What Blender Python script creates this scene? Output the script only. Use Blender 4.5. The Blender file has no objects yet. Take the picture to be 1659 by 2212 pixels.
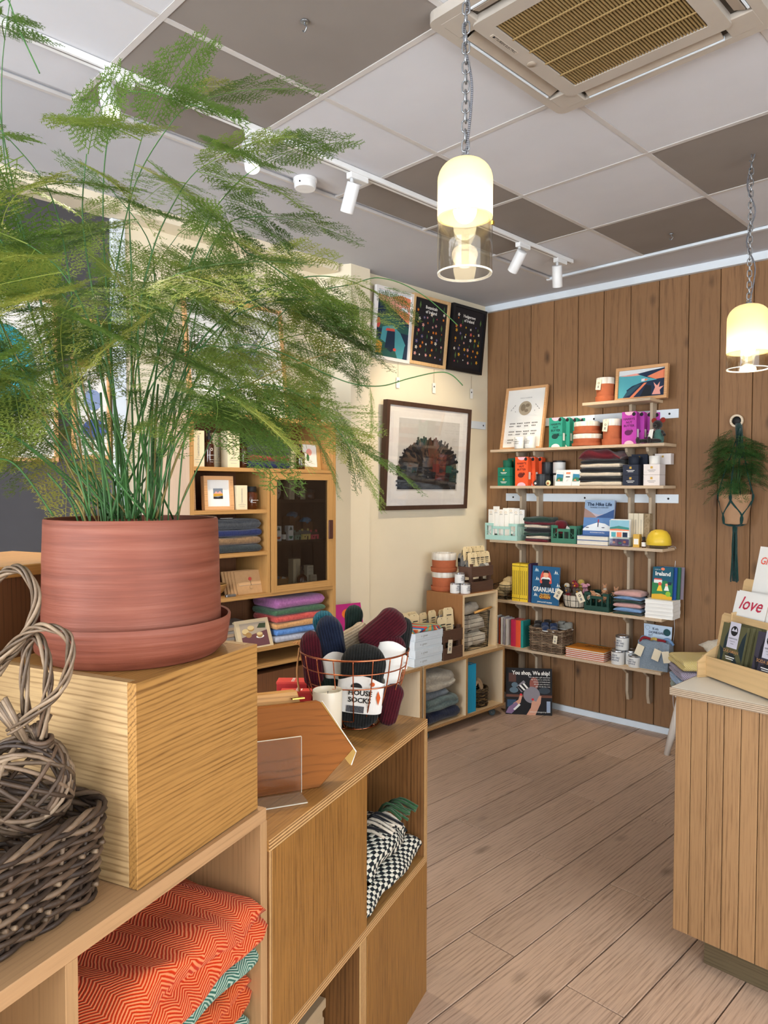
import bpy, bmesh, math, random
from mathutils import Vector, Matrix, Euler
random.seed(7)
PI = math.pi
scene = bpy.context.scene
COL = scene.collection

# ------------------------------------------------------------------ camera
cam_data = bpy.data.cameras.new('camera')
cam_data.sensor_fit = 'HORIZONTAL'
cam_data.sensor_width = 36.0
cam_data.lens = 1560.0 / 1659.0 * 36.0
cam_data.clip_start = 0.02
cam = bpy.data.objects.new('camera', cam_data)
COL.objects.link(cam)
CAM_R = Vector((0.70129, 0.71287, 0.00227)); CAM_U = Vector((-0.02374, 0.02017, 0.99951)); CAM_F = Vector((-0.71248, 0.70101, -0.03107))
m = Matrix.Identity(4)
for i in range(3):
    m[i][0] = CAM_R[i]; m[i][1] = CAM_U[i]; m[i][2] = -CAM_F[i]
m[2][3] = 1.5368
cam.matrix_world = m
scene.camera = cam

# ------------------------------------------------------------------ world and daylight through the shop front
world = bpy.data.worlds.new('world'); scene.world = world
world.use_nodes = True
wn = world.node_tree.nodes
wn['Background'].inputs[0].default_value = (0.80, 0.89, 1.0, 1); wn['Background'].inputs[1].default_value = 1.5
def area(name, loc, rot, sx, sy, power, col):
    d = bpy.data.lights.new(name, 'AREA'); d.shape = 'RECTANGLE'; d.size = sx; d.size_y = sy; d.energy = power; d.color = col
    o = bpy.data.objects.new(name, d); COL.objects.link(o); o.location = loc; o.rotation_euler = rot
    return o
area('shop_window_daylight', (-1.2, -2.50, 1.55), (PI/2, 0, 0), 4.0, 2.1, 190, (0.92, 0.96, 1.0))
area('side_window_daylight', (2.55, 0.6, 1.55), (PI/2, 0, PI/2), 3.4, 2.1, 85, (0.94, 0.97, 1.0))

vs = scene.view_settings
vs.view_transform = 'Standard'; vs.look = 'None'; vs.gamma = 1.0; vs.use_curve_mapping = False
vs.exposure = 0.40
try:
    scene.cycles.use_denoising = True
    scene.cycles.max_bounces = 5; scene.cycles.diffuse_bounces = 2; scene.cycles.glossy_bounces = 2
    scene.cycles.use_adaptive_sampling = True; scene.cycles.adaptive_threshold = 0.1; scene.cycles.adaptive_min_samples = 12
    scene.cycles.transparent_max_bounces = 10; scene.cycles.transmission_bounces = 4
    scene.cycles.caustics_reflective = False; scene.cycles.caustics_refractive = False
    scene.cycles.sample_clamp_indirect = 6.0
except Exception:
    pass

# ------------------------------------------------------------------ materials
def C(h):
    h = h.lstrip('#'); v = [int(h[i:i+2], 16) / 255 for i in (0, 2, 4)]
    return tuple((c / 12.92 if c <= 0.04045 else ((c + 0.055) / 1.055) ** 2.4) for c in v) + (1.0,)
MATS = {}
class NT:
    def __init__(s, name):
        s.m = bpy.data.materials.new(name); s.m.use_nodes = True
        s.n = s.m.node_tree.nodes; s.l = s.m.node_tree.links; s.b = s.n['Principled BSDF']
    def add(s, t, **kw):
        x = s.n.new(t)
        for k, v in kw.items():
            setattr(x, k, v)
        return x
    def link(s, a, b): s.l.new(a, b)
    def val(s, x, i, v):
        if hasattr(v, 'is_output') or hasattr(v, 'links') and hasattr(v, 'node'):
            s.link(v, x.inputs[i])
        else:
            x.inputs[i].default_value = v
    def math(s, op, a, b=None, c=None):
        x = s.add('ShaderNodeMath', operation=op); s.val(x, 0, a)
        if b is not None: s.val(x, 1, b)
        if c is not None: s.val(x, 2, c)
        return x.outputs[0]
    def noise(s, vec, scale, detail=3, rough=0.5, dist=0.0):
        x = s.add('ShaderNodeTexNoise'); s.link(vec, x.inputs['Vector'])
        x.inputs['Scale'].default_value = scale; x.inputs['Detail'].default_value = detail
        x.inputs['Roughness'].default_value = rough; x.inputs['Distortion'].default_value = dist
        return x.outputs['Fac']
    def coord(s, scale=(1, 1, 1), rnd=True, rot=(0, 0, 0)):
        tc = s.add('ShaderNodeTexCoord'); v = tc.outputs['Object']
        if rnd:
            oi = s.add('ShaderNodeObjectInfo'); vm = s.add('ShaderNodeVectorMath', operation='SCALE')
            vm.inputs[0].default_value = (17.3, 31.7, 23.1); s.link(oi.outputs['Random'], vm.inputs['Scale'])
            va = s.add('ShaderNodeVectorMath', operation='ADD'); s.link(v, va.inputs[0]); s.link(vm.outputs[0], va.inputs[1]); v = va.outputs[0]
        mp = s.add('ShaderNodeMapping'); s.link(v, mp.inputs['Vector']); mp.inputs['Scale'].default_value = scale; mp.inputs['Rotation'].default_value = rot
        return mp.outputs[0]
    def ramp(s, fac, stops):
        r = s.add('ShaderNodeValToRGB'); s.link(fac, r.inputs[0])
        e = r.color_ramp.elements
        while len(e) < len(stops): e.new(0.5)
        for i, (p, c) in enumerate(stops):
            e[i].position = p; e[i].color = c
        return r.outputs[0]
    def mix(s, fac, a, b, mode='MIX'):
        x = s.add('ShaderNodeMix', data_type='RGBA', blend_type=mode)
        s.val(x, 0, fac); s.val(x, 6, a); s.val(x, 7, b)
        return x.outputs[2]
    def bump(s, h, st, dist=0.01):
        b = s.add('ShaderNodeBump'); b.inputs['Strength'].default_value = st; b.inputs['Distance'].default_value = dist
        s.link(h, b.inputs['Height']); s.link(b.outputs[0], s.b.inputs['Normal'])
def lin(c, k): return (min(1, c[0] * k), min(1, c[1] * k), min(1, c[2] * k), 1.0)
def pm(name, col, rough=0.6, var=0.10, scale=25.0, bump=0.0, metal=0.0, spec=0.4, emit=0.0, sheen=0.0, sss=None):
    """plain surface: base colour with a little procedural mottling"""
    if name in MATS: return MATS[name]
    t = NT(name); c = C(col)
    v = t.coord(); n = t.noise(v, scale, 4)
    t.link(t.ramp(n, [(0.25, lin(c, 1 - var)), (0.75, lin(c, 1 + var))]), t.b.inputs['Base Color'])
    t.b.inputs['Roughness'].default_value = rough; t.b.inputs['Metallic'].default_value = metal; t.b.inputs['Specular IOR Level'].default_value = spec
    if bump: t.bump(t.noise(v, scale * 3, 4), bump, 0.003)
    if emit:
        t.b.inputs['Emission Color'].default_value = c; t.b.inputs['Emission Strength'].default_value = emit
    if sheen: t.b.inputs['Sheen Weight'].default_value = sheen
    MATS[name] = t.m
    return t.m
def wood(name, light, dark, axis='X', rings=3.0, fig=1.0, rough=0.5, fine=0.4, knots=0.0, tone=0.12, spec=0.35, stretch=8.0, line=0.5, period=0.011):
    """wood: growth lines across the grain, bent by a stretched noise into flames, plus fine pores and a tone of its own for each piece"""
    if name in MATS: return MATS[name]
    t = NT(name); a, d = C(light), C(dark); ai = 'XYZ'.index(axis)
    sc = [stretch] * 3; sc[ai] = 1.0
    v = t.coord(tuple(sc)); low = t.noise(v, 0.55 * fig, 3, 0.5, 0.2)
    sp = t.add('ShaderNodeSeparateXYZ'); t.link(t.coord(), sp.inputs[0])
    oth = [k for k in range(3) if k != ai]
    ac = t.math('ADD', sp.outputs[oth[0]], sp.outputs[oth[1]])
    s2 = [22.0] * 3; s2[ai] = 2.0
    wob = t.noise(t.coord(tuple(s2)), 1.0, 3, .6)
    ph = t.math('ADD', t.math('MULTIPLY', ac, 6.283 / period), t.math('MULTIPLY', low, rings * 6.283 * 2.2))
    ph = t.math('ADD', ph, t.math('MULTIPLY', wob, 11.0))
    s3 = [95.0] * 3; s3[ai] = 3.0
    streak = t.math('MULTIPLY_ADD', t.noise(t.coord(tuple(s3)), 1.0, 4, .7), 2.4, -.75)
    r = t.math('MULTIPLY_ADD', t.math('SINE', ph), 0.5, 0.5)
    r = t.math('POWER', r, 3.0)
    md = wob
    sf = [260.0] * 3; sf[ai] = 9.0
    pore = t.noise(t.coord(tuple(sf)), 1.0, 3, 0.65)
    r = t.math('MULTIPLY', r, t.math('MULTIPLY_ADD', md, 1.9, -.25))
    r = t.math('ADD', t.math('MULTIPLY', r, .75), t.math('MULTIPLY', streak, .5))
    g = t.math('ADD', t.math('MULTIPLY', r, line), t.math('MULTIPLY', t.math('MULTIPLY_ADD', pore, 2.0, -.5), fine))
    g = t.math('ADD', g, t.math('MULTIPLY_ADD', low, 0.45, -0.22))
    col = t.ramp(g, [(0.0, lin(a, 1.12)), (0.4, a), (1.0, d)])
    if knots:
        kv = [2.2] * 3; kv[ai] = 1.0
        kc = t.coord(tuple(kv)); vo = t.add('ShaderNodeTexVoronoi'); t.link(kc, vo.inputs['Vector']); vo.inputs['Scale'].default_value = 2.3
        dd = t.math('SUBTRACT', vo.outputs['Distance'], t.math('MULTIPLY', t.noise(kc, 20, 2), 0.06))
        kf = t.math('SUBTRACT', 1.0, t.math('SMOOTH_MIN', t.math('MULTIPLY', dd, 9.0), 1.0, 0.3)); kf = t.math('MAXIMUM', kf, 0.0)
        col = t.mix(t.math('MULTIPLY', kf, knots), col, lin(d, 0.45))
    oi = t.add('ShaderNodeObjectInfo')
    k = t.math('MULTIPLY_ADD', oi.outputs['Random'], 2 * tone, 1 - tone)
    hs = t.add('ShaderNodeHueSaturation'); t.link(col, hs.inputs['Color']); t.link(k, hs.inputs['Value'])
    t.link(hs.outputs[0], t.b.inputs['Base Color'])
    t.b.inputs['Roughness'].default_value = rough; t.b.inputs['Specular IOR Level'].default_value = spec
    MATS[name] = t.m
    return t.m
def stripes(name, cols, axis='Z', freq=200.0, rough=0.55, noise=0.15, bump=0.0):
    """alternating bands across an axis (plywood edges, page edges, ribbing)"""
    if name in MATS: return MATS[name]
    t = NT(name); v = t.coord(rnd=False)
    sp = t.add('ShaderNodeSeparateXYZ'); t.link(v, sp.inputs[0])
    n = t.noise(t.coord((1, 1, 1)), 9, 2)
    x = t.math('MULTIPLY', sp.outputs['XYZ'.index(axis)], freq)
    x = t.math('ADD', x, t.math('MULTIPLY', n, noise * 6))
    f = t.math('MULTIPLY_ADD', t.math('SINE', x), 0.5, 0.5)
    n2 = t.noise(t.coord((40, 40, 40)), 2, 3)
    f = t.math('MULTIPLY_ADD', n2, 0.3, t.math('MULTIPLY_ADD', f, 0.85, -0.08))
    t.link(t.ramp(f, [(0.1, C(cols[0])), (0.9, C(cols[1]))]), t.b.inputs['Base Color'])
    t.b.inputs['Roughness'].default_value = rough
    if bump: t.bump(f, bump, 0.003)
    MATS[name] = t.m
    return t.m
def fabric(name, c1, c2=None, scale=220.0, rough=0.95, fuzz=0.5, bump=0.5, sheen=0.3, rib=0.0, ribaxis='X', contrast=1.0):
    """wool or knit: heathered flecks, ribs, soft sheen"""
    if name in MATS: return MATS[name]
    t = NT(name); a = C(c1); b = C(c2) if c2 else lin(a, 0.55)
    v = t.coord(); n = t.noise(v, scale, 3, 0.7); n3 = t.noise(v, scale * 0.12, 3)
    f = t.math('ADD', t.math('MULTIPLY', n, 0.8), t.math('MULTIPLY', n3, 0.3))
    h = n
    if rib:
        sp = t.add('ShaderNodeSeparateXYZ'); t.link(t.coord(rnd=False), sp.inputs[0])
        s = t.math('MULTIPLY_ADD', t.math('SINE', t.math('MULTIPLY', sp.outputs['XYZ'.index(ribaxis)], rib)), 0.5, 0.5)
        f = t.math('ADD', t.math('MULTIPLY', f, 0.8), t.math('MULTIPLY', t.math('SUBTRACT', 1.0, s), 0.16)); h = t.math('ADD', s, t.math('MULTIPLY', n, 0.5))
    t.link(t.ramp(f, [(0.5 - 0.25 / contrast, a), (0.5 + 0.3 / contrast, b)]), t.b.inputs['Base Color'])
    t.b.inputs['Roughness'].default_value = rough; t.b.inputs['Sheen Weight'].default_value = sheen; t.b.inputs['Specular IOR Level'].default_value = 0.15
    t.bump(h, bump, 0.004)
    MATS[name] = t.m
    return t.m
def herring(name, c1, c2, w=0.045, k=900.0, ax='X', ay='Y'):
    """herringbone weave: diagonal threads that turn at every band"""
    if name in MATS: return MATS[name]
    t = NT(name); v = t.coord(rnd=False)
    nz = t.add('ShaderNodeTexNoise'); t.link(v, nz.inputs['Vector']); nz.inputs['Scale'].default_value = 14; nz.inputs['Detail'].default_value = 2
    vs_ = t.add('ShaderNodeVectorMath', operation='SCALE'); t.link(nz.outputs['Color'], vs_.inputs[0]); vs_.inputs['Scale'].default_value = 0.012
    va = t.add('ShaderNodeVectorMath', operation='ADD'); t.link(v, va.inputs[0]); t.link(vs_.outputs[0], va.inputs[1])
    sp = t.add('ShaderNodeSeparateXYZ'); t.link(va.outputs[0], sp.inputs[0])
    x = sp.outputs['XYZ'.index(ax)]; y = t.math('ADD', sp.outputs['XYZ'.index(ay)], sp.outputs[2])
    tri = t.math('PINGPONG', x, w)
    s = t.math('SINE', t.math('MULTIPLY', t.math('ADD', y, t.math('MULTIPLY', tri, 0.8)), k))
    n = t.noise(v, 500, 3, 0.7)
    f = t.math('ADD', t.math('MULTIPLY_ADD', s, 0.42, 0.5), t.math('MULTIPLY_ADD', n, 0.6, -0.3))
    t.link(t.ramp(f, [(0.3, C(c1)), (0.75, C(c2))]), t.b.inputs['Base Color'])
    t.b.inputs['Roughness'].default_value = 0.95; t.b.inputs['Sheen Weight'].default_value = 0.08; t.b.inputs['Specular IOR Level'].default_value = 0.1
    t.bump(f, 0.5, 0.003)
    MATS[name] = t.m
    return t.m
def glass(name, tint='#ffffff', rough=0.02, gloss=0.12, dens=0.0):
    """thin clear sheet: mostly see-through with a surface reflection"""
    if name in MATS: return MATS[name]
    t = NT(name); out = t.n['Material Output']
    tr = t.add('ShaderNodeBsdfTransparent'); c = C(tint); tr.inputs[0].default_value = c
    gl = t.add('ShaderNodeBsdfGlossy'); gl.inputs['Roughness'].default_value = rough
    lw = t.add('ShaderNodeLayerWeight'); lw.inputs[0].default_value = .5
    fc = t.math('POWER', lw.outputs['Facing'], 3.0)
    mx = t.add('ShaderNodeMixShader'); t.link(t.math('MULTIPLY_ADD', fc, .55, .03 + gloss * .08), mx.inputs[0]); t.link(tr.outputs[0], mx.inputs[1]); t.link(gl.outputs[0], mx.inputs[2])
    t.link(mx.outputs[0], out.inputs[0])
    MATS[name] = t.m
    return t.m

# ------------------------------------------------------------------ mesh helpers
def link(o, parent=None):
    COL.objects.link(o)
    if parent is not None: o.parent = parent
    return o
def mobj(name, verts, faces, mat, parent=None, loc=(0, 0, 0), rot=(0, 0, 0), smooth=False, mats=None, idx=None):
    me = bpy.data.meshes.new(name); me.from_pydata([tuple(v) for v in verts], [], faces)
    for x in (mats or [mat]): me.materials.append(x)
    if idx:
        for p_, i_ in zip(me.polygons, idx): p_.material_index = i_
    if smooth: me.polygons.foreach_set('use_smooth', [True] * len(me.polygons))
    me.update()
    o = bpy.data.objects.new(name, me); o.location = loc; o.rotation_euler = rot
    return link(o, parent)
def inst(name, me, parent=None, loc=(0, 0, 0), rot=(0, 0, 0), scale=(1, 1, 1)):
    o = bpy.data.objects.new(name, me); o.location = loc; o.rotation_euler = rot; o.scale = scale
    return link(o, parent)
BOXC = {}
def boxmesh(s, mat, bev):
    key = (round(s[0], 5), round(s[1], 5), round(s[2], 5), mat.name, bev)
    if key in BOXC: return BOXC[key]
    bm = bmesh.new(); bmesh.ops.create_cube(bm, size=1.0); bmesh.ops.scale(bm, vec=s, verts=bm.verts)
    if bev: bmesh.ops.bevel(bm, geom=list(bm.edges), offset=bev, segments=1, profile=0.5, affect='EDGES')
    me = bpy.data.meshes.new('box'); bm.to_mesh(me); bm.free(); me.materials.append(mat)
    BOXC[key] = me
    return me
def box(name, mat, s, c=(0, 0, 0), parent=None, bev=0.0, rot=(0, 0, 0)):
    """box of size s centred on c"""
    return inst(name, boxmesh(s, mat, bev), parent, c, rot)
def bx(name, mat, x0, x1, y0, y1, z0, z1, parent=None, bev=0.0):
    return box(name, mat, (x1 - x0, y1 - y0, z1 - z0), ((x0 + x1) / 2, (y0 + y1) / 2, (z0 + z1) / 2), parent, bev)
def lathe(name, mat, prof, parent=None, loc=(0, 0, 0), seg=28, smooth=True, rot=(0, 0, 0), sx=1.0, sy=1.0, wob=0.0):
    vs_, fs = [], []
    n = len(prof)
    for i in range(seg):
        a = 2 * PI * i / seg
        for r, z in prof:
            rr = r * (1 + wob * math.sin(a * 3 + z * 40)) if wob else r
            vs_.append((rr * math.cos(a) * sx, rr * math.sin(a) * sy, z))
    for i in range(seg):
        j = (i + 1) % seg
        for k in range(n - 1):
            fs.append((i * n + k, j * n + k, j * n + k + 1, i * n + k + 1))
    o = mobj(name, vs_, fs, mat, parent, loc, rot, smooth)
    bm = bmesh.new(); bm.from_mesh(o.data)
    bmesh.ops.remove_doubles(bm, verts=bm.verts, dist=1e-6)
    bmesh.ops.recalc_face_normals(bm, faces=bm.faces)
    if smooth:
        for e in bm.edges:
            if len(e.link_faces) == 2 and e.calc_face_angle(0) > 0.9: e.smooth = False
    bm.to_mesh(o.data); bm.free()
    return o
def cyl(name, mat, r, h, parent=None, loc=(0, 0, 0), seg=24, rot=(0, 0, 0), r2=None, bev=0.0):
    r2 = r if r2 is None else r2; b = bev or min(r, h) * 0.04
    return lathe(name, mat, [(0, 0), (r - b, 0), (r, b), (r2, h - b), (r2 - b, h), (0, h)], parent, loc, seg, True, rot)
def ball(name, mat, c, r, parent=None, seg=14, rot=(0, 0, 0)):
    if not isinstance(r, tuple): r = (r, r, r)
    n = seg // 2 + 1
    pr = [(math.sin(PI * i / (n - 1)), -math.cos(PI * i / (n - 1))) for i in range(n)]; pr[0] = (0, -1); pr[-1] = (0, 1)
    o = lathe(name, mat, pr, parent, c, seg, True, rot); o.scale = r
    return o
def tubegeo(pts, r, sides=6, closed=False, radii=None):
    P = [Vector(p) for p in pts]; n = len(P); vs_, fs = [], []
    up = None
    for i in range(n):
        if closed: t = P[(i + 1) % n] - P[i - 1]
        else: t = P[min(i + 1, n - 1)] - P[max(i - 1, 0)]
        if t.length < 1e-9: t = Vector((0, 0, 1))
        t.normalize()
        if up is None:
            up = t.orthogonal().normalized()
        up = (up - t * up.dot(t))
        if up.length < 1e-6: up = t.orthogonal()
        up.normalize(); s = t.cross(up)
        rr = radii[i] if radii else r
        for k in range(sides):
            a = 2 * PI * k / sides
            vs_.append(P[i] + (up * math.cos(a) + s * math.sin(a)) * rr)
    m_ = n if closed else n - 1
    for i in range(m_):
        j = (i + 1) % n
        for k in range(sides):
            l = (k + 1) % sides
            fs.append((i * sides + k, i * sides + l, j * sides + l, j * sides + k))
    if not closed:
        fs.append(tuple(reversed(range(sides)))); fs.append(tuple(range((n - 1) * sides, n * sides)))
    return vs_, fs
def tube(name, mat, pts, r, parent=None, sides=6, closed=False, radii=None, loc=(0, 0, 0), rot=(0, 0, 0)):
    v, f = tubegeo(pts, r, sides, closed, radii)
    return mobj(name, v, f, mat, parent, loc, rot, True)
def spline(pts, n=8, closed=False):
    P = [Vector(p) for p in pts]; out = []; k = len(P)
    segs = k if closed else k - 1
    for i in range(segs):
        p0 = P[(i - 1) % k] if closed or i > 0 else P[0]; p1 = P[i]; p2 = P[(i + 1) % k]; p3 = P[(i + 2) % k] if closed or i + 2 < k else P[-1]
        for j in range(n):
            t = j / n
            out.append(0.5 * ((2 * p1) + (-p0 + p2) * t + (2 * p0 - 5 * p1 + 4 * p2 - p3) * t * t + (-p0 + 3 * p1 - 3 * p2 + p3) * t ** 3))
    if not closed: out.append(P[-1])
    return out
def prism(name, mat, poly, y0, y1, parent=None, loc=(0, 0, 0), rot=(0, 0, 0), bev=0.0, smooth=False):
    """outline poly in (x, z), extruded from y0 (front) to y1 (back)"""
    n = len(poly)
    vs_ = [(x, y0, z) for x, z in poly] + [(x, y1, z) for x, z in poly]
    fs = [tuple(range(n)), tuple(reversed(range(n, 2 * n)))] + [(i, i + n, (i + 1) % n + n, (i + 1) % n) for i in range(n)]
    o = mobj(name, vs_, fs, mat, parent, loc, rot)
    bm = bmesh.new(); bm.from_mesh(o.data); bmesh.ops.recalc_face_normals(bm, faces=bm.faces)
    if bev: bmesh.ops.bevel(bm, geom=list(bm.edges), offset=bev, segments=1, affect='EDGES')
    bm.to_mesh(o.data); bm.free()
    return o
def flat(name, mat, poly, y, parent=None, loc=(0, 0, 0), rot=(0, 0, 0)):
    """a printed area: polygon in (x, z) lying at depth y"""
    a = sum(poly[i][0] * poly[(i + 1) % len(poly)][1] - poly[(i + 1) % len(poly)][0] * poly[i][1] for i in range(len(poly)))
    if a < 0: poly = poly[::-1]
    return mobj(name, [(x, y, z) for x, z in poly], [tuple(range(len(poly)))], mat, parent, loc, rot)
def rect(x0, x1, z0, z1): return [(x0, z0), (x1, z0), (x1, z1), (x0, z1)]
def elp(cx, cz, rx, rz, n=20, a0=0, a1=2 * PI):
    return [(cx + rx * math.cos(a0 + (a1 - a0) * i / n), cz + rz * math.sin(a0 + (a1 - a0) * i / n)) for i in range(n + (0 if abs(a1 - a0 - 2 * PI) < 1e-6 else 1))]
def art(name, parent, y, shapes, loc=(0, 0, 0), rot=(0, 0, 0), step=0.0001):
    """one printed picture: flat colour areas laid over one another"""
    vs_, fs, mats, idx = [], [], [], []
    for k, (mt, poly) in enumerate(shapes):
        a = sum(poly[i][0] * poly[(i + 1) % len(poly)][1] - poly[(i + 1) % len(poly)][0] * poly[i][1] for i in range(len(poly)))
        if a < 0: poly = poly[::-1]
        if mt not in mats: mats.append(mt)
        fs.append(tuple(range(len(vs_), len(vs_) + len(poly)))); vs_ += [(x, y - k * step, z) for x, z in poly]; idx.append(mats.index(mt))
    return mobj(name, vs_, fs, None, parent, loc, rot, mats=mats, idx=idx)
TXT = {}
def txt(s, size, mat, parent, loc, rot=(PI / 2, 0, 0), align='CENTER', name='lettering', sx=1.0, bold=0.0, shear=0.0, spacing=1.0):
    cu = bpy.data.curves.new('t', 'FONT'); cu.body = s; cu.size = size; cu.align_x = align; cu.align_y = 'CENTER'; cu.resolution_u = 2; cu.offset = bold; cu.shear = shear; cu.space_character = spacing
    to = bpy.data.objects.new('t', cu); COL.objects.link(to)
    me = bpy.data.meshes.new_from_object(to)
    bpy.data.objects.remove(to); bpy.data.curves.remove(cu)
    me.name = name; me.materials.clear(); me.materials.append(mat)
    return inst(name, me, parent, loc, rot, (sx, 1, 1))
def cloth(name, mat, sx, sy, sz, loc, parent=None, lobes=1, seed=0, rot=(0, 0, 0), sag=0.006, n=18, droop=0.0, endround=0.35):
    """folded textile: rounded front fold(s), soft top, rounded ends; x width, y depth (front at -y), z up from 0"""
    rnd = random.Random(seed); prof = []
    h = sz / lobes
    nb = 5
    for i in range(nb + 1): prof.append((sy / 2 - (sy - h / 2) * i / nb, sz))
    for l in range(lobes):
        zc = sz - h * (l + 0.5)
        for i in range(1, 6):
            a = PI / 2 + PI * i / 6
            prof.append((-sy / 2 + h / 2 + math.cos(a) * h * (0.5 + 0.08 * rnd.random()), zc + math.sin(a) * h / 2))
    for i in range(nb + 1): prof.append((-sy / 2 + h / 2 + (sy - h / 2) * i / nb, 0))
    for i in range(1, 3): prof.append((sy / 2 + 0.15 * h * math.sin(PI * i / 3), sz * i / 3))
    m_ = len(prof); vs_, fs = [], []
    ph = [rnd.random() * 6.28 for _ in range(6)]
    er = min(sz * endround, sx * 0.2)
    xs = [-sx / 2, -sx / 2 + er * 0.25, -sx / 2 + er] + [(-sx / 2 + er) + (sx - 2 * er) * i / n for i in range(1, n)] + [sx / 2 - er, sx / 2 - er * 0.25, sx / 2]
    for ix, x in enumerate(xs):
        e = min(x + sx / 2, sx / 2 - x); q = 1.0 if e >= er else math.sqrt(max(0.0, 1 - (1 - e / er) ** 2))
        q = 0.45 + 0.55 * q
        for y, z in prof:
            w = sag * (math.sin(x * 19 + ph[0]) * math.sin(y * 15 + ph[1]) + 0.6 * math.sin(x * 43 + y * 31 + ph[2]))
            zz = sz / 2 + (z - sz / 2) * q + (w if z > sz * 0.3 else 0) - droop * (abs(x) / (sx / 2)) ** 2 * (z / sz)
            yy = y * (0.97 + 0.03 * q) + sag * 0.9 * math.sin(x * 27 + ph[3] + z * 60)
            vs_.append((x, yy, max(zz, 0)))
    for i in range(len(xs) - 1):
        for k in range(m_):
            l = (k + 1) % m_
            fs.append((i * m_ + k, i * m_ + l, (i + 1) * m_ + l, (i + 1) * m_ + k))
    fs.append(tuple(range(m_))); fs.append(tuple(reversed(range((len(xs) - 1) * m_, len(xs) * m_))))
    o = mobj(name, vs_, fs, mat, parent, loc, rot, True)
    bm = bmesh.new(); bm.from_mesh(o.data); bmesh.ops.recalc_face_normals(bm, faces=bm.faces); bm.to_mesh(o.data); bm.free()
    return o
# ------------------------------------------------------------------ things and frames
class Fr:
    """a working frame: u runs along a front, d comes out of it, z is up"""
    def __init__(s, ox, oy, deg): s.o = Vector((ox, oy)); s.a = math.radians(deg)
    def loc(s, u, d, z):
        c, n = math.cos(s.a), math.sin(s.a)
        return (s.o.x + u * c + d * n, s.o.y + u * n - d * c, z)
def tag(o, label=None, cat=None, group=None, kind=None):
    if label: o['label'] = label
    if cat: o['category'] = cat
    if group: o['group'] = group
    if kind: o['kind'] = kind
    return o
def thing(name, label, cat, fr, u, d, z, rot=0.0, group=None):
    o = bpy.data.objects.new(name, None); o.empty_display_size = 0.05
    o.location = fr.loc(u, d, z); o.rotation_euler = (0, 0, fr.a + math.radians(rot))
    return tag(link(o), label, cat, group)
def at(o, fr, u, d, z, rot=0.0):
    """place a one-mesh thing in a frame"""
    o.location = fr.loc(u, d, z); o.rotation_euler = (0, 0, fr.a + math.radians(rot))
    return o
def copy_tree(o, parent=None):
    c = o.copy(); COL.objects.link(c); c.parent = parent
    for ch in list(o.children): copy_tree(ch, c)
    return c
WW = Fr(-3.326, 4.351, 3.467)      # plank wall
DR = Fr(0, 0, 90)                  # along the cream wall: u = world y, d = world x
GF = Fr(0, 0, 110.344)             # the near display units
CT = Fr(0, 0, 0)                   # sales counter
ST = Fr(-0.985, 2.495, -31.44)     # card stand on the counter
SG = Fr(-1.344, 0.9266, 67.34)     # wooden display block
ORD = ['first', 'second', 'third', 'fourth', 'fifth', 'sixth', 'seventh', 'eighth', 'ninth', 'tenth', 'eleventh', 'twelfth']
# ------------------------------------------------------------------ palette
M_floor = wood('floor_laminate', '#c8aa92', '#7d6350', 'Y', rings=1.8, fig=1.0, rough=0.42, fine=0.55, knots=0.6, tone=0.06, stretch=9, line=0.42, period=.016)
M_under = pm('floor_gap', '#3a2e26', 0.9)
M_plank = wood('wall_plank_oak', '#8d6846', '#4c3422', 'Z', rings=2.4, fig=0.7, rough=0.6, fine=0.5, knots=0.8, tone=0.10, stretch=6, line=0.3, period=.045)
M_gap = pm('plank_gap', '#241a13', 0.95)
M_cream = pm('cream_paint', '#efe3c8', 0.75, 0.02, 6)
M_whitew = pm('white_paint', '#eae6dc', 0.7, 0.02, 6)
M_dark = pm('charcoal_paint', '#4a494c', 0.8, 0.05, 9, 0.1)
M_plaster = pm('ceiling_plaster', '#c4c5ca', 0.85, 0.03, 4)
M_tileL = pm('ceiling_tile_pale', '#d2d3d8', 0.85, 0.03, 5, 0.05)
M_tileD = pm('ceiling_tile_taupe', '#8b837d', 0.85, 0.06, 4, 0.05)
M_tbar = pm('ceiling_tbar', '#c9c5c2', 0.5, 0.03)
M_trim = pm('white_trim', '#e4edf5', 0.5, 0.02)
M_wplast = pm('white_metal', '#eceded', 0.35, 0.02)
M_black = pm('black_matte', '#141416', 0.6, 0.1)
M_steel = pm('galvanised_steel', '#9a9da0', 0.35, 0.12, 60, 0.0, 0.9)
M_paper = pm('white_paper', '#f2f0ea', 0.75, 0.02, 12)
M_kraft = pm('kraft_card', '#b88f63', 0.8, 0.06, 60)
M_cardt = pm('cream_card', '#e9dcc0', 0.7, 0.02, 20)
M_ink = pm('black_ink', '#1c1c1e', 0.7)
M_inkg = pm('grey_ink', '#8c8a86', 0.7)
M_white = pm('white_ink', '#f6f4ee', 0.7, 0.02)
M_oakH = wood('oak_grain_x', '#c9924f', '#80511f', 'X', rings=2.8, fig=0.75, rough=0.42, tone=0.05, stretch=9, line=0.5)
M_oakV = wood('oak_grain_z', '#c48c4b', '#84531f', 'Z', rings=2.8, fig=0.8, rough=0.42, tone=0.05, stretch=9, line=0.5)
M_oakY = wood('oak_grain_y', '#c48c4b', '#84531f', 'Y', rings=2.8, fig=0.8, rough=0.42, tone=0.05, stretch=9, line=0.5)
M_darkoak = wood('dark_oak', '#6b4428', '#38210f', 'Z', rings=2.1, tone=0.05)
M_plyS = stripes('ply_edge_z', ('#d9b078', '#7a5128'), 'Z', 900, 0.5)
M_plyX = stripes('ply_edge_x', ('#d9b078', '#7a5128'), 'X', 900, 0.5)
M_plyY = stripes('ply_edge_y', ('#d9b078', '#7a5128'), 'Y', 900, 0.5)
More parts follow.
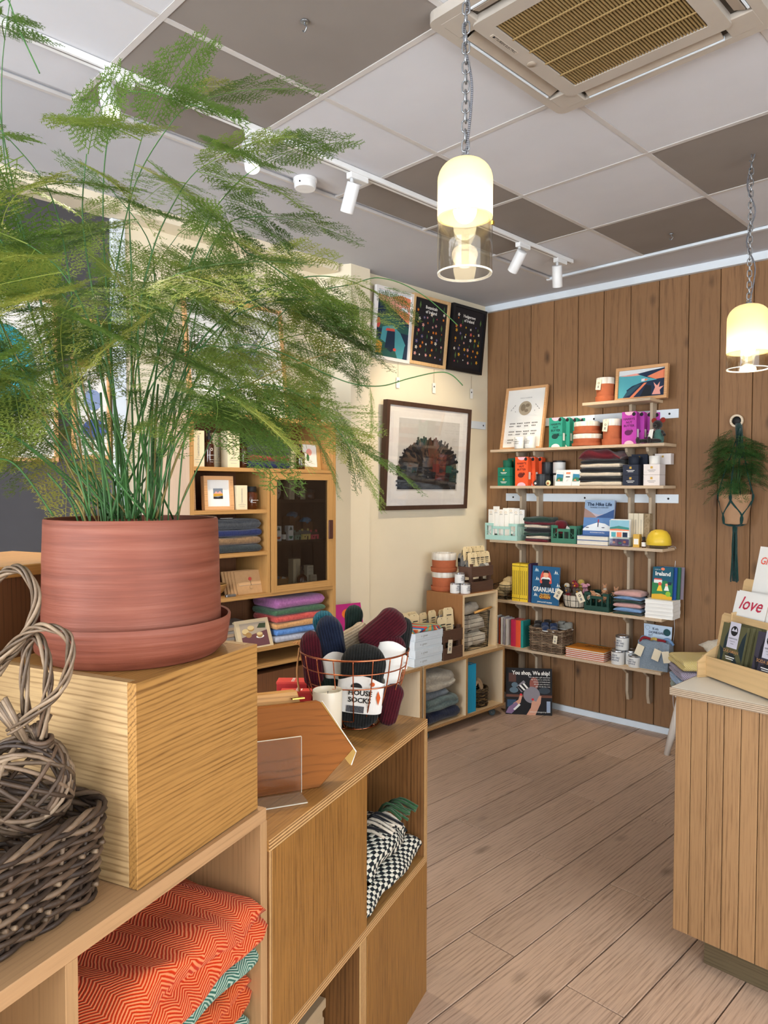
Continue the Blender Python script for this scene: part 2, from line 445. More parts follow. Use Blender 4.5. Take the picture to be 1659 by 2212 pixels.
M_birch = wood('birch_x', '#e2c79d', '#c09562', 'X', rings=1.8, fig=0.5, fine=0.35, tone=0.03, stretch=5, line=0.35)
M_birchV = wood('birch_z', '#e0c59c', '#c09562', 'Z', rings=1.8, fig=0.5, fine=0.35, tone=0.03, stretch=5, line=0.35)
M_shelf = wood('shelf_ply', '#dcc3a2', '#b3906a', 'X', rings=1.8, fig=0.5, fine=0.4, tone=0.02, stretch=6, line=0.3)
M_fin = wood('shelf_upright', '#b9a78f', '#8f7a62', 'Z', rings=1.8, fig=0.5, fine=0.4, tone=0.02, stretch=6, line=0.3)
M_terra = pm('terracotta', '#b5623d', 0.75, 0.08, 40, 0.1)

# ------------------------------------------------------------------ room shell
CEIL = 2.894
XL, XR, YB = -3.45, 2.75, -2.7
def structure(o): o['kind'] = 'structure'; return o
floor = structure(bpy.data.objects.new('floor', None)); link(floor)
bx('subfloor', M_under, XL - .2, XR + .1, YB - .1, 5.0, -0.06, -0.008, floor)
pw_, pl = 0.1925, 1.27
BOXW = {}
k0 = -11
for k in range(-12, 22):
    x0 = -1.359 + pw_ * k
    if x0 > XR or x0 < XL - 0.1: continue
    off = 1.945 if k % 2 else 2.575
    for j in range(-4, 3):
        y0 = off + pl * j
        y1 = min(y0 + pl, 4.92); y0 = max(y0, YB)
        if y1 - y0 < 0.03 or y1 < -0.7: continue
        box('plank', M_floor, (pw_ - 0.0045, y1 - y0 - 0.0038, 0.012), (x0 + pw_ / 2, (y0 + y1) / 2, -0.006), floor, 0.0012)
# plank wall
wall_back = structure(thing('wall_back', None, None, WW, 0, 0, 0))
bx('wall_core', M_gap, -0.35, 6.2, 0.012, 0.1, 0, CEIL, wall_back)
for k in range(-1, 33):
    u0 = 0.183 * k
    if k < 0: continue
    g = 0.003 + 0.002 * random.random()
    box('plank', M_plank, (0.183 - g, 0.022, 2.81), (u0 + 0.0915, 0.011, 0.04 + 1.405), wall_back, 0.003)
structure(at(box('baseboard_back', M_trim, (6.1, .012, .04)), WW, 3.05, .003, .02))
structure(at(box('trim_1', M_trim, (6.1, .034, .045)), WW, 3.04, .013, CEIL - .0225))
# cream wall along the left, with a pier and a beam
wall_left = structure(bpy.data.objects.new('wall_left', None)); link(wall_left)
bx('picture_wall', M_cream, -3.55, -3.326, 3.05, 4.7, 0, CEIL, wall_left)
bx('recess_wall', M_cream, -3.6, XL, 1.60, 3.0, 0, CEIL, wall_left)
pier = [(-3.265, 2.93), (-3.268, 3.09), (-3.46, 3.09), (-3.46, 2.835)]
mobj('pier', [(x, y, 0) for x, y in pier] + [(x, y, CEIL) for x, y in pier], [(0, 1, 5, 4), (1, 2, 6, 5), (2, 3, 7, 6), (3, 0, 4, 7), (4, 5, 6, 7)], M_cream, wall_left)
bx('beam', M_cream, -3.52, -3.31, -2.6, 2.87, 2.845, CEIL, wall_left)
wall_dark = structure(bx('wall_side', M_dark, -3.6, XL - 0.005, YB, 1.535, 0, CEIL))
structure(bx('trim_2', M_trim, -3.6, XL + 0.02, 1.53, 1.60, 0, CEIL - 0.05, None, 0.004))
# plaster soffit and suspended ceiling
ceiling = structure(bpy.data.objects.new('ceiling', None)); link(ceiling)
bx('ceiling_slab', M_plaster, -3.7, XR + .1, YB - .1, 5.0, CEIL + 0.012, CEIL + 0.1, ceiling)
bx('soffit', M_plaster, -3.6, -2.59, YB, 4.9, CEIL, CEIL + 0.012, ceiling)
bx('soffit', M_plaster, -2.59, XR, 4.04, 4.95, CEIL, CEIL + 0.012, ceiling)
dark_cells = {(0, 0), (0, 4), (-1, 0), (-1, 2), (-1, 3), (1, 3), (2, 1), (3, 2), (3, 4), (4, 0), (-1, -3), (1, -2)}
GX, GY = -1.965, 1.03
for i in range(-1, 8):
    for j in range(-6, 5):
        x0, y0 = GX + 0.6 * i, GY + 0.6 * j
        if (i, j) == (1, 1): continue
        xa = max(x0, -2.585); xb = min(x0 + 0.6, XR); ya = max(y0, YB)
        box('ceiling_tile', M_tileD if (i, j) in dark_cells else M_tileL, (xb - xa - 0.018, y0 + 0.6 - ya - 0.018, 0.01), ((xa + xb) / 2, (ya + y0 + 0.6) / 2, CEIL + 0.006), ceiling, 0.002)
for i in range(0, 8): bx('grid_bar', M_tbar, GX + .6 * i - .010, GX + .6 * i + .010, YB, 4.035, CEIL - .001, CEIL + .01, ceiling)
for j in range(-6, 5): bx('grid_bar', M_tbar, -2.59, XR, GY + .6 * j - .010, GY + .6 * j + .010, CEIL - .0015, CEIL + .0095, ceiling)
bx('edge_bar', M_trim, -2.61, XR, 4.028, 4.05, CEIL - .012, CEIL + .002, ceiling)
bx('edge_bar', M_tbar, -2.60, -2.585, YB, 4.04, CEIL - .006, CEIL + .006, ceiling)
# the rest of the room behind and beside the camera: walls with shop windows
wr = structure(bpy.data.objects.new('wall_right', None)); link(wr)
for (y0, y1, z0, z1) in ((YB, -1.2, 0, CEIL), (2.4, 4.95, 0, CEIL), (-1.2, 2.4, 0, 0.5), (-1.2, 2.4, 2.6, CEIL)):
    bx('wall_section', M_cream, XR - 0.1, XR, y0, y1, z0, z1, wr)
wf = structure(bpy.data.objects.new('wall_front', None)); link(wf)
for (x0, x1, z0, z1) in ((-3.6, -3.25, 0, CEIL), (0.85, XR, 0, CEIL), (-3.25, 0.85, 0, 0.5), (-3.25, 0.85, 2.6, CEIL)):
    bx('wall_section', M_cream, x0, x1, YB, YB + 0.1, z0, z1, wf)
for n_, (a, b, ax) in enumerate(((-3.25, 0.85, 'x'), (-1.2, 2.4, 'y'))):
    w_ = structure(bpy.data.objects.new('window_%d' % (n_ + 1), None)); link(w_)
    for k in range(4):
        p = a + (b - a) * k / 3
        if ax == 'x': bx('mullion', M_wplast, p - .03, p + .03, YB + .02, YB + .08, 0.5, 2.6, w_)
        else: bx('mullion', M_wplast, XR - .08, XR - .02, p - .03, p + .03, 0.5, 2.6, w_)

# ------------------------------------------------------------------ air-conditioning cassette
ac = thing('air_conditioner', 'square beige ceiling air-conditioning cassette with slatted grille', 'air conditioner', CT, -1.065, -1.915, CEIL)
M_ac = pm('ac_plastic', '#b3aa9f', 0.45, 0.04, 8); M_acd = pm('ac_grille', '#957d52', 0.5, 0.08, 30); M_acv = pm('ac_vane', '#a99c8d', 0.4, 0.06)
H = 0.355
def rrect(w, h, r, n=4):
    out = []
    for cx, cy, a in ((w - r, h - r, 0), (-w + r, h - r, PI / 2), (-w + r, -h + r, PI), (w - r, -h + r, 1.5 * PI)):
        out += [(cx + r * math.cos(a + PI / 2 * i / n), cy + r * math.sin(a + PI / 2 * i / n)) for i in range(n + 1)]
    return out
def ring_mesh(name, mat, outer, inner, z0, z1, parent, ztop=None):
    """plate between two outlines with the same number of points"""
    n = len(outer); v = [(x, y, z0) for x, y in outer] + [(x, y, z0) for x, y in inner] + [(x, y, z1) for x, y in outer] + [(x, y, z1) for x, y in inner]
    f = []
    for i in range(n):
        j = (i + 1) % n
        f += [(i, j, n + j, n + i), (2 * n + i, 3 * n + i, 3 * n + j, 2 * n + j), (i, 2 * n + i, 2 * n + j, j), (n + i, n + j, 3 * n + j, 3 * n + i)]
    o = mobj(name, v, f, mat, parent)
    bm = bmesh.new(); bm.from_mesh(o.data); bmesh.ops.recalc_face_normals(bm, faces=bm.faces); bm.to_mesh(o.data); bm.free()
    return o
ring_mesh('outer_panel', M_ac, rrect(H, H, .03), rrect(.325, .325, .02), -.030, 0, ac)
bx('recess', pm('ac_recess', '#4a4239', 0.8), -.33, .33, -.33, .33, -.012, 0.0, ac)
# corner plates and the inner grille panel
for sx in (-1, 1):
    for sy in (-1, 1):
        bx('corner_plate', M_ac, min(sx * .327, sx * .238), max(sx * .327, sx * .238), min(sy * .327, sy * .238), max(sy * .327, sy * .238), -.0305, -.012, ac, 0.003)
gp = ring_mesh('grille_panel', M_ac, rrect(.265, .265, .02), rrect(.215, .215, .004), -.036, -.012, ac)
for k in range(44):
    x = -.213 + .426 * (k + .5) / 44
    box('grille_slat', M_acd, (.0042, .43, .012), (x, 0, -.028), ac)
for k in range(1, 5): box('grille_rib', M_acd, (.43, .0035, .004), (0, -.215 + .43 * k / 5, -.036), ac)
bx('grille_back', pm('ac_filter', '#5d5038', .9), -.215, .215, -.215, .215, -.018, -.012, ac)
for k in range(4):
    a = k * PI / 2
    v = box('air_vane', M_acv, (.44, .032, .004), (math.sin(a) * .297, -math.cos(a) * .297, -.024), ac, 0.0, (0.35, 0, a))
    box('vane_lip', M_trim, (.44, .006, .012), (math.sin(a) * .320, -math.cos(a) * .320, -.026), ac, 0.0, (0, 0, a))
bd = box('badge', pm('ac_badge', '#bdb2a4', .4), (.012, .125, .002), (-.244, -.13, -.0365), ac)
txt('MITSUBISHI ELECTRIC', .0115, M_ink, bd, (0, 0, -.0012), (PI, 0, PI / 2), bold=0.0002)
mobj('logo', [(-.0045, -.052, -.0013), (.0, -.056, -.0013), (.0045, -.052, -.0013), (0, -.048, -.0013)], [(0, 1, 2, 3)], M_ink, bd)
cyl('indicator', M_acv, .014, .003, ac, (-.244, .01, -.039), 16)

# ------------------------------------------------------------------ track with spotlights
track = thing('ceiling_track', 'long white lighting track running along the ceiling', 'track', CT, -2.30, 0, CEIL)
bx('rail', M_wplast, -.017, .017, YB + .1, 3.81, -.022, 0, track, .002)
bx('rail_slot', pm('track_slot', '#8d8a88', .6), .0, .006, YB + .1, 3.80, -.0225, -.018, track)
M_lens = pm('lit_lamp_lens', '#fff3d8', 0.4, 0.0, 5, emit=8)
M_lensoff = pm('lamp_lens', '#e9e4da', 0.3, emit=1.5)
def spotlight(y, aim, label, lit, power):
    t = thing('track_spotlight', label, 'spotlight', CT, -2.305, -y, CEIL - .022, group='spotlights on the ceiling track')
    bx('adapter', M_wplast, -.016, .016, -.005, .095, -.022, 0.004, t, .002)
    piv = Vector((0, 0.012, -.075))
    tube('arm', M_wplast, [(0, .012, -.02), (0, .012, -.078)], .008, t, 8)
    d = (Vector(aim) - Vector(fr_loc(t, piv))).normalized()
    q = Vector((0, 0, -1)).rotation_difference(d).to_euler()
    b = lathe('head', M_wplast, [(0, .035), (.026, .035), (.0285, .032), (.0285, -.085), (.025, -.087), (.025, -.075)], t, piv, 24, True, q)
    lathe('lens', M_lens if lit else M_lensoff, [(0, -.074), (.0248, -.076)], b, (0, 0, 0), 20)
    l = bpy.data.lights.new('spot', 'SPOT'); l.energy = power; l.color = (1.0, 0.82, 0.58); l.spot_size = math.radians(70); l.spot_blend = .7; l.shadow_soft_size = .03
    lo = bpy.data.objects.new('lamp_light', l); COL.objects.link(lo); lo.parent = t
    lo.location = piv + (q.to_matrix() @ Vector((0, 0, -.095))); lo.rotation_euler = q
    return t
def fr_loc(t, p): return Vector(t.location) + Vector(p)
spotlight(1.01, (-1.15, 0.75, 1.0), 'lit track spotlight nearest the left edge, glaring through the fern', True, 38)
spotlight(1.55, (-1.45, 1.25, 0.9), 'lit track spotlight behind the fern tip, second from the left', True, 38)
spotlight(2.06, (-3.15, 2.2, 1.2), 'white track spotlight beside the smoke detector, tilted to the wall', False, 42)
spotlight(3.28, (-3.35, 3.6, 1.7), 'white track spotlight just right of the large pendant lamp', False, 36)
spotlight(3.655, (-2.65, 4.35, 1.1), 'white track spotlight at the far end of the track', False, 34)
sd = thing('smoke_detector', 'round white smoke detector on the ceiling soffit', 'smoke detector', CT, -2.53, -2.0, CEIL)
lathe('base', M_wplast, [(0, 0), (.052, 0), (.052, -.012), (.048, -.014), (.048, -.034), (.044, -.042), (0, -.043)], sd, (0, 0, 0), 32)
ball('sensor_light', M_ink, (.02, -.045, -.026), .004, sd, 8)
for i, (x, y, lb) in enumerate(((-1.686, 1.332, 'small bare metal hook in the taupe tile above the fern'), (-1.693, 3.795, 'small bare metal hook in the taupe tile near the plank wall'))):
    h = thing('ceiling_hook', lb, 'hook', CT, x, -y, CEIL, group='bare ceiling hooks')
    cyl('plate', M_steel, .012, .004, h, (0, 0, -.004), 14)
    tube('hook', M_steel, spline([(0, 0, 0), (0, 0, -.012), (.009, 0, -.02), (0, 0, -.032), (-.009, 0, -.024)], 4), .0022, h, 6)

# ------------------------------------------------------------------ pendant lamps
M_pglass = glass('pendant_glass', '#f4f1ea', 0.03, 0.1)
def opal():
    t = NT('opal_glass'); out = t.n['Material Output']
    c = C('#f3e2bf'); t.b.inputs['Base Color'].default_value = c; t.b.inputs['Roughness'].default_value = .25
    tl = t.add('ShaderNodeBsdfTranslucent'); tl.inputs[0].default_value = c
    mx = t.add('ShaderNodeMixShader'); mx.inputs[0].default_value = .6; t.link(t.b.outputs[0], mx.inputs[1]); t.link(tl.outputs[0], mx.inputs[2])
    n = t.noise(t.coord(), 6, 2); t.link(t.ramp(n, [(0.3, lin(c, .97)), (.7, c)]), t.b.inputs['Base Color'])
    t.b.inputs['Emission Color'].default_value = C('#ffe6a0'); t.b.inputs['Emission Strength'].default_value = 0.3
    t.link(mx.outputs[0], out.inputs[0]); return t.m
M_opal = opal()
M_bulb = pm('lit_bulb', '#fff4d0', .3, 0, 4, emit=16)
M_cord = stripes('speckled_cord', ('#3a3a3e', '#8a8a90'), 'Z', 1400, .8)
def link_mesh(mat, L, w, r):
    pts = []
    for i in range(16):
        a = 2 * PI * i / 16
        x = w * math.cos(a); z = (L / 2 - w) * (1 if math.sin(a) > 0 else -1) * (1 if abs(math.sin(a)) > .01 else 0) + w * math.sin(a)
        pts.append((x, 0, z))
    v, f = tubegeo(pts, r, 6, True); me = bpy.data.meshes.new('chain_link'); me.from_pydata([tuple(q) for q in v], [], f); me.materials.append(mat)
    me.polygons.foreach_set('use_smooth', [True] * len(f)); return me
def pendant(label, x, y, z0, z1, r, opal_h, power, hook_top):
    t = thing('pendant_lamp', label, 'lamp', CT, x, -y, z0, group='glass pendant lamps')
    h = z1 - z0; zo = h - opal_h; w = .006
    sh = r * .75
    dome = [(r * math.cos(a) if a < PI / 2 - .01 else 0, h - sh + sh * math.sin(a)) for a in [PI / 2 * i / 8 for i in range(9)]]
    dome = [(max(0.0, (r - sh) + sh * math.cos(PI / 2 * i / 8)) if i < 8 else max(0.0, r - sh), h - sh + sh * math.sin(PI / 2 * i / 8)) for i in range(9)] + [(0, h)]
    lathe('opal_top', M_opal, [(r - w, zo)] + [(r, zo)] + dome, t, (0, 0, 0), 40)
    lathe('clear_cylinder', M_pglass, [(r, zo), (r, .004), (r - .002, 0), (r - w, 0), (r - w - .0005, .006), (r - w, zo)], t, (0, 0, 0), 40)
    lathe('rim', pm('glass_rim', '#f7f4e6', .15, 0, 5, emit=.25), [(r - w - .001, .004), (r - .001, .0), (r, .004)], t, (0, 0, -.0005), 40)
    ball('bulb', M_bulb, (0, 0, zo + .018), (.028, .028, .031), t, 18)
    cyl('lamp_holder', pm('lamp_holder', '#e8e2d0', .5), .02, .05, t, (0, 0, zo + .04), 16)
    cyl('cap', M_steel, .012, .012, t, (0, 0, h - .002), 14)
    tube('cap_ring', M_steel, [(.008 * math.cos(a), 0, h + .017 + .008 * math.sin(a)) for a in [2 * PI * i / 12 for i in range(12)]], .0018, t, 6, True)
    L = .030; me = link_mesh(M_steel, L, .0085, .0022)
    z = h + .034; k = 0
    while z0 + z + L / 2 < CEIL - .012:
        inst('chain_link', me, t, (0, 0, z), (0, 0, (k % 2) * PI / 2 + .5)); z += L * .76; k += 1
    tube('hook', M_steel, spline([(0, 0, CEIL - z0), (0, 0, CEIL - z0 - .012), (.008, 0, CEIL - z0 - .02), (0, 0, CEIL - z0 - .03), (-.008, 0, CEIL - z0 - .022)], 4), .0022, t, 6)
    n = max(3, int((CEIL - z0 - h) / .12))
    cp = [(0, 0, h)] + [((.012 + .01 * random.random()) * (1 if i % 2 else -1), .008, h + .03 + (CEIL - z0 - h - .03) * i / n) for i in range(1, n)] + [(.01, .006, CEIL - z0)]
    tube('cord', M_cord, spline(cp, 6), .003, t, 6)
    l = bpy.data.lights.new('bulb_light', 'POINT'); l.energy = power; l.color = (1, .85, .58); l.shadow_soft_size = .035
    lo = bpy.data.objects.new('lamp_light', l); COL.objects.link(lo); lo.parent = t; lo.location = (0, 0, zo - .055)
    return t
p1 = pendant('large half-opal glass pendant lamp with visible bulb, hanging in front', -1.105, 1.355, 2.050, 2.318, .0655, .135, .9, CEIL)
box('glass_stud', pm('brass', '#a8863c', .3, metal=.9), (.006, .006, .008), (.0655 * .75, .0655 * .66, .12), p1)
pendant('yellow-glowing glass pendant lamp at the right edge, farther away', -1.072, 3.135, 2.03, 2.292, .081, .195, 2.0, CEIL)
# ------------------------------------------------------------------ wall shelving on the plank wall
Z1, Z2, Z3, Z4, Z5, Z6 = 2.10, 1.822, 1.565, 1.182, 0.758, 0.434
SH = 0.018
def rail(label, u0, u1, z0, z1):
    t = thing('wall_rail', label, 'rail', WW, u0, 0, z0)
    bx('batten', M_trim, 0, u1 - u0, -.006, 0, 0, z1 - z0, t, .001)
    for q in (.05, .5, .95): lathe('screw', M_black, [(0, 0), (.007, 0)], t, ((u1 - u0) * q, -.0065, (z1 - z0) / 2), 10, True, (PI / 2, 0, 0))
rail('white wall rail behind the upper shelves', .30, 1.414, 1.984, 2.04)
rail('white wall rail behind the blue hiking book', .174, 1.421, 1.456, 1.511)
r3 = thing('wall_rail', 'short white rail on the cream wall beside the dark frame', 'rail', DR, 4.03, -3.326, 1.985)
bx('batten', M_trim, 0, .30, -.006, 0, 0, .055, r3, .001); lathe('screw', M_black, [(0, 0), (.007, 0)], r3, (.27, -.0065, .028), 10, True, (PI / 2, 0, 0))
def upright(u, z0, z1, label, brk):
    t = thing('shelf_upright', label, 'shelf upright', WW, u, 0, z0, group='upright boards of the wall shelving')
    bx('board', M_fin, -.009, .009, -.068, -.004, .055, z1 - z0, t, .001)
    prism('foot', M_fin, [(.004, .055), (.068, .055), (.05, 0), (.004, 0)], -.009, .009, t, (0, 0, 0), (0, 0, -PI / 2))
    for z in brk:
        prism('bracket', M_fin, [(.068, z - z0 - .019), (.125, z - z0 - .019), (.118, z - z0 - .045), (.068, z - z0 - .075)], -.0085, .0085, t, (0, 0, 0), (0, 0, -PI / 2))
for i, (u, zt, lb) in enumerate(((.338, Z2 - SH, 'leftmost upright board of the wall shelving'), (.473, Z2 - SH, 'second upright board from the left under the shelves'), (1.134, Z1 - SH, 'third upright board from the left, reaching the top shelf'), (1.269, Z1 - SH, 'rightmost upright board, reaching the top shelf'))):
    upright(u, .185, zt, lb, [z for z in (Z2, Z3, Z4, Z5, Z6) if z <= zt + .05])
def shelf(u0, u1, z, label):
    t = thing('wall_shelf', label, 'shelf', WW, u0, 0, z, group='plywood wall shelves')
    bx('board', M_shelf, 0, u1 - u0, -.199, -.069, -SH, 0, t)
    bx('board_back', M_shelf, 0, u1 - u0, -.069, -.002, -SH, 0, t) if False else None
    bx('edge_band', stripes('shelf_edge', ('#dcc8ac', '#ab8f70'), 'Z', 900, .5), 0, u1 - u0, -.201, -.199, -SH, 0, t)
    for a, b in ((0, .329 - u0), (.347 - u0, .464 - u0), (.482 - u0, 1.125 - u0), (1.143 - u0, 1.26 - u0), (1.278 - u0, u1 - u0)):
        a = max(a, 0)
        if b > a: bx('board_back', M_shelf, a, b, -.069, -.002, -SH, 0, t)
shelf(.87, 1.315, Z1, 'short top shelf holding the seaside print')
shelf(.165, 1.402, Z2, 'upper wall shelf holding the moon print and terracotta pots')
shelf(.165, 1.402, Z3, 'wall shelf with folded sweaters and candle boxes')
shelf(.165, 1.402, Z4, 'wall shelf with the blue hiking book and yellow lamp')
shelf(.165, 1.402, Z5, 'wall shelf with yellow books and knitted toys')
shelf(.165, 1.402, Z6, 'lowest wall shelf with wicker basket and candle tins')

# ------------------------------------------------------------------ small builders
def frame_thing(name, label, cat, fr, u, d, z, w, h, t_, bar, matf, lean=0.0, rot=0.0, group=None, mount=None, glaz=False, inset=.004):
    """picture frame standing or hanging: origin bottom-left front; returns (thing, tilted holder)"""
    T_ = thing(name, label, cat, fr, u, d, z, rot, group)
    rx = (-math.radians(lean), 0, 0)
    o = rrect0(w, h); i = [(x + bar if x < w / 2 else x - bar, zz + bar if zz < h / 2 else zz - bar) for x, zz in o]
    v = [(x, 0, zz) for x, zz in o] + [(x, 0, zz) for x, zz in i] + [(x, t_, zz) for x, zz in o] + [(x, t_, zz) for x, zz in i]
    f = []
    for k in range(4):
        j = (k + 1) % 4
        f += [(k, j, 4 + j, 4 + k), (8 + k, 12 + k, 12 + j, 8 + j), (k, 8 + k, 8 + j, j), (4 + k, 4 + j, 12 + j, 12 + k)]
    fo = mobj('frame', v, f, matf, T_, (0, 0, 0), rx)
    bm = bmesh.new(); bm.from_mesh(fo.data); bmesh.ops.recalc_face_normals(bm, faces=bm.faces); bm.to_mesh(fo.data); bm.free()
    bk = bx('backing', mount or M_paper, bar * .8, w - bar * .8, min(.012, t_ * .6), t_ - .001, bar * .8, h - bar * .8, T_)
    bk.rotation_euler = rx; bk.location = Euler(rx).to_matrix() @ Vector(bk.location)
    if glaz:
        g = bx('glass', M_pane, bar * .9, w - bar * .9, .003, .0045, bar * .9, h - bar * .9, T_); g.rotation_euler = rx; g.location = Euler(rx).to_matrix() @ Vector(g.location)
    return T_, rx, min(.012, t_ * .6)
def rrect0(w, h): return [(0, 0), (w, 0), (w, h), (0, h)]
M_pane = glass('picture_glass', '#ffffff', .03, .1)
def tilt(rx, p): return Euler(rx).to_matrix() @ Vector(p)
def carton(name, label, cat, fr, u, d, z, w, dp, h, mat, rot=0, group=None, lid=None, lidh=.3):
    t = thing(name, label, cat, fr, u, d, z, rot, group)
    if lid:
        bx('tray', mat, 0, w, 0, dp, 0, h * (1 - lidh), t, .0008); bx('lid', lid, -.0006, w + .0006, -.0006, dp + .0006, h * (1 - lidh), h, t, .0008)
    else:
        bx('body', mat, 0, w, 0, dp, 0, h, t, .0008)
    return t
def book(label, fr, u, d, z, w, t_, h, mat, rot=0, group=None, pose='front', lean=0, cat='book', pages=None):
    """pose front: cover faces out (w wide, h high, t thick back); spine: spine faces out (t wide, w deep); flat: lies down (w wide, h deep, t high)"""
    T_ = thing('book', label, cat, fr, u, d, z, rot, group); pg = pages or M_pages; c = .0022
    R = (-math.radians(lean), 0, 0)
    def b(n, m_, x0, x1, y0, y1, z0, z1):
        o = bx(n, m_, x0, x1, y0, y1, z0, z1, T_)
        if lean: o.location = tilt(R, o.location); o.rotation_euler = R
        return o
    if pose == 'front':
        b('cover', mat, 0, w, 0, c, 0, h); b('pages', pg, .003, w - .003, c, t_ - c, .003, h - .003); b('back_cover', mat, 0, w, t_ - c, t_, 0, h); b('spine', mat, 0, c, c, t_ - c, 0, h)
    elif pose == 'spine':
        b('spine', mat, 0, t_, 0, c, 0, h); b('cover', mat, 0, c, c, w, 0, h); b('back_cover', mat, t_ - c, t_, c, w, 0, h); b('pages', pg, c, t_ - c, c, w - .003, .003, h - .003)
    else:
        b('back_cover', mat, 0, w, 0, h, 0, c); b('pages', pg, .002, w - .002, .003, h - .002, c, t_ - c); b('cover', mat, 0, w, 0, h, t_ - c, t_); b('spine', mat, 0, w, h - .002, h, c, t_ - c)
    return T_, R
M_pages = stripes('page_edges', ('#f4efe2', '#d8cfba'), 'Z', 2500, .8)
def tin(label, fr, u, d, z, r, h, body, lid, group=None, text=None, ink=None, name='candle_tin', cat='candle tin'):
    t = thing(name, label, cat, fr, u, d, z, 0, group)
    lathe('body', body, [(0, 0), (r * .97, 0), (r, .003), (r, h * .88), (r * 1.0, h * .9), (r * .95, h * .9), (0, h * .9)], t, (0, 0, 0), 28)
    lathe('lid', lid, [(r * 1.02, h * .86), (r * 1.03, h * .9), (r * 1.03, h * .985), (r * .99, h), (r * .9, h), (r * .87, h * .975), (0, h * .975)], t, (0, 0, 0), 28)
    if text:
        for k, s in enumerate(text):
            txt(s, h * .16, ink or M_inkb, t, (-r * .1, -r * 1.008, h * (.66 - .17 * k)), bold=.0002)
    return t
M_inkb = pm('blue_grey_ink', '#44506a', .7)
def pot_jar(label, fr, u, d, z, r, h, group, saucer=True, tagd=False, rim_h=.26, body_from=.0):
    """terracotta plant pot with a dripped white glazed rim on a saucer"""
    t = thing('terracotta_pot', label, 'plant pot', fr, u, d, z, 0, group); sh = h * .24 if saucer else 0
    if saucer: lathe('saucer', M_terra, [(0, 0), (r * .98, 0), (r * 1.02, .004), (r * 1.06, sh), (r * 1.0, sh), (r * .98, .01), (0, .008)], t, (0, 0, 0), 36)
    lathe('pot', M_terra, [(0, .008), (r * .88, .008), (r * .92, .014), (r * .95, h * .8), (r * .95, h * .8)], t, (0, 0, 0), 36)
    lathe('glazed_rim', M_glaze, [(r * .955, h * (1 - rim_h)), (r * .97, h * (1 - rim_h) + .002), (r * .97, h - .003), (r * .95, h), (r * .86, h), (r * .85, h - .02), (r * .8, h * .4), (0, h * .4)], t, (0, 0, 0), 36)
    if tagd: swing_tag(t, (-.3 * r, -r * 1.0, h * .93), .034, .065)
    return t
def glaze():
    t = NT('dripped_glaze'); v = t.coord((60, 60, 6)); n = t.noise(v, 1.0, 3)
    t.link(t.ramp(n, [(.3, C('#f3efe6')), (.75, C('#cbbfae'))]), t.b.inputs['Base Color']); t.b.inputs['Roughness'].default_value = .35; t.bump(n, .3, .003); return t.m
M_glaze = glaze()
def swing_tag(parent, p, w=.03, h=.055, rot=(0, .12, 0), txts=True, name='swing_tag'):
    s = box(name, M_cardt, (w, .0012, h), (p[0], p[1] - .003, p[2] - h * .55), parent, .0, rot)
    tube('string', M_string, [(0, 0, h * .42), (0, .001, h * .7)], .0008, s, 4)
    if txts: lathe('stamp', M_ink, [(w * .12, .0), (w * .2, 0)], s, (0, -.0008, h * .16), 12, True, (PI / 2, 0, 0))
    if txts: box('print', M_inkg, (w * .3, .0004, h * .25), (0, -.0008, -h * .2), s)
    return s
M_string = pm('string', '#8a6a45', .9)

# ------------------------------------------------------------------ top shelf
pot_jar('white-rimmed terracotta pot with tag beside the seaside print', WW, .985, .11, Z1, .060, .157, 'glazed-rim terracotta pots', tagd=True)
sea, rx, yb = frame_thing('framed_print', 'oak-framed seaside print standing on the short top shelf', 'picture', WW, 1.053, .125, Z1, .33, .212, .03, .018, wood('frame_oak', '#d9a673', '#b57e48', 'X', rings=1.8, tone=.02), 5)
Q = lambda n, c: pm(n, c, .7, .03, 40)
tq = Q('print_turquoise', '#57adb9'); nv = Q('print_navy', '#1d2f4a'); cor = Q('print_coral', '#ee8a64'); sky_ = Q('print_pale_sky', '#dfe6ea'); pk = Q('print_pink', '#f3a99b')
A_ = lambda pts: [(x * .294 + .018, zz * .176 + .018) for x, zz in pts]
art('print', sea, yb - .001, [(tq, A_(rect(0, 1, 0, 1))), (sky_, A_([(0, .82), (1, .86), (1, 1), (0, 1)])), (pk, A_([(0, .8), (.35, .86), (.7, .84), (.7, .8), (.3, .78)])), (nv, A_([(.4, .84), (.7, .92), (1, .98), (1, .5), (.6, .7)])), (cor, A_([(.62, .72), (.85, .86), (1, .94), (1, .62), (.8, .6)])), (nv, A_([(.18, .28), (.3, .42), (.5, .52), (.7, .56), (1, .6), (1, 0), (.1, 0), (.2, .18)])), (cor, A_([(.5, .55), (.6, .57), (.65, .62), (.5, .66)])), (sky_, A_([(.5, .56), (.57, .56), (.57, .66), (.5, .64)])), (cor, A_([(.25, 0), (.33, 0), (.62, .5), (.56, .5)])), (Q('print_teal', '#2f5566'), A_([(.1, 0), (.25, .1), (.5, .46), (.4, .46), (.2, .25)])), (Q('print_black', '#181d26'), A_([(.48, 0), (.72, 0), (.72, .38), (.6, .42)])), (pk, A_([(.74, .06), (.8, .3), (.76, .5), (.84, .36), (.9, .5), (.88, .3), (.98, .34), (.9, .2), (.92, .05)]))], (0, 0, 0), rx)

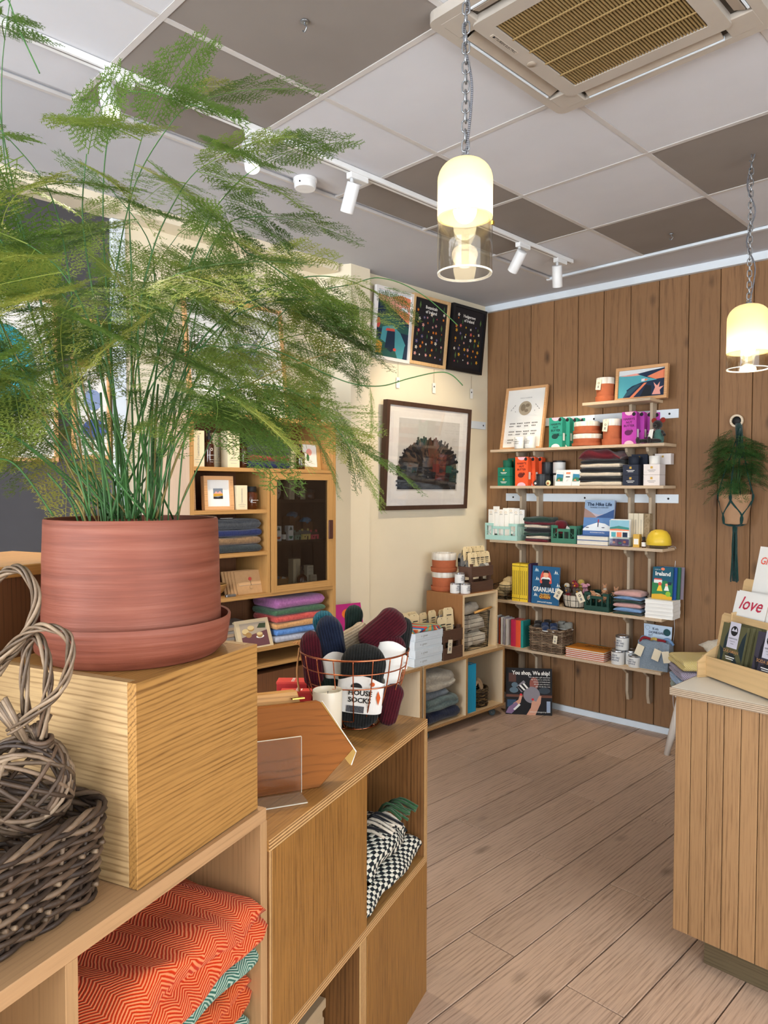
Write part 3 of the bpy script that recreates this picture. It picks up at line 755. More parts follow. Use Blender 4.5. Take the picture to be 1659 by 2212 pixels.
# ------------------------------------------------------------------ second shelf
moon, rx, yb = frame_thing('framed_print', 'oak-framed moon chart leaning at the left of the upper shelf', 'picture', WW, .20, .135, Z2, .335, .455, .022, .016, MATS['frame_oak'], 11, mount=M_paper)
mo = Q('print_moon', '#b5a58c'); mo2 = Q('print_moon_dark', '#8d7d66')
sh_ = [(mo, elp(.1675, .30, .052, .052, 28)), (mo2, elp(.15, .305, .02, .026, 12)), (mo2, elp(.185, .32, .018, .013, 10)), (mo2, elp(.178, .282, .016, .012, 10))]
for sx in (-1, 1):
    for k in range(7):
        x = .1675 + sx * (.075 + .045 * ((k * 37) % 10) / 10); z = .275 + .05 * ((k * 53) % 10) / 10
        sh_.append((M_ink, [(x, z), (x + .006 * sx, z + .003), (x + .003 * sx, z + .008)]))
for r_ in range(3):
    for c_ in range(4):
        for a_ in range(2):
            for b_ in range(4 - a_):
                sh_.append((M_ink, elp(.06 + c_ * .06 + b_ * .012, .19 - r_ * .06 - a_ * .02, .0038, .0045, 7)))
art('print', moon, yb - .001, sh_, (0, 0, 0), rx)['kind'] = 'stuff'
txt('MOON CALENDAR', .011, M_inkg, moon, tilt(rx, (.1675, yb - .0015, .375)), (PI / 2 + rx[0], 0, 0))
M_enamel = pm('white_enamel', '#efeee8', .3, .02)
for i, (u, lb) in enumerate(((.386, 'left white printed candle mug in front of the moon chart'), (.468, 'right white printed candle mug in front of the moon chart'))):
    t = thing('candle_mug', lb, 'mug', WW, u, .165, Z2, 0, 'white candle mugs')
    lathe('body', M_enamel, [(0, 0), (.034, 0), (.038, .004), (.039, .08), (.0375, .082), (.0365, .08), (.035, .02), (0, .018)], t, (0, 0, 0), 28)
    for k, s in enumerate(('SEA', 'SWIMMING', 'CANDLE')): txt(s, .0105, M_inkg, t, (-.008, -.0396, .062 - .013 * k), bold=.0002)
def pouch_box(label, u, d, z, col, dark, sub, group, w=.098, h=.2, full=True):
    """tall confectionery carton with rounded top label"""
    m0 = Q('carton_' + col, col)
    t = thing('chocolate_box', label, 'box', WW, u, d, z, 0, group)
    v = [(0, 0, 0), (w, 0, 0), (w, .045, 0), (0, .045, 0), (0, 0, h), (w, 0, h), (w, .045, h * .96), (0, .045, h * .96)]
    mobj('carton', v, [(0, 3, 2, 1), (4, 5, 6, 7), (0, 1, 5, 4), (1, 2, 6, 5), (2, 3, 7, 6), (3, 0, 4, 7)], m0, t)
    pk_ = Q('carton_pink', '#efb9c8')
    art('print', t, -.0006, [(m0, rect(.001, w - .001, .001, h - .001)), (pk_, elp(w * .5, h - .001, w * .3, .022, 14, PI, 2 * PI)), (M_ink, elp(w * .82, h - .016, .012, .012, 12)), (pk_ if col != '#2f9a83' else M_paper, elp(w * .5, .0, w * .33, .024, 14, 0, PI)), (Q('carton_dk' + dark, dark), elp(w * .45, .073, .024, .017, 16)), (Q('carton_dk' + dark, dark), elp(w * .68, .082, .009, .009, 10))])
    if full:
        for k, s in enumerate(("HARRY'S", 'NUT', 'BUTTER')): txt(s, .019, Q('carton_dk' + dark, dark), t, (w / 2, -.0014, h - .046 - .021 * k), bold=.0006)
        for k, s in enumerate(sub): txt(s, .0095, Q('carton_dk' + dark, dark), t, (w / 2, -.0014, h - .108 - .011 * k))
    box('side_label', M_paper, (.0006, .026, .05), (w + .0004, .022, .07), t)
    return t
gr = 'nut-butter truffle boxes'
pouch_box('frontmost teal nut-butter box beside the moon chart', .612, .165, Z2, '#2f9a83', '#123f39', ('CHOCOLATE', 'TRUFFLES'), gr)
for k in range(3): pouch_box('teal nut-butter box, %s behind the frontmost one' % ORD[k], .640 + .028 * k, .115 - .05 * k, Z2, '#2f9a83', '#123f39', (), gr, full=False)
pouch_box('frontmost purple nut-butter box on the upper shelf', 1.122, .165, Z2, '#b33ea6', '#5a1450', ('PEANUT', 'TRUFFLES'), gr, w=.094, h=.203)
for k in range(3): pouch_box('purple nut-butter box, %s behind the frontmost one' % ORD[k], 1.150 + .028 * k, .115 - .05 * k, Z2, '#b33ea6', '#5a1450', (), gr, w=.094, h=.203, full=False)
# stacked low pots
lo = thing('terracotta_bowl', 'lower wide terracotta bowl with white rim, under another', 'bowl', WW, .862, .105, Z2, 0, 'stacked terracotta bowls')
def low_bowl(t, r):
    lathe('saucer', M_terra, [(0, 0), (r * 1.0, 0), (r * 1.08, .004), (r * 1.1, .022), (r * 1.03, .022), (0, .01)], t, (0, 0, 0), 36)
    lathe('bowl', M_terra, [(0, .012), (r * .97, .012), (r * 1.0, .018), (r * 1.0, .055), (r * .98, .055)], t, (0, 0, 0), 36)
    lathe('glazed_rim', M_glaze, [(r * 1.005, .05), (r * 1.01, .053), (r * 1.01, .076), (r * .98, .08), (r * .9, .08), (r * .88, .05), (0, .045)], t, (0, 0, 0), 36)
low_bowl(lo, .092)
up_ = thing('terracotta_bowl', 'upper wide terracotta bowl with white rim, on top of another', 'bowl', WW, .858, .105, Z2 + .081, 0, 'stacked terracotta bowls'); low_bowl(up_, .083)
pot_jar('tall white-rimmed terracotta pot with tag beside purple boxes', WW, 1.042, .125, Z2, .062, .166, 'glazed-rim terracotta pots', tagd=True)
def mouse():
    t = thing('mouse_doll', 'dark knitted mouse doll with red ears sitting at shelf end', 'doll', WW, 1.335, .12, Z2)
    fur = fabric('mouse_fur', '#3a3230', '#17110f', 300); red = fabric('mouse_ear', '#b8402f', '#7c1f16', 300); grn = fabric('mouse_jumper', '#5d8a80', '#36574f', 300)
    lathe('body', grn, [(0, 0), (.03, .003), (.034, .03), (.028, .06), (.018, .085), (0, .09)], t, (0, 0, 0), 18)
    h = ball('head', fur, (-.002, -.008, .115), (.028, .032, .029), t, 16)
    ball('muzzle', fur, (-.006, -.038, .108), (.013, .016, .011), t, 10)
    for s in (-1, 1):
        ball('ear', red, (s * .027, .0, .143), (.017, .007, .017), t, 12)
        ball('eye', M_ink, (s * .011 - .004, -.034, .121), .0035, t, 8)
        tube('arm', fur, spline([(s * .024, -.004, .075), (s * .042, -.02, .055), (s * .05, -.035, .05)], 4), .009, t, 8)
        tube('leg', fur, spline([(s * .018, -.01, .016), (s * .03 - .03, -.05, .018), (s * .035 - .05, -.085, .014)], 4), .012, t, 8)
        ball('foot', fur, (s * .035 - .056, -.092, .02), (.013, .012, .02), t, 10)
    mobj('scarf', [(-.04, -.036, .085), (-.012, -.042, .088), (-.02, -.046, .03), (-.05, -.04, .035)], [(0, 1, 2, 3)], M_paper, t)
mouse()

# ------------------------------------------------------------------ third shelf
def candle_boxes(u, d, mat, lid, colname, group, w=.10, bx2=True):
    for k in range(2):
        t = carton('candle_box', '%s %s candle box in the stack of two' % ('lower' if k == 0 else 'upper', colname), 'box', WW, u, d, Z3 + .0655 * k, w, .09, .0645, mat, 0, group)
        box('gold_seal', Q('gold_foil', '#c9a24a'), (.014, .0006, .014), (w / 2, -.0004, .045), t)
        box('print', M_white if colname != 'white' else M_inkg, (.05, .0006, .003), (w / 2, -.0004, .028), t); box('print', M_white if colname != 'white' else M_inkg, (.036, .0006, .0025), (w / 2, -.0004, .020), t)
gl = 'boxed candles on the third shelf'
cg = Q('box_emerald', '#12745c'); cn = Q('box_navy', '#232a3c'); cw = Q('box_white', '#e6dedb')
candle_boxes(.214, .178, cg, cg, 'emerald', gl); candle_boxes(1.14, .185, cn, cn, 'navy', gl); candle_boxes(1.272, .185, cw, cw, 'white', gl)
for (u, m_, nm, d) in ((.257, cg, 'emerald', .115), (1.182, cn, 'navy', .115), (1.315, cw, 'white', .12)):
    t = thing('candle_glass', '%s candle in a tumbler on top of the candle boxes' % nm, 'candle', WW, u, d, Z3 + .1305, 0, gl)
    lathe('tumbler', Q('cup_' + nm, {'emerald': '#1d6a50', 'navy': '#1e2534', 'white': '#efece6'}[nm]), [(0, 0), (.029, 0), (.032, .004), (.034, .05), (.032, .052), (.031, .05), (.03, .04), (0, .04)], t, (0, 0, 0), 24)
    tube('wick', M_ink, [(0, 0, .04), (.001, 0, .048)], .0008, t, 4)
for (u, m_, nm, w) in ((.222, cg, 'emerald', .085), (1.138, cn, 'navy', .11), (1.292, cw, 'white', .1)):
    t = carton('gift_box', '%s open gift box standing behind the tumbler candle' % nm, 'box', WW, u, .062, Z3 + .1305, w, .05, .068, m_, 0, gl)
    box('gold_seal', Q('gold_foil', '#c9a24a'), (.012, .0006, .012), (w / 2, -.0004, .05), t)
pouch_box('frontmost orange nut-butter box on the third shelf', .359, .18, Z3, '#ea5a2b', '#6a1d0c', ('ALMOND', 'TRUFFLES'), gr, w=.102, h=.2)
for k in range(2): pouch_box('orange nut-butter box, %s behind the frontmost one' % ORD[k], .386 + .026 * k, .13 - .05 * k, Z3, '#ea5a2b', '#6a1d0c', (), gr, w=.102, h=.2, full=False)
M_slate = pm('slate_tin', '#2b2f34', .4); M_slate2 = pm('slate_tin_lid', '#1d2023', .4); M_sil = pm('silver_lid', '#b9bcc0', .25, metal=.9); M_tinw = pm('white_tin', '#e9e8e4', .4, .02)
tin('lower black travel candle tin at the shelf front', WW, .558, .155, Z3, .041, .08, M_slate, M_slate2, gl)
tin('black travel candle tin at the back, bottom of its pair', WW, .552, .07, Z3, .041, .08, M_slate, M_slate2, gl)
tin('upper black travel candle tin at the back', WW, .552, .07, Z3 + .081, .041, .083, M_slate, M_slate2, gl)
tin('lower white travel candle tin behind the leaflet', WW, .65, .085, Z3, .042, .085, M_tinw, M_slate2, gl)
tin('upper white travel candle tin behind the leaflet', WW, .648, .085, Z3 + .086, .042, .085, M_tinw, M_slate2, gl)
for i, (u, m_, lb) in enumerate(((.527, M_slate, 'tiny black and white round ornament at the shelf edge'), (.622, Q('pale_yellow', '#dcd7a4'), 'tiny pale yellow round ornament at the shelf edge'))):
    t = thing('round_ornament', lb, 'ornament', WW, u, .188, Z3, 0)
    ball('disc', m_, (0, 0, .019), (.019, .006, .019), t, 16); ball('face', M_paper if i == 0 else M_terra, (0, -.005, .016), (.009, .003, .008), t, 10)
lf = thing('greeting_card', 'colourful landscape card standing open on the third shelf', 'card', WW, .672, .188, Z3)
for k, (x0, x1, yy) in enumerate(((0, .06, -.004), (.06, .118, .004), (.118, .178, -.004))):
    mobj('card_leaf', [(x0, 0 if k != 2 else .004, 0), (x1, .004 if k == 0 else 0, 0), (x1, .026, .105), (x0, .022, .105)], [(0, 1, 2, 3)], M_paper, lf)
R_ = (-math.radians(12), 0, 0)
for x0 in (.006, .124):
    art('print', lf, -.0015, [(Q('print_sea', '#3a86a8'), rect(x0, x0 + .048, .03, .095)), (Q('print_field', '#3b7d5c'), [(x0, .03), (x0 + .048, .03), (x0 + .048, .05), (x0 + .02, .058), (x0, .046)]), (cor, [(x0 + .006, .034), (x0 + .03, .032), (x0 + .02, .045)]), (sky_, [(x0, .08), (x0 + .048, .076), (x0 + .048, .095), (x0, .095)])], (0, 0, 0), R_)['kind'] = 'stuff'
box('print', M_ink, (.03, .0004, .006), tilt(R_, (.089, -.002, .06)), lf, 0, R_); box('print', cor, (.03, .0004, .012), tilt(R_, (.089, -.002, .085)), lf, 0, R_)
k_cream = fabric('knit_cream', '#e9dfce', '#bfae96', 260); k_black = fabric('knit_black', '#26262a', '#0f0f12', 260); k_burg = fabric('knit_burgundy', '#7b1f2c', '#3d0b14', 260); k_green = fabric('knit_green', '#2f4a40', '#172a23', 260)
k_navy = fabric('knit_navy', '#25304f', '#10172b', 260); k_pink = fabric('knit_pink', '#dbb0ac', '#b48782', 260); k_sky = fabric('knit_sky', '#8fb2da', '#5d83b3', 260); k_grey = fabric('knit_grey', '#63676b', '#383b3e', 260)
z = Z3
for k, (m_, nm, hh) in enumerate(((k_cream, 'cream', .028), (k_black, 'black', .032), (k_cream, 'cream', .026), (k_black, 'black', .030), (k_cream, 'cream', .026), (k_black, 'black', .026))):
    o = cloth('sweater', m_, .29 - .006 * k, .17, hh - .002, (0, 0, 0), None, 1, 20 + k, sag=.002); at(o, WW, .985, .1, z); z += hh
    tag(o, '%s folded sweater, %s from the bottom of the stack' % (nm, ORD[k]), 'sweater', 'folded sweaters on the third shelf')
o = cloth('sweater', k_burg, .29, .17, .062, (0, 0, 0), None, 1, 33, sag=.012, droop=.03); at(o, WW, .98, .1, z); tag(o, 'burgundy sweater crumpled on top of the black and cream stack', 'sweater', 'folded sweaters on the third shelf')
# ------------------------------------------------------------------ fourth shelf
def plastic_crate(label, fr, u, d, z, w, dp, h, mat, rot=0, group='folding plastic crates', nslat=5):
    t = thing('plastic_crate', label, 'crate', fr, u, d, z, rot, group); k = .006
    bx('base', mat, 0, w, 0, dp, 0, .006, t)
    for (x0, x1, y0, y1, nm) in ((0, w, 0, k, 'f'), (0, w, dp - k, dp, 'b'), (0, k, k, dp - k, 'l'), (w - k, w, k, dp - k, 'r')):
        bx('lower_rail', mat, x0, x1, y0, y1, .006, h * .28, t, .001)
        if nm in 'fb':
            bx('top_rail', mat, x0, x0 + w * .26, y0 - .001, y1 + .001, h * .84, h, t, .001); bx('top_rail', mat, x1 - w * .26, x1, y0 - .001, y1 + .001, h * .84, h, t, .001)
            bx('handle_rail', mat, x0 + w * .24, x1 - w * .24, y0, y1, h * .66, h * .82, t, .001)
        else: bx('top_rail', mat, x0 - .001, x1 + .001, y0, y1, h * .84, h, t, .001)
        L = (x1 - x0) if nm in 'fb' else (y1 - y0)
        for i in range(nslat + 1):
            q = i / nslat; top = h * (.84 if (abs(q - .5) > .25 or nm in 'lr') else .66)
            if nm in 'fb': box('slat', mat, (.008 if 0 < i < nslat else .014, k, top - h * .28), (x0 + .007 + (w - .014) * q, (y0 + y1) / 2, (top + h * .28) / 2), t, 0, (0, 0, 0))
            else: box('slat', mat, (k, .008, top - h * .28), ((x0 + x1) / 2, y0 + .006 + (L - .012) * q, (top + h * .28) / 2), t)
        if nm == 'f':
            for i in range(nslat):
                for s in (-1, 1):
                    if i in (0, nslat - 1) : tube('lattice', mat, [(x0 + w * (i + .1) / nslat, k / 2, h * (.3 if s > 0 else .62)), (x0 + w * (i + .9) / nslat, k / 2, h * (.62 if s > 0 else .3))], .002, t, 4)
    return t
M_mint = pm('mint_plastic', '#a9d3cb', .45, .03); M_gcr = pm('green_plastic', '#3d7a62', .45, .05); M_dgr = pm('bottle_green_plastic', '#123f33', .45, .05)
plastic_crate('pale mint folding crate at the left of the fourth shelf', WW, .128, .205, Z4, .265, .13, .118, M_mint)
rr = random.Random(4)
for k in range(7):
    t = carton('tea_packet', 'white printed packet in the mint crate, %s from the left' % ORD[k], 'packet', WW, .145 + .033 * k, .19 - .012 * k, Z4 + .03 + .012 * (k % 3 == 1), .05, .011, .185 + .01 * (k % 2), M_paper, -8 + 3 * k, 'white packets in the mint crate')
    box('print', M_inkg, (.026, .0005, .003), (.025, -.0003, .15), t); lathe('emblem', Q('gold_foil', '#c9a24a'), [(.006, 0), (.008, 0)], t, (.025, -.0005, .165), 12, True, (PI / 2, 0, 0))
z = Z4
for k, (m_, nm, hh, wd) in enumerate(((k_burg, 'burgundy', .022, .17), (k_cream, 'cream', .02, .17), (k_green, 'dark green', .024, .19), (k_black, 'black', .03, .2), (k_cream, 'cream', .022, .18), (k_burg, 'burgundy', .02, .2), (k_green, 'dark green', .034, .2))):
    o = cloth('sweater', m_, wd, .125, hh - .003, (0, 0, 0), None, 1, 50 + k, sag=.003); at(o, WW, .535 + .008 * (k % 2), .134, z); z += hh
    tag(o, '%s folded knit beside the mint crate, %s from the bottom' % (nm, ORD[k]), 'sweater', 'folded knits on the fourth shelf')
plastic_crate('green folding crate in the middle of the fourth shelf', WW, .648, .19, Z4, .182, .16, .118, M_gcr, nslat=4)
cap = thing('beanie', 'burgundy wool cap poking out of the green crate', 'hat', WW, .665, .09, Z4 + .06)
lathe('crown', k_burg, [(0, .09), (.03, .086), (.046, .07), (.05, .03), (.049, 0)], cap, (0, 0, 0), 20); lathe('cuff', k_burg, [(.049, .0), (.054, .002), (.054, .03), (.05, .032)], cap, (0, 0, 0), 20)
c2_ = thing('beanie', 'dark green wool cap lying in the green crate', 'hat', WW, .755, .10, Z4 + .03); lathe('crown', k_green, [(0, .085), (.03, .08), (.05, .06), (.054, 0)], c2_, (0, 0, 0), 18)
box('label_tag', M_paper, (.03, .001, .02), (.0, -.055, .07), c2_, 0, (.3, .5, 0))
blu = Q('book_blue', '#41629a')
for k in range(2): book('%s blue book lying flat under the hiking book' % ('lower' if k == 0 else 'upper'), WW, .836, .192, Z4 + .03 * k, .215, .0295, .16, blu, 0, 'hiking books', 'flat')
hk, R_ = book('upright blue hiking book with mountain lake cover', WW, .848, .135, Z4 + .06, .205, .02, .232, blu, 0, 'hiking books', 'front', 9)
art('cover_art', hk, -.0006, [(Q('hk_sky', '#9fb9d8'), rect(0, .205, .12, .232)), (Q('hk_mist', '#c9bcc4'), [(0, .115), (.205, .115), (.205, .15), (.1, .135), (0, .165)]), (Q('hk_mtn', '#b08f86'), [(0, .11), (.09, .118), (.05, .15), (0, .178)]), (Q('hk_mtn2', '#3f5f92'), [(.205, .105), (.08, .118), (.15, .145), (.205, .172)]), (Q('hk_lake', '#5d86bd'), rect(0, .205, .06, .116)), (Q('hk_shore', '#e4ebf2'), [(0, .0), (.205, 0), (.205, .05), (.15, .078), (.1, .085), (.03, .062), (0, .04)]), (Q('hk_edge', '#4c6fa8'), rect(0, .205, 0, .03)), (Q('hk_dark', '#2d3c55'), elp(.03, .05, .014, .003, 8)), (Q('hk_dark', '#2d3c55'), elp(.14, .052, .012, .003, 8)), (Q('hk_red', '#b8383a'), rect(.1, .108, .085, .105)), (Q('hk_dark', '#2d3c55'), rect(.1, .107, .055, .085))], (0, 0, 0), R_)
txt('The Hike Life', .031, Q('hk_ink', '#1f3350'), hk, tilt(R_, (.104, -.003, .203)), (PI / 2 + R_[0], 0, 0), bold=.0008)
txt('50 MORE TO EXPLORE', .0125, Q('hk_ink', '#1f3350'), hk, tilt(R_, (.104, -.003, .182)), (PI / 2 + R_[0], 0, 0)); txt('ROZANNA PURCELL', .011, M_white, hk, tilt(R_, (.104, -.003, .018)), (PI / 2 + R_[0], 0, 0))
cp = thing('card_rack', 'acrylic rack of landscape greeting cards beside the hiking book', 'card rack', WW, 1.057, .188, Z4)
for k in range(3):
    c = bx('card', M_paper, 0, .13, .006 + .012 * k, .007 + .012 * k, .004, .165 + .003 * k, cp)
art('print', cp, .0052, [(Q('cr_sky', '#8fc3d6'), rect(.002, .128, .1, .165)), (Q('cr_hill', '#3f8d86'), [(.002, .1), (.128, .1), (.128, .12), (.06, .13), (.002, .118)]), (cor, [(.002, .1), (.128, .1), (.128, .106), (.05, .112), (.002, .108)]), (M_paper, rect(.002, .128, .05, .098)), (Q('cr_multi', '#6d5a86'), rect(.002, .128, .004, .048)), (tq, rect(.012, .042, .06, .09)), (cor, rect(.048, .08, .06, .09)), (nv, rect(.086, .118, .06, .09)), (pk, elp(.03, .025, .01, .008, 8)), (Q('cr_hill', '#3f8d86'), elp(.07, .022, .012, .007, 8)), (cor, elp(.1, .03, .01, .008, 8))])
bx('front_sheet', glass('acrylic', '#f4f8f8', .02, .6), -.003, .133, 0, .0025, 0, .06, cp); bx('rack_base', MATS['acrylic'], -.003, .133, 0, .06, 0, .003, cp); bx('rack_side', MATS['acrylic'], .13, .133, .0025, .06, .003, .06, cp)
for k in range(3):
    t = carton('incense_box', 'tall white incense box, %s from the left behind the cards' % ORD[k], 'box', WW, 1.142 + .033 * k, .095, Z4, .031, .05, .208, M_cardt, 0, 'white incense boxes')
    box('print', M_inkg, (.002, .0005, .1), (.016, -.0003, .12), t)
fb = carton('incense_box', 'floral patterned beige box beside the yellow lamp', 'box', WW, 1.243, .095, Z4, .036, .05, .208, fabric('floral_paper', '#bfa98a', '#7d6847', 90, .8, bump=0, sheen=0))
yb_ = carton('oil_box', 'small yellow box in front of the white boxes', 'box', WW, 1.203, .165, Z4, .04, .035, .08, Q('oil_yellow', '#d6ab4e')); box('label', M_paper, (.03, .0005, .035), (.02, -.0004, .035), yb_)
ob = thing('oil_bottle', 'tiny dark oil bottle with white label on the fourth shelf', 'bottle', WW, 1.272, .165, Z4); M_amber = pm('amber_glass', '#3a1a08', .12, .05, spec=.7)
lathe('bottle', M_amber, [(0, 0), (.012, 0), (.0135, .002), (.0135, .04), (.008, .045), (.008, .05)], ob, (0, 0, 0), 18); lathe('cap', M_black, [(.009, .046), (.0095, .066), (0, .067)], ob, (0, 0, 0), 16); lathe('label', M_paper, [(.0137, .008), (.0137, .034)], ob, (0, 0, 0), 18)
yl = thing('dome_lamp', 'small yellow dome lamp on a clear base at the shelf end', 'lamp', WW, 1.357, .145, Z4); M_yel = pm('yellow_enamel', '#e8c53c', .35, .02)
lathe('shade', M_yel, [(.071, .02), (.073, .022), (.072, .05), (.063, .082), (.045, .105), (.02, .114), (0, .115), ], yl, (0, 0, 0), 36); lathe('base', MATS['acrylic'], [(.05, 0), (.052, .002), (.052, .024), (.05, .024)], yl, (0, 0, 0), 28)
lathe('vent', M_ink, [(0, 0), (.004, 0)], yl, (-.004, -.045, .104), 10, True, (PI / 2 - .9, 0, 0))
tube('cable', M_wplast, spline([(.05, .02, .004), (.05, .145, -.005), (.048, .137, -.15), (.04, .135, -.3), (.052, .137, -.5), (.042, .135, -.65), (.057, .135, -.8), (.052, .13, -.95), (.08, .1, -1.05)], 6), .0017, yl, 5)

# ------------------------------------------------------------------ fifth shelf
def wire_basket(t, mat, r0, r1, h, nv, nh, wr=.0014, ell=1.0, rim=.0022, rect_=None):
    """open wire basket: hoops and uprights; round, or rectangular when rect_ = (w, d)"""
    def ringpts(q, n=28):
        if rect_:
            s = r0 + (r1 - r0) * q
            return [(x * s, y * s, h * q) for x, y in rrect(rect_[0] / 2, rect_[1] / 2, min(rect_) * .18, 4)]
        r = r0 + (r1 - r0) * q
        return [(r * math.cos(2 * PI * i / n), r * ell * math.sin(2 * PI * i / n), h * q) for i in range(n)]
    for k in range(nh + 1): tube('hoop', mat, ringpts(k / nh), rim if k in (0, nh) else wr, t, 5, True)
    base = ringpts(0); top = ringpts(1); n = len(base)
    for k in range(nv):
        i = int(k * n / nv); tube('upright_wire', mat, [Vector(base[i]).lerp(Vector(top[i]), q / 3) for q in range(4)], wr, t, 5)
    for k in range(4):
        i = int(k * n / 8); tube('floor_wire', mat, [base[i], base[(i + n // 2) % n]], wr, t, 5)
M_bwire = pm('black_wire', '#26231f', .45, metal=.6); muslin = fabric('muslin', '#e6d3ab', '#c2a776', 120, bump=.3, sheen=.1); canvas_w = fabric('canvas_white', '#e6ddcd', '#c0b29a', 150, bump=.3)
def crumple(name, mat, c, r, parent, seed, amp=.22, seg=16, rot=(0, 0, 0)):
    """bunched soft cloth: lobed lump"""
    rnd = random.Random(seed); ph = [rnd.random() * 6.28 for _ in range(8)]; n = seg // 2 + 2; vs_, fs = [], []
    for i in range(seg):
        a = 2 * PI * i / seg
        for k in range(n):
            b = PI * k / (n - 1)
            q = 1 + amp * (math.sin(3 * a + ph[0] + 2 * b) * .5 + math.sin(5 * a + ph[1] - 3 * b) * .35 + math.sin(7 * b + ph[2] + 2 * a) * .35) * math.sin(b)
            vs_.append((r[0] * q * math.sin(b) * math.cos(a), r[1] * q * math.sin(b) * math.sin(a), -r[2] * q * math.cos(b)))
    for i in range(seg):
        j = (i + 1) % seg
        for k in range(n - 1): fs.append((i * n + k, j * n + k, j * n + k + 1, i * n + k + 1))
    o = mobj(name, vs_, fs, mat, parent, c, rot, True)
    bm = bmesh.new(); bm.from_mesh(o.data); bmesh.ops.remove_doubles(bm, verts=bm.verts, dist=1e-6); bm.to_mesh(o.data); bm.free()
    return o
t = thing('wire_basket', 'black wire basket at the left end of the fifth shelf', 'basket', WW, .245, .12, Z5 + .003); wire_basket(t, M_bwire, .9, 1.0, .10, 16, 5, rect_=(.13, .14))
for k, (x, y, z, s) in enumerate(((-.02, .0, .04, .05), (.015, -.01, .075, .055), (.03, .02, .115, .045))):
    o = crumple('cotton_bag', muslin, (0, 0, 0), (s, s, s * .75), None, 60 + k); at(o, WW, .245 + x, .12 - y, Z5 + z + .01); tag(o, 'beige cotton bag in the wire basket, %s' % ('at the bottom', 'in the middle', 'on top')[k], 'bag', 'cotton bags in the shelf basket')
yel = Q('spine_yellow', '#e9c632')
for k in range(8):
    t, _ = book('yellow-spined picture book, %s from the left of the row' % ORD[k], WW, .336 + .0150 * k + (.004 if k > 3 else 0), .172, Z5, .1, .0145, .262, yel, 0, 'yellow-spined books', 'spine')
    for q in (.02, .245): box('band', M_ink, (.0125, .0004, .004), (.00725, -.0003, q), t)
    box('print', Q('spine_ink', '#8a7420'), (.005, .0004, .17), (.00725, -.0003, .13), t)
book('purple book at the right end of the yellow row', WW, .462, .165, Z5, .094, .02, .268, Q('book_purple', '#3c2a52'), 0, None, 'spine')
gbk, R_ = book('blue pirate picture book with red-haired figure on cover', WW, .492, .175, Z5, .206, .012, .258, Q('gr_blue', '#1d5b86'), 0, None, 'front', 4)
w_ = Q('gr_white', '#eef0ec')
shp = [(Q('gr_blue', '#1d5b86'), rect(.001, .205, .001, .257))]
for (x, zz) in ((.022, .225), (.03, .165), (.17, .215), (.022, .055), (.19, .13)):
    shp += [(w_, [(x, zz), (x + .012, zz), (x + .006, zz + .022)]), (w_, [(x + .015, zz), (x + .024, zz), (x + .016, zz + .016)]), (Q('gr_wave', '#9cc6da'), rect(x - .006, x + .03, zz - .005, zz - .002))]
hair = Q('gr_hair', '#d9574a'); skin = Q('gr_skin', '#f2b08a')
shp += [(hair, elp(.106, .195, .038, .038, 18)), (hair, [(.066, .2), (.146, .2), (.152, .145), (.06, .145)]), (w_, elp(.106, .172, .036, .016, 14)), (Q('gr_coat', '#1c2430'), [(.078, .172), (.134, .172), (.15, .115), (.062, .115)]), (skin, elp(.106, .2, .02, .018, 14)), (Q('gr_coat', '#1c2430'), [(.08, .215), (.132, .215), (.12, .232), (.092, .232)]), (hair, elp(.072, .15, .008, .01, 8)), (hair, elp(.14, .15, .008, .01, 8)), (Q('gr_skirt', '#7c3d27'), [(.07, .035), (.14, .035), (.148, .066), (.064, .066)])]
art('cover_art', gbk, -.0006, shp, (0, 0, 0), R_)
txt('GRANUAILE', .044, w_, gbk, tilt(R_, (.104, -.0042, .098)), (PI / 2 + R_[0], 0, 0), sx=.78, bold=.0012)
txt('The PIRATE', .014, Q('gr_gold', '#e3b24a'), gbk, tilt(R_, (.104, -.0044, .068)), (PI / 2 + R_[0], 0, 0), bold=.0004); txt('QUEEN', .026, Q('gr_gold', '#e3b24a'), gbk, tilt(R_, (.104, -.0044, .05)), (PI / 2 + R_[0], 0, 0), bold=.0008); txt('JOHN & FATTI BURKE', .0115, w_, gbk, tilt(R_, (.104, -.003, .014)), (PI / 2 + R_[0], 0, 0), bold=.0003)
t = thing('wire_basket', 'round black wire basket of knitted toys on the fifth shelf', 'basket', WW, .796, .112, Z5 + .003); wire_basket(t, M_bwire, .078, .094, .135, 18, 3)
lathe('liner', canvas_w, [(0, .004), (.072, .004), (.076, .01), (.086, .075), (.082, .078), (.07, .03), (0, .02)], t, (0, 0, 0), 26, wob=.02)
def toy(label, x, y, z, body, head, extra, s=1.0, rot=0):
    t = thing('knitted_toy', label, 'toy', WW, .796 + x, .112 - y, Z5 + z, rot, 'knitted toys in the wire basket')
    ball('body', body, (0, 0, .02 * s), (.022 * s, .02 * s, .026 * s), t, 12); ball('head', head, (0, -.006, .055 * s), (.02 * s, .019 * s, .019 * s), t, 12)
    if extra == 'beak': lathe('beak', Q('beak', '#e0a02a'), [(.006, 0), (0, .012)], t, (0, -.024, .054 * s), 8, True, (PI / 2, 0, 0))
    if extra == 'ears':
        for s_ in (-1, 1): ball('ear', head, (s_ * .02, 0, .07 * s), (.014, .006, .008), t, 8, (0, s_ * .4, 0))
    for s_ in (-1, 1): ball('eye', M_ink, (s_ * .007, -.023 * s, .06 * s), .0022, t, 6)
kr = fabric('toy_red', '#a82a33', '#6d151c', 300); kb = fabric('toy_brown', '#7c6c60', '#4f4239', 300); ky = fabric('toy_yellow', '#e3c86c', '#b8963a', 300); kp = fabric('toy_pink', '#e6a9b8', '#bf7d90', 300); kw = fabric('toy_white', '#ece6d8', '#bdb29c', 300)
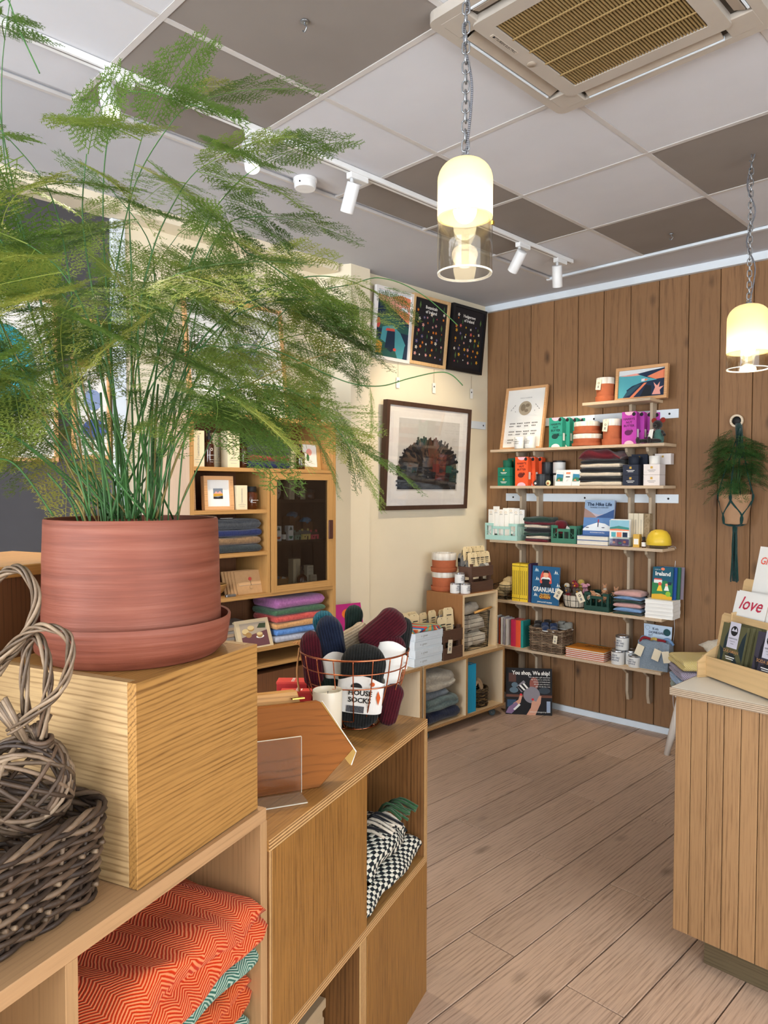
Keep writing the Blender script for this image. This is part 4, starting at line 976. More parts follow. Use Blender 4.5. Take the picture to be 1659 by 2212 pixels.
toy('red robin toy in front at the basket\'s right', .038, -.04, .055, kr, kb, 'beak'); toy('red robin toy in front at the basket\'s left', -.04, -.035, .055, kr, kb, 'beak'); toy('brown knitted bird toy in the basket\'s middle', .0, .0, .085, kb, kr, 'beak', 1.05); toy('yellow knitted chick toy at the basket\'s back', .02, .035, .095, ky, ky, 'beak', 1.2); toy('pink knitted pig toy hanging over the right rim', .068, -.005, .085, kp, kp, 'ears'); toy('navy and white knitted penguin toy at the left rim', -.065, .0, .08, k_navy, kw, 'beak'); toy('red knitted bird toy peeking out at the back left', -.03, .035, .1, kr, kr, 'beak')
for i, (x, z, r_, lb) in enumerate(((-.085, .09, .5, ''), (.075, .085, -.45, ''))): swing_tag(t, (x, -.085, z + .03), .045, .07, (0, r_, 0))
plastic_crate('dark green folding crate of little dolls on the fifth shelf', WW, .895, .195, Z5, .168, .155, .118, M_dgr, nslat=4)
kd = fabric('doll_peach', '#d9a37a', '#b07a52', 300)
for k, (x, y, z, rz) in enumerate(((.03, .03, .085, 70), (.08, .025, .092, -60), (.13, .03, .088, 80), (.05, .075, .095, -75), (.105, .08, .11, 15), (.15, .075, .1, 60), (.09, .115, .125, -10), (.165, .11, .11, 40))):
    t = thing('rag_doll', 'peach rag doll in the dark green crate, number %s from the front' % ORD[k], 'doll', WW, .895 + x, .195 - y, Z5 + z, rz, 'rag dolls in the crate')
    t.rotation_euler.x = math.radians(60 if k < 6 else 10)
    lathe('body', kd if k % 3 else kw, [(0, -.03), (.013, -.026), (.015, -.01), (.01, .012), (0, .014)], t, (0, 0, 0), 12); ball('head', kd, (0, 0, .024), .013, t, 12)
    for s in (-1, 1):
        lathe('ear', kd, [(.005, 0), (.004, .012), (0, .02)], t, (s * .008, 0, .03), 8, True, (0, s * .3, 0)); tube('arm', kd, [(s * .01, 0, .004), (s * .022, -.006, -.012)], .0038, t, 6); tube('leg', kd, [(s * .006, 0, -.026), (s * .01, -.004, -.05)], .0045, t, 6)
z = Z5
for k, (m_, nm, hh) in enumerate(((k_green, 'dark green', .018), (k_sky, 'pale blue', .026), (k_pink, 'pink', .03), (k_green, 'dark green', .02), (k_sky, 'pale blue', .02), (k_pink, 'pink', .036))):
    o = cloth('wool_hat', m_, .185 - .004 * (k % 3), .12, hh - .003, (0, 0, 0), None, 1, 80 + k, sag=.003, droop=.008); at(o, WW, 1.18, .132, z); z += hh
    tag(o, '%s knitted hat, %s from the bottom of the hat stack' % (nm, ORD[k]), 'hat', 'stacked knitted hats')
for k in range(5): book('white paperback, %s from the bottom at the shelf end' % ORD[k], WW, 1.293 + .002 * (k % 2), .192, Z5 + .0225 * k, .172, .022, .12, M_paper, 0, 'white paperbacks under the Ireland books', 'flat', pages=M_paper)
irc = ('#1d5a6e', '#1f4f9a', '#2f6b4a', '#8a7d8a')
for k in range(4):
    t, R_ = book('%s picture book about Ireland on the white paperbacks' % ('frontmost green and teal', 'blue', 'dark green', 'grey')[k], WW, 1.318 + .013 * k, .15 - .024 * k, Z5 + .113, .124, .013, .196, Q('ire_%d' % k, irc[k]), 0, 'Ireland picture books', 'front', 6)
    if k == 0:
        g_ = Q('ire_green', '#2c7d4b')
        art('cover_art', t, -.0006, [(g_, [(0, 0), (.124, 0), (.124, .1), (.08, .115), (.03, .1), (0, .105)]), (Q('ire_yel', '#d9a92f'), [(0, 0), (.124, 0), (.124, .02), (.06, .034), (0, .028)]), (w_, rect(.01, .06, .098, .118)), (hair, rect(.012, .058, .118, .126)), (Q('ire_y', '#eec63b'), [(.03, .05), (.065, .05), (.055, .088), (.042, .088)]), (hair, elp(.048, .094, .011, .011, 12)), (w_, [(.074, .055), (.105, .055), (.096, .084), (.082, .084)]), (skin, elp(.089, .09, .009, .009, 10)), (cor, elp(.062, .185, .012, .009, 10)), (Q('ire_lime', '#8fbf3f'), elp(.1, .035, .016, .016, 12)), (nv, rect(.095, .118, .09, .108))], (0, 0, 0), R_)
        txt('Ireland', .034, w_, t, tilt(R_, (.064, -.0035, .155)), (PI / 2 + R_[0], 0, 0), bold=.0012); txt('A DAY IN', .008, w_, t, tilt(R_, (.03, -.0035, .18)), (PI / 2 + R_[0], 0, 0))

# ------------------------------------------------------------------ lowest shelf
for k in range(6):
    t, _ = book('thin greeting-card booklet, %s from the left on the lowest shelf' % ORD[k], WW, .190 + .020 * k, .175 + .004 * (k % 2), Z6, .1, .010, .195 - .004 * (k % 3), (M_paper, Q('bk_grey', '#a9a3a3'), Q('bk_rust', '#b04a2c'), M_paper, Q('bk_lilac', '#cfc6d4'), M_paper)[k], 4 - k, 'thin booklets', 'spine')
for k, (c_, nm) in enumerate((('#d92f5a', 'crimson'), ('#d92f5a', 'crimson'), ('#ef5a33', 'orange'), ('#ef5a33', 'orange'), ('#1f8f8a', 'teal'))):
    book('%s-spined paperback, %s in the bright row beside the wicker basket' % (nm, ORD[k]), WW, .328 + .020 * k, .17, Z6, .095, .0195, .188, Q('bright_' + nm, c_), 0, 'bright paperbacks', 'spine')
    t = bpy.context.scene.objects[-1] if False else None
M_wick = [pm('wicker_%d' % k, c, .6, .2, 60, .2) for k, c in enumerate(('#8d745c', '#75604c', '#a08a70', '#66503d'))]
def wicker(t, w, d, h, rows, nst, mats, wr=.004, flare=1.06, rim=True, corner=.2, seg=84, rng=1, amp=1.0):
    """woven basket: stakes, and weavers passing alternately in front of and behind them"""
    rnd = random.Random(rng); base = rrect(w / 2, d / 2, min(w, d) * corner, 5)
    P = [Vector((x, y)) for x, y in base]; per = [0]
    for i in range(len(P)): per.append(per[-1] + (P[(i + 1) % len(P)] - P[i]).length)
    def pt(s):
        s = (s % 1) * per[-1]
        for i in range(len(P)):
            if s <= per[i + 1]:
                q = (s - per[i]) / max(1e-9, per[i + 1] - per[i]); a = P[i]; b = P[(i + 1) % len(P)]; tn = (b - a).normalized()
                return a.lerp(b, q), Vector((tn.y, -tn.x))
        return P[0], Vector((1, 0))
    for r_ in range(rows):
        q = (r_ + .5) / rows; sc = 1 + (flare - 1) * q; pts = []
        jig = rnd.random() * .001
        for i in range(seg):
            p, n = pt(i / seg); a = math.sin(PI * nst * i / seg + (PI if r_ % 2 else 0)) * wr * .9 * amp
            pts.append(((p.x * sc + n.x * a), (p.y * sc + n.y * a), h * q + jig + wr * .35 * math.sin(i * .7 + r_)))
        tube('weaver', mats[rnd.randrange(len(mats))], pts, wr * (.85 + .3 * rnd.random()), t, 5, True)
    for k in range(nst):
        p, n = pt((k + .5) / nst); tube('stake', mats[k % len(mats)], [(p.x, p.y, 0), (p.x * (1 + (flare - 1) * .5), p.y * (1 + (flare - 1) * .5), h * .5), (p.x * flare, p.y * flare, h)], wr * .8, t, 5)
    if rim:
        for k in range(3):
            pts = []
            for i in range(seg):
                p, n = pt(i / seg); a = 2 * PI * (i * 14 / seg + k / 3)
                pts.append((p.x * flare + n.x * math.cos(a) * wr, p.y * flare + n.y * math.cos(a) * wr, h + wr + math.sin(a) * wr))
            tube('rim_cane', mats[(k + 1) % len(mats)], pts, wr * .95, t, 5, True)
    prism('base', mats[-1], [(x, y) for x, y in base], 0, .006, t, (0, 0, 0.006), (PI / 2, 0, 0))
t = thing('wicker_basket', 'brown wicker basket of baby shoes on the lowest shelf', 'basket', WW, .612, .112, Z6 + .004); wicker(t, .25, .17, .15, 17, 22, M_wick, .0042, 1.04)
swing_tag(t, (.09, -.105, .13), .03, .055)
def bootie(label, x, y, mat, rot, z=.145, s=1.0):
    t = thing('baby_shoe', label, 'shoe', WW, .612 + x, .112 - y, Z6 + z, rot, 'knitted baby shoes in the wicker basket')
    lathe('sole', M_paper, [(0, 0), (.9, 0), (1, .1), (.98, .25), (0, .3)], t, (0, 0, 0), 20); t.children[0].scale = (.03 * s, .055 * s, .03 * s)
    ball('toe', mat, (0, -.018 * s, .016 * s), (.028 * s, .034 * s, .022 * s), t, 14)
    lathe('ankle', mat, [(.026 * s, .005), (.027 * s, .03 * s), (.024 * s, .045 * s), (.02 * s, .045 * s), (.019 * s, .02 * s)], t, (0, .022 * s, .004), 16)
    for q in range(3): tube('lace', mat, spline([(-.016 * s, -.014 * s + q * .01, .036 * s), (0, -.016 * s + q * .01, .042 * s), (.016 * s, -.012 * s + q * .01, .036 * s)], 4), .0028 * s, t, 5)
sb = fabric('shoe_brown', '#3d3531', '#1c1714', 260); sn = fabric('shoe_navy', '#35486f', '#1b2741', 260); sg = fabric('shoe_grey', '#a9a79d', '#77756c', 260)
bootie('left dark brown knitted baby shoe', -.085, -.03, sb, 25); bootie('right dark brown knitted baby shoe', -.045, .02, sb, 15, .15); bootie('left navy knitted baby shoe at basket front', -.012, -.055, sn, 35); bootie('right navy knitted baby shoe at basket front', .045, -.045, sn, 30); bootie('left grey knitted baby shoe at the back', .03, .05, sg, -60, .15); bootie('right grey knitted baby shoe at the back', .085, .045, sg, -80, .15)
orc = Q('book_orange', '#d9892b')
for k in range(5):
    t, _ = book('flat orange picture book, %s from the bottom of its stack' % ORD[k], WW, .764 + .002 * (k % 2), .194, Z6 + .0125 * k, .27, .012, .18, orc if k == 4 else Q('book_red_edge', '#c9542c'), 0, 'orange picture books', 'flat')
    if k == 4:
        pts = lambda L: [(x, y) for x, y in L]
        a_ = art('cover_art', t, -.0126, [(Q('ob_teal', '#2f7f78'), [(0, .0), (.05, .0), (.08, .06), (.04, .13), (.06, .18), (0, .18)]), (Q('ob_teal', '#2f7f78'), [(.13, 0), (.2, 0), (.19, .035), (.14, .04)]), (Q('ob_yel', '#e8b53f'), elp(.16, .06, .05, .022, 14))], (0, 0, 0), (PI / 2, 0, 0))
        a_.rotation_euler = (-PI / 2, 0, 0); a_.location = (0, .18, 0.0); a_.scale = (1, 1, 1)
        txt('MUDDLE THE', .026, M_ink, t, (.17, .14, .0125), (0, 0, 0), bold=.0005); txt('MAGIC PUFFIN', .026, M_ink, t, (.17, .112, .0125), (0, 0, 0), bold=.0005)
tx = ('IRISH', 'TURF FIRE', 'CANDLE'); gt = 'white candle tins on the lowest shelf'
tin('left lower white candle tin on the lowest shelf', WW, 1.112, .158, Z6, .041, .09, M_tinw, M_sil, gt, tx); tin('back lower white candle tin, partly hidden', WW, 1.178, .105, Z6, .041, .09, M_tinw, M_sil, gt); tin('upper white candle tin, stacked on two others', WW, 1.13, .135, Z6 + .091, .041, .09, M_tinw, M_sil, gt, tx); tin('short white candle tin at the front right', WW, 1.222, .165, Z6, .036, .074, M_tinw, M_sil, gt, tx)
felt = fabric('grey_felt', '#93a1ad', '#6c7986', 150, bump=.2)
bg = thing('felt_bag', 'grey felt bag with tags at the end of the lowest shelf', 'bag', WW, 1.245, .17, Z6)
v = [(0, 0, 0), (.185, 0, 0), (.185, .1, 0), (0, .1, 0), (-.004, .012, .17), (.05, .004, .182), (.1, .01, .172), (.15, .004, .18), (.19, .012, .168), (.188, .085, .18), (.09, .095, .19), (-.002, .085, .18)]
mobj('body', v, [(3, 2, 1, 0), (0, 1, 8, 7, 6, 5, 4), (1, 2, 9, 8), (2, 3, 11, 10, 9), (3, 0, 4, 11)], felt, bg)
mobj('header_card', [(.02, .05, .15), (.185, .052, .15), (.19, .056, .268), (.015, .054, .272)], [(0, 1, 2, 3)], Q('header_blue', '#c4d8ec'), bg)
txt('Kids', .022, M_inkb, bg, (.09, .049, .245)); txt('DONEGAL', .02, M_inkb, bg, (.095, .049, .222), bold=.0003); txt('KIT', .018, M_inkb, bg, (.06, .049, .203)); lathe('badge', Q('badge_teal', '#1f4d52'), [(0, 0), (.022, 0)], bg, (.16, .0485, .232), 18, True, (PI / 2, 0, 0)); lathe('badge_ring', M_inkb, [(.013, 0), (.014, 0)], bg, (.04, .0485, .25), 18, True, (PI / 2, 0, 0))
for k, (m_, p) in enumerate(((kr, [(.005, .02, .16), (.03, .01, .19), (.07, .02, .185)]), (ky, [(.07, .03, .18), (.1, .01, .192), (.12, .03, .178)]), (kr, [(.1, .03, .185), (.13, .012, .186), (.16, .03, .18)]), (k_sky, [(.13, .05, .17), (.17, .03, .195), (.2, .05, .16)]), (k_sky, [(0, .05, .17), (.02, .03, .19), (.05, .05, .18)]))): tube('yarn_loop', m_, spline(p, 5), .009, bg, 7)
for (x, z, r_) in ((.012, .15, .35), (.118, .135, .3), (.178, .13, -.2)): swing_tag(bg, (x, -.002, z), .045, .07, (0, r_, 0), False)
# sign board on the floor in the corner
pb = thing('sign_board', 'shipping sign with hands holding a grey vase, on the floor', 'sign', WW, .395, .335, 0, 35)
bx('board', Q('sign_black', '#1b1a1e'), 0, .312, 0, .006, 0, .315, pb)
R_ = (-math.radians(6), 0, 0)
for o in pb.children: o.location = tilt(R_, o.location); o.rotation_euler = R_
sk = Q('sign_skin', '#d9a288'); gv = Q('sign_vase', '#8f8a92')
art('photo', pb, -.0008, [(Q('sign_shelf', '#6e4536'), rect(0, .312, .118, .135)), (Q('sign_shelf2', '#5b3b34'), rect(.02, .07, .22, .28)), (Q('sign_jar', '#5f7482'), elp(.055, .165, .03, .02, 12)), (Q('sign_jar', '#5f7482'), elp(.06, .2, .022, .018, 12)), (Q('sign_blur', '#9a5a4e'), elp(.19, .21, .03, .045, 14)), (Q('sign_jar2', '#39444e'), elp(.26, .165, .04, .022, 12)), (Q('sign_blue', '#33506b'), rect(.01, .07, .05, .1)), (gv, elp(.175, .135, .056, .056, 24)), (gv, [(.105, .15), (.16, .19), (.12, .232), (.075, .192)])] + [((M_white if k % 2 else M_ink), [(.078 + .012 * k, .19 - .0 + .006 * k), (.088 + .012 * k, .195 + .006 * k), (.122 + .010 * k, .163 + .006 * k), (.112 + .010 * k, .157 + .006 * k)]) for k in range(0, 5)] + [(sk, [(.06, .05), (.1, .08), (.112, .13), (.098, .14), (.085, .1), (.05, .075)]), (sk, [(.14, .0), (.2, .0), (.235, .08), (.24, .13), (.225, .13), (.205, .09), (.185, .1), (.175, .085), (.17, .05)]), (Q('sign_nail', '#d92f38'), elp(.103, .135, .009, .008, 8)), (Q('sign_nail', '#d92f38'), elp(.182, .105, .009, .008, 8)), (Q('sign_sleeve', '#8a6f94'), [(0, .01), (.04, .005), (.09, .06), (.07, .085), (.02, .05)]), (w_, [(.05, .035), (.062, .028), (.1, .065), (.09, .075)]), (Q('sign_light', '#9fb2cc'), rect(.275, .3, .02, .095))], (0, 0, 0), R_)
txt('You shop, We ship!', .036, M_white, pb, tilt(R_, (.298, -.0045, .282)), (PI / 2 + R_[0], 0, 0), 'RIGHT', sx=.88, bold=.0012)
for k, ln in enumerate(('We can ship a gift anywhere', 'Ask in store or online for', 'delivery in Ireland and', 'abroad, just choose a', 'gift, we do the rest')): txt(ln, .0125, M_white, pb, tilt(R_, (.298, -.0045, .255 - .0155 * k)), (PI / 2 + R_[0], 0, 0), 'RIGHT')
txt('www.irishdesignshop.com', .013, M_white, pb, tilt(R_, (.23, -.0045, .022)), (PI / 2 + R_[0], 0, 0))
# macrame hanger with a fern pot (fern fronds are added with the other foliage)
mh = thing('hanging_planter', 'clay pot with fern in a dark green macrame hanger', 'planter', WW, 1.782, .115, 1.345)
M_mac = fabric('macrame_cord', '#1f4a45', '#0f2a28', 200); M_clay = pm('pale_clay', '#b58e6c', .8, .06, 30, .1)
lathe('pot', M_clay, [(0, 0), (.06, 0), (.063, .004), (.084, .13), (.088, .134), (.088, .168), (.084, .17), (.078, .165), (.075, .15), (0, .148)], mh, (0, 0, 0), 32)
lathe('soil', pm('potting_soil', '#3a2a1e', .95, .3, 80), [(0, .15), (.077, .152)], mh, (0, 0, 0), 20)
for k in range(4):
    a = PI / 4 + k * PI / 2; b = a + PI / 2; m2 = a + PI / 4
    P = lambda an, r, z: (r * math.cos(an), r * math.sin(an), z)
    tube('cord', M_mac, spline([P(a, .066, 0), P(a, .07, .05), P(m2, .09, .135), P(m2, .094, .17)], 5), .006, mh, 6); tube('cord', M_mac, spline([P(b, .066, 0), P(b, .07, .05), P(m2, .09, .135), P(m2, .094, .17)], 5), .006, mh, 6)
    tube('cord', M_mac, spline([P(m2, .094, .165), P(m2, .06, .3), (0, .07, .55)], 5), .004, mh, 6)
    tube('cord', M_mac, spline([(0, 0, -.012), P(a, .04, -.008), P(a, .066, .004)], 4), .006, mh, 6)
tube('braid', M_mac, [(0, .07, .38), (-.008, .085, .5), (-.018, .1, .58)], .02, mh, 8)
lathe('ring', wood('ring_wood', '#e6d3b8', '#b99a72', 'X'), [(.026, -.007), (.037, -.007), (.037, .007), (.026, .007), (.026, -.007)], mh, (-.028, .096, .598), 28, True, (PI / 2, 0, 0))
ball('peg', M_black, (-.028, .1, .598), (.025, .012, .025), mh, 14)
rr = random.Random(5)
tube('tassel_knot', M_mac, [(0, 0, -.012), (0, 0, -.05)], .014, mh, 8)
for k in range(18):
    a = rr.random() * 6.28; q = rr.random(); tube('tassel_strand', M_mac, spline([(.008 * math.cos(a), .008 * math.sin(a), -.03), (.012 * math.cos(a), .012 * math.sin(a), -.16), (.026 * q * math.cos(a), .022 * q * math.sin(a), -.325 - .012 * rr.random())], 4), .0042, mh, 5)
# stool with folded towels behind the sales counter
sto = thing('stool', 'pale wooden stool behind the counter carrying folded towels', 'stool', WW, 1.695, .235, 0)
M_pale = wood('limed_wood', '#d9cfc4', '#b3a596', 'Z', rings=1.4, fine=.3, tone=.02)
bx('seat', M_pale, -.15, .15, -.13, .13, .345, .372, sto, .004)
for sx in (-1, 1):
    for sy in (-1, 1): tube('leg', M_pale, [(sx * .125, sy * .10, .345), (sx * .158, sy * .112, .17), (sx * .193, sy * .125, .0)], .017, sto, 8, radii=[.023, .023, .017])
    tube('stretcher', M_pale, [(sx * .168, -.116, .12), (sx * .168, .116, .12)], .009, sto, 8)
z = .372
for k, (c1, c2_, nm, hh) in enumerate((('#d8ded6', '#1f5a4d', 'dark green', .05), ('#e6ecf2', '#3f86c4', 'blue', .048), ('#d9d2df', '#5a4569', 'purple', .056), ('#f2e9c2', '#d0ad22', 'yellow', .062))):
    o = cloth('towel', herring('towel_' + nm.replace(' ', '_'), c2_, c1, .006, 700), (.28), .36, hh - .006, (0, 0, 0), None, 2, 90 + k, sag=.003, rot=(0, 0, 0)); at(o, WW, 1.69, .255, z + .002, -62 + 3 * k); z += hh
    tag(o, '%s patterned towel, %s from the bottom on the stool' % (nm, ORD[k]), 'towel', 'folded towels on the stool')
o = crumple('cloth_bag', canvas_w, (0, 0, 0), (.11, .09, .045), None, 77, .3); at(o, WW, 1.76, .22, z + .05); tag(o, 'cream cloth bag crumpled on top of the towels', 'bag')
# ------------------------------------------------------------------ pictures on the cream wall
def hung(name, label, y0, x_b, z0, w, h, th, bar, matf, lean, mount, glaz=False):
    """frame on the cream wall, its top tipping away from the wall"""
    T_, rx, yb = frame_thing(name, label, 'picture', DR, y0, x_b, z0, w, h, th, bar, matf, -lean, 0, None, mount, glaz)
    return T_, rx, yb
M_wfr = pm('white_frame', '#ece8e4', .5, .02); M_bfr = pm('black_frame', '#131316', .45, .05); M_ofr = wood('ash_frame', '#dcb684', '#b98d58', 'Z', rings=1.8, tone=.02); M_wfrd = wood('walnut_frame', '#4a3326', '#2a1a12', 'Z', rings=2.1, tone=.02)
nightm = Q('night_print', '#1c1a1e')
wf_, rx, yb = hung('framed_print', 'white-framed coastal print with coral sky, leftmost of three', 3.142, -3.300, 2.366, .338, .448, .024, .02, M_wfr, 5.5, M_paper)
B_ = lambda pts: [(x * .298 + .02, zz * .408 + .02) for x, zz in pts]
tl = Q('wf_teal', '#4d9aa3'); dk = Q('wf_navy', '#1d3046'); dg = Q('wf_green', '#2c5b52'); ye = Q('wf_gold', '#d39a3f')
art('print', wf_, yb - .001, [(cor, B_(rect(0, 1, 0, 1))), (pk, B_([(0, .8), (1, .72), (1, .82), (.4, .92), (0, .92)])), (sky_, B_([(0, .93), (.4, .92), (.7, .98), (1, .96), (1, 1), (0, 1)])), (sky_, B_([(.7, .76), (.95, .74), (.9, .8), (.75, .8)])), (dk, B_([(0, .86), (.3, .8), (.6, .7), (1, .56), (1, .2), (0, .2)])), (dg, B_([(0, .6), (.5, .64), (1, .5), (1, .4), (0, .42)])), (tl, B_([(.1, .0), (.2, .45), (.5, .5), (.75, .4), (1, .16), (1, 0)])), (dg, B_([(0, 0), (.7, 0), (.6, .14), (.3, .22), (0, .3)])), (dk, B_([(.3, .14), (.35, .42), (.58, .42), (.6, .14), (.5, .08)])), (hair, B_([(.3, .4), (.58, .41), (.56, .45), (.32, .44)])), (ye, B_([(0, .04), (.2, .05), (.22, .2), (.08, .24), (0, .22)])), (hair, B_(elp(.07, .5, .06, .08, 12))), (dk, B_([(.86, 0), (1, 0), (1, .3), (.9, .2)])), (hair, B_(elp(.6, .13, .05, .025, 10)))], (0, 0, 0), rx)
def botanical(label, y0, xb, z0, w, h, matf, l1, l2, seed):
    T_, rx, yb = hung('framed_print', label, y0, xb, z0, w, h, .028, .02, matf, 6, nightm)
    rnd = random.Random(seed); bits = []
    cols = [Q('fl_white', '#ece9e0'), Q('fl_yellow', '#e0ac2f'), Q('fl_pink', '#c94d63'), Q('fl_violet', '#5b5d9a'), Q('fl_leaf', '#3f6b3f'), Q('fl_rose', '#dda0a8'), Q('fl_orange', '#d9722f'), Q('fl_leaf2', '#5d7a44')]
    for i in range(6):
        for j in range(9):
            x = .04 + (w - .08) * (i + .2 + .6 * rnd.random()) / 6; z = .05 + (h - .09) * (j + .2 + .6 * rnd.random()) / 9
            if h * .76 < z < h * .9 and w * .22 < x < w * .8: continue
            c = cols[rnd.randrange(8)]; r_ = .006 + .009 * rnd.random()
            if 'leaf' in c.name: bits.append((c, [(x, z - r_ * 1.6), (x + r_ * .6, z), (x, z + r_ * 1.8), (x - r_ * .6, z)]))
            else:
                n = 5; pts = []
                for q in range(n * 4):
                    a = 2 * PI * q / (n * 4); rad = r_ * (.72 + .28 * math.cos(a * n)); pts.append((x + rad * math.cos(a), z + rad * math.sin(a)))
                bits.append((c, pts))
                if r_ > .01: bits.append((cols[1] if c is not cols[1] else cols[6], elp(x, z, r_ * .3, r_ * .3, 8)))
    art('print', T_, yb - .001, bits, (0, 0, 0), rx, .00003)['kind'] = 'stuff'
    for k, s in enumerate((l1, l2)): txt(s, .029, M_white, T_, tilt(rx, (w * .5, yb - .005, h * (.845 - .065 * k))), (PI / 2 + rx[0], 0, 0), bold=.0006)
    return T_
botanical('oak-framed dark botanical flower print, middle of three', 3.478, -3.300, 2.374, .366, .452, M_ofr, 'Botanicals', 'of Ireland', 3)
botanical('black-framed hedgerow flower print, nearest the plank wall', 3.864, -3.288, 2.374, .372, .456, M_bfr, 'Hedgerows', 'of Ireland', 9)
for y, lb in ((3.39, 'white-framed print'), (3.745, 'oak-framed print'), (4.155, 'black-framed print')):
    t = thing('price_tag', 'small white price tag hanging below the %s' % lb, 'tag', DR, y, -3.318, 2.20, 0, 'price tags below the pictures')
    bx('card', M_paper, -.016, .016, -.001, 0, 0, .07, t); box('print', M_ink, (.01, .0004, .01), (0, -.0013, .045), t); tube('string', M_string, [(0, 0, .07), (0, 0, .165)], .0008, t, 4)
big, rx, yb = hung('framed_print', 'large walnut-framed print of a turf stack on pale paper', 3.226, -3.288, 1.403, .848, .705, .038, .028, M_wfrd, 3.2, Q('mount_white', '#eee9e4'), True)
pg = Q('photo_grey', '#cfcac2')
M_turf = [Q('turf_%d' % k, c) for k, c in enumerate(('#2b2724', '#4a3a30', '#1c1c20', '#5c4a3c', '#34363c', '#553a2a', '#64382a'))]
def inner(q): return q
art('mount', big, yb - .0008, [(Q('deckle_paper', '#f4efe8'), rect(.075, .775, .07, .645)), (pg, rect(.125, .735, .125, .60))], (0, 0, 0), rx)
bits = []; rnd = random.Random(12)
for k in range(420):
    a = rnd.random() * PI; q = rnd.random() ** .5; x = .43 + .285 * q * math.cos(a); z = .255 + .215 * q * math.sin(a)
    an = a + (rnd.random() - .5) * .9; L = .02 + .02 * rnd.random(); W_ = .005 + .005 * rnd.random(); c, s = math.cos(an), math.sin(an)
    bits.append((M_turf[rnd.randrange(5) if not (.0 < (x - .42) < .09 and z > .27) else rnd.randrange(5, 7)], [(x - c * L + s * W_, z - s * L - c * W_), (x + c * L + s * W_, z + s * L - c * W_), (x + c * L - s * W_, z + s * L + c * W_), (x - c * L - s * W_, z - s * L + c * W_)]))
base_ = [(M_turf[2], [(.13, .135), (.72, .135), (.725, .27), (.7, .3), (.15, .3), (.135, .27)]), (M_turf[0], elp(.43, .27, .29, .2, 24, 0, PI))]
for k in range(160):
    x = .15 + .54 * rnd.random(); z = .14 + .14 * rnd.random(); L = .02 + .03 * rnd.random(); bits.append((M_turf[rnd.choice((0, 2, 4, 2))], rect(x - L, x + L, z, z + .006 + .006 * rnd.random())))
bits.append((Q('turf_red', '#5e2620'), rect(.46, .53, .255, .31))); bits.append((Q('turf_green', '#20493c'), rect(.6, .66, .25, .3)))
art('print', big, yb - .0012, base_ + bits, (0, 0, 0), rx, .000012)['kind'] = 'stuff'

# ------------------------------------------------------------------ oak dresser
XF = -3.0; dr = thing('oak_dresser', 'tall oak dresser with open shelves and a glazed door', 'cabinet', DR, 1.698, XF, 0)
W, D, HH, B = .884, .295, 1.90, .02   # local x = along wall, y = back
M_drV = wood('dresser_oak_z', '#b58850', '#7a532b', 'Z', rings=2.4, fig=.8, tone=.03, stretch=9, line=.45); M_drX = wood('dresser_oak_x', '#b58850', '#7a532b', 'X', rings=2.4, fig=.8, tone=.03, stretch=9, line=.45)
bx('side_panel', wood('dresser_side', '#c2a58a', '#957860', 'Z', rings=2.1, fig=.8, tone=.02, stretch=12, line=.3), 0, B, .002, D, 0, HH, dr); bx('side_edge', M_drV, -.0005, B + .0005, 0, .004, 0, HH, dr)
bx('side_panel', M_drV, W - B, W, 0, D, 0, HH, dr)
bx('top_board', M_drX, B, W - B, 0, D, HH - B, HH, dr); bx('back_panel', M_darkoak, B, W - B, D - .008, D, .1, HH - B, dr)
for z in (1.642, 1.013, .741, .655): bx('shelf_board', M_drX, B, W - B, .001, D - .008, z - .019, z, dr)
bx('divider', M_drV, .432, .447, .001, D - .008, 1.013, 1.642 - .019, dr)
for z in (1.436, 1.225): bx('shelf_board', M_drX, B, .432, .002, D - .008, z - .019, z, dr)
M_blkwood = wood('black_wood', '#2a211b', '#120c08', 'X')
for z in (1.483, 1.268): bx('inner_shelf', M_blkwood, .455, W - B, .045, D - .01, z - .016, z, dr)
bx('inner_back', pm('cabinet_dark', '#14110f', .9), .447, W - B, D - .012, D - .009, 1.013, 1.622, dr)
bx('inner_side', MATS['cabinet_dark'], .447, .449, .03, D - .012, 1.013, 1.622, dr); bx('inner_side', MATS['cabinet_dark'], W - B - .002, W - B, .03, D - .012, 1.013, 1.622, dr)
bx('plinth', M_darkoak, B, W - B, .03, .045, 0, .1, dr); bx('shelf_board', M_drX, B, W - B, .001, D - .008, .1, .12, dr); bx('shelf_board', M_drX, B, W - B, .001, D - .008, .38, .4, dr)
dd = bpy.data.objects.new('door', None); link(dd, dr); dd.location = (.453, 0, 1.011)
dw, dh, st = .408, .609, .034
bx('stile', M_drV, 0, st, -.004, .018, 0, dh, dd); bx('stile', M_drV, dw - st, dw, -.004, .018, 0, dh, dd); bx('door_rail', M_drX, st, dw - st, -.004, .018, 0, st, dd); bx('door_rail', M_drX, st, dw - st, -.004, .018, dh - st, dh, dd)
bx('pane', glass('cabinet_pane', '#cfd0d0', .02, .5), st, dw - st, .006, .009, st, dh - st, dd)
bx('handle', pm('leather_pull', '#4a2a20', .5, .1), dw - .035, dw - .004, -.012, -.004, .258, .36, dd, .003)
def dres(y, d, z): return (y, XF - d, z)
def dthing(name, label, cat, y, d, z, rot=0, group=None): return thing(name, label, cat, DR, y, XF - d, z, rot, group)
M_cream2 = Q('pack_cream', '#e6d8b4'); M_creams = Q('pack_cream_side', '#b3a48c')
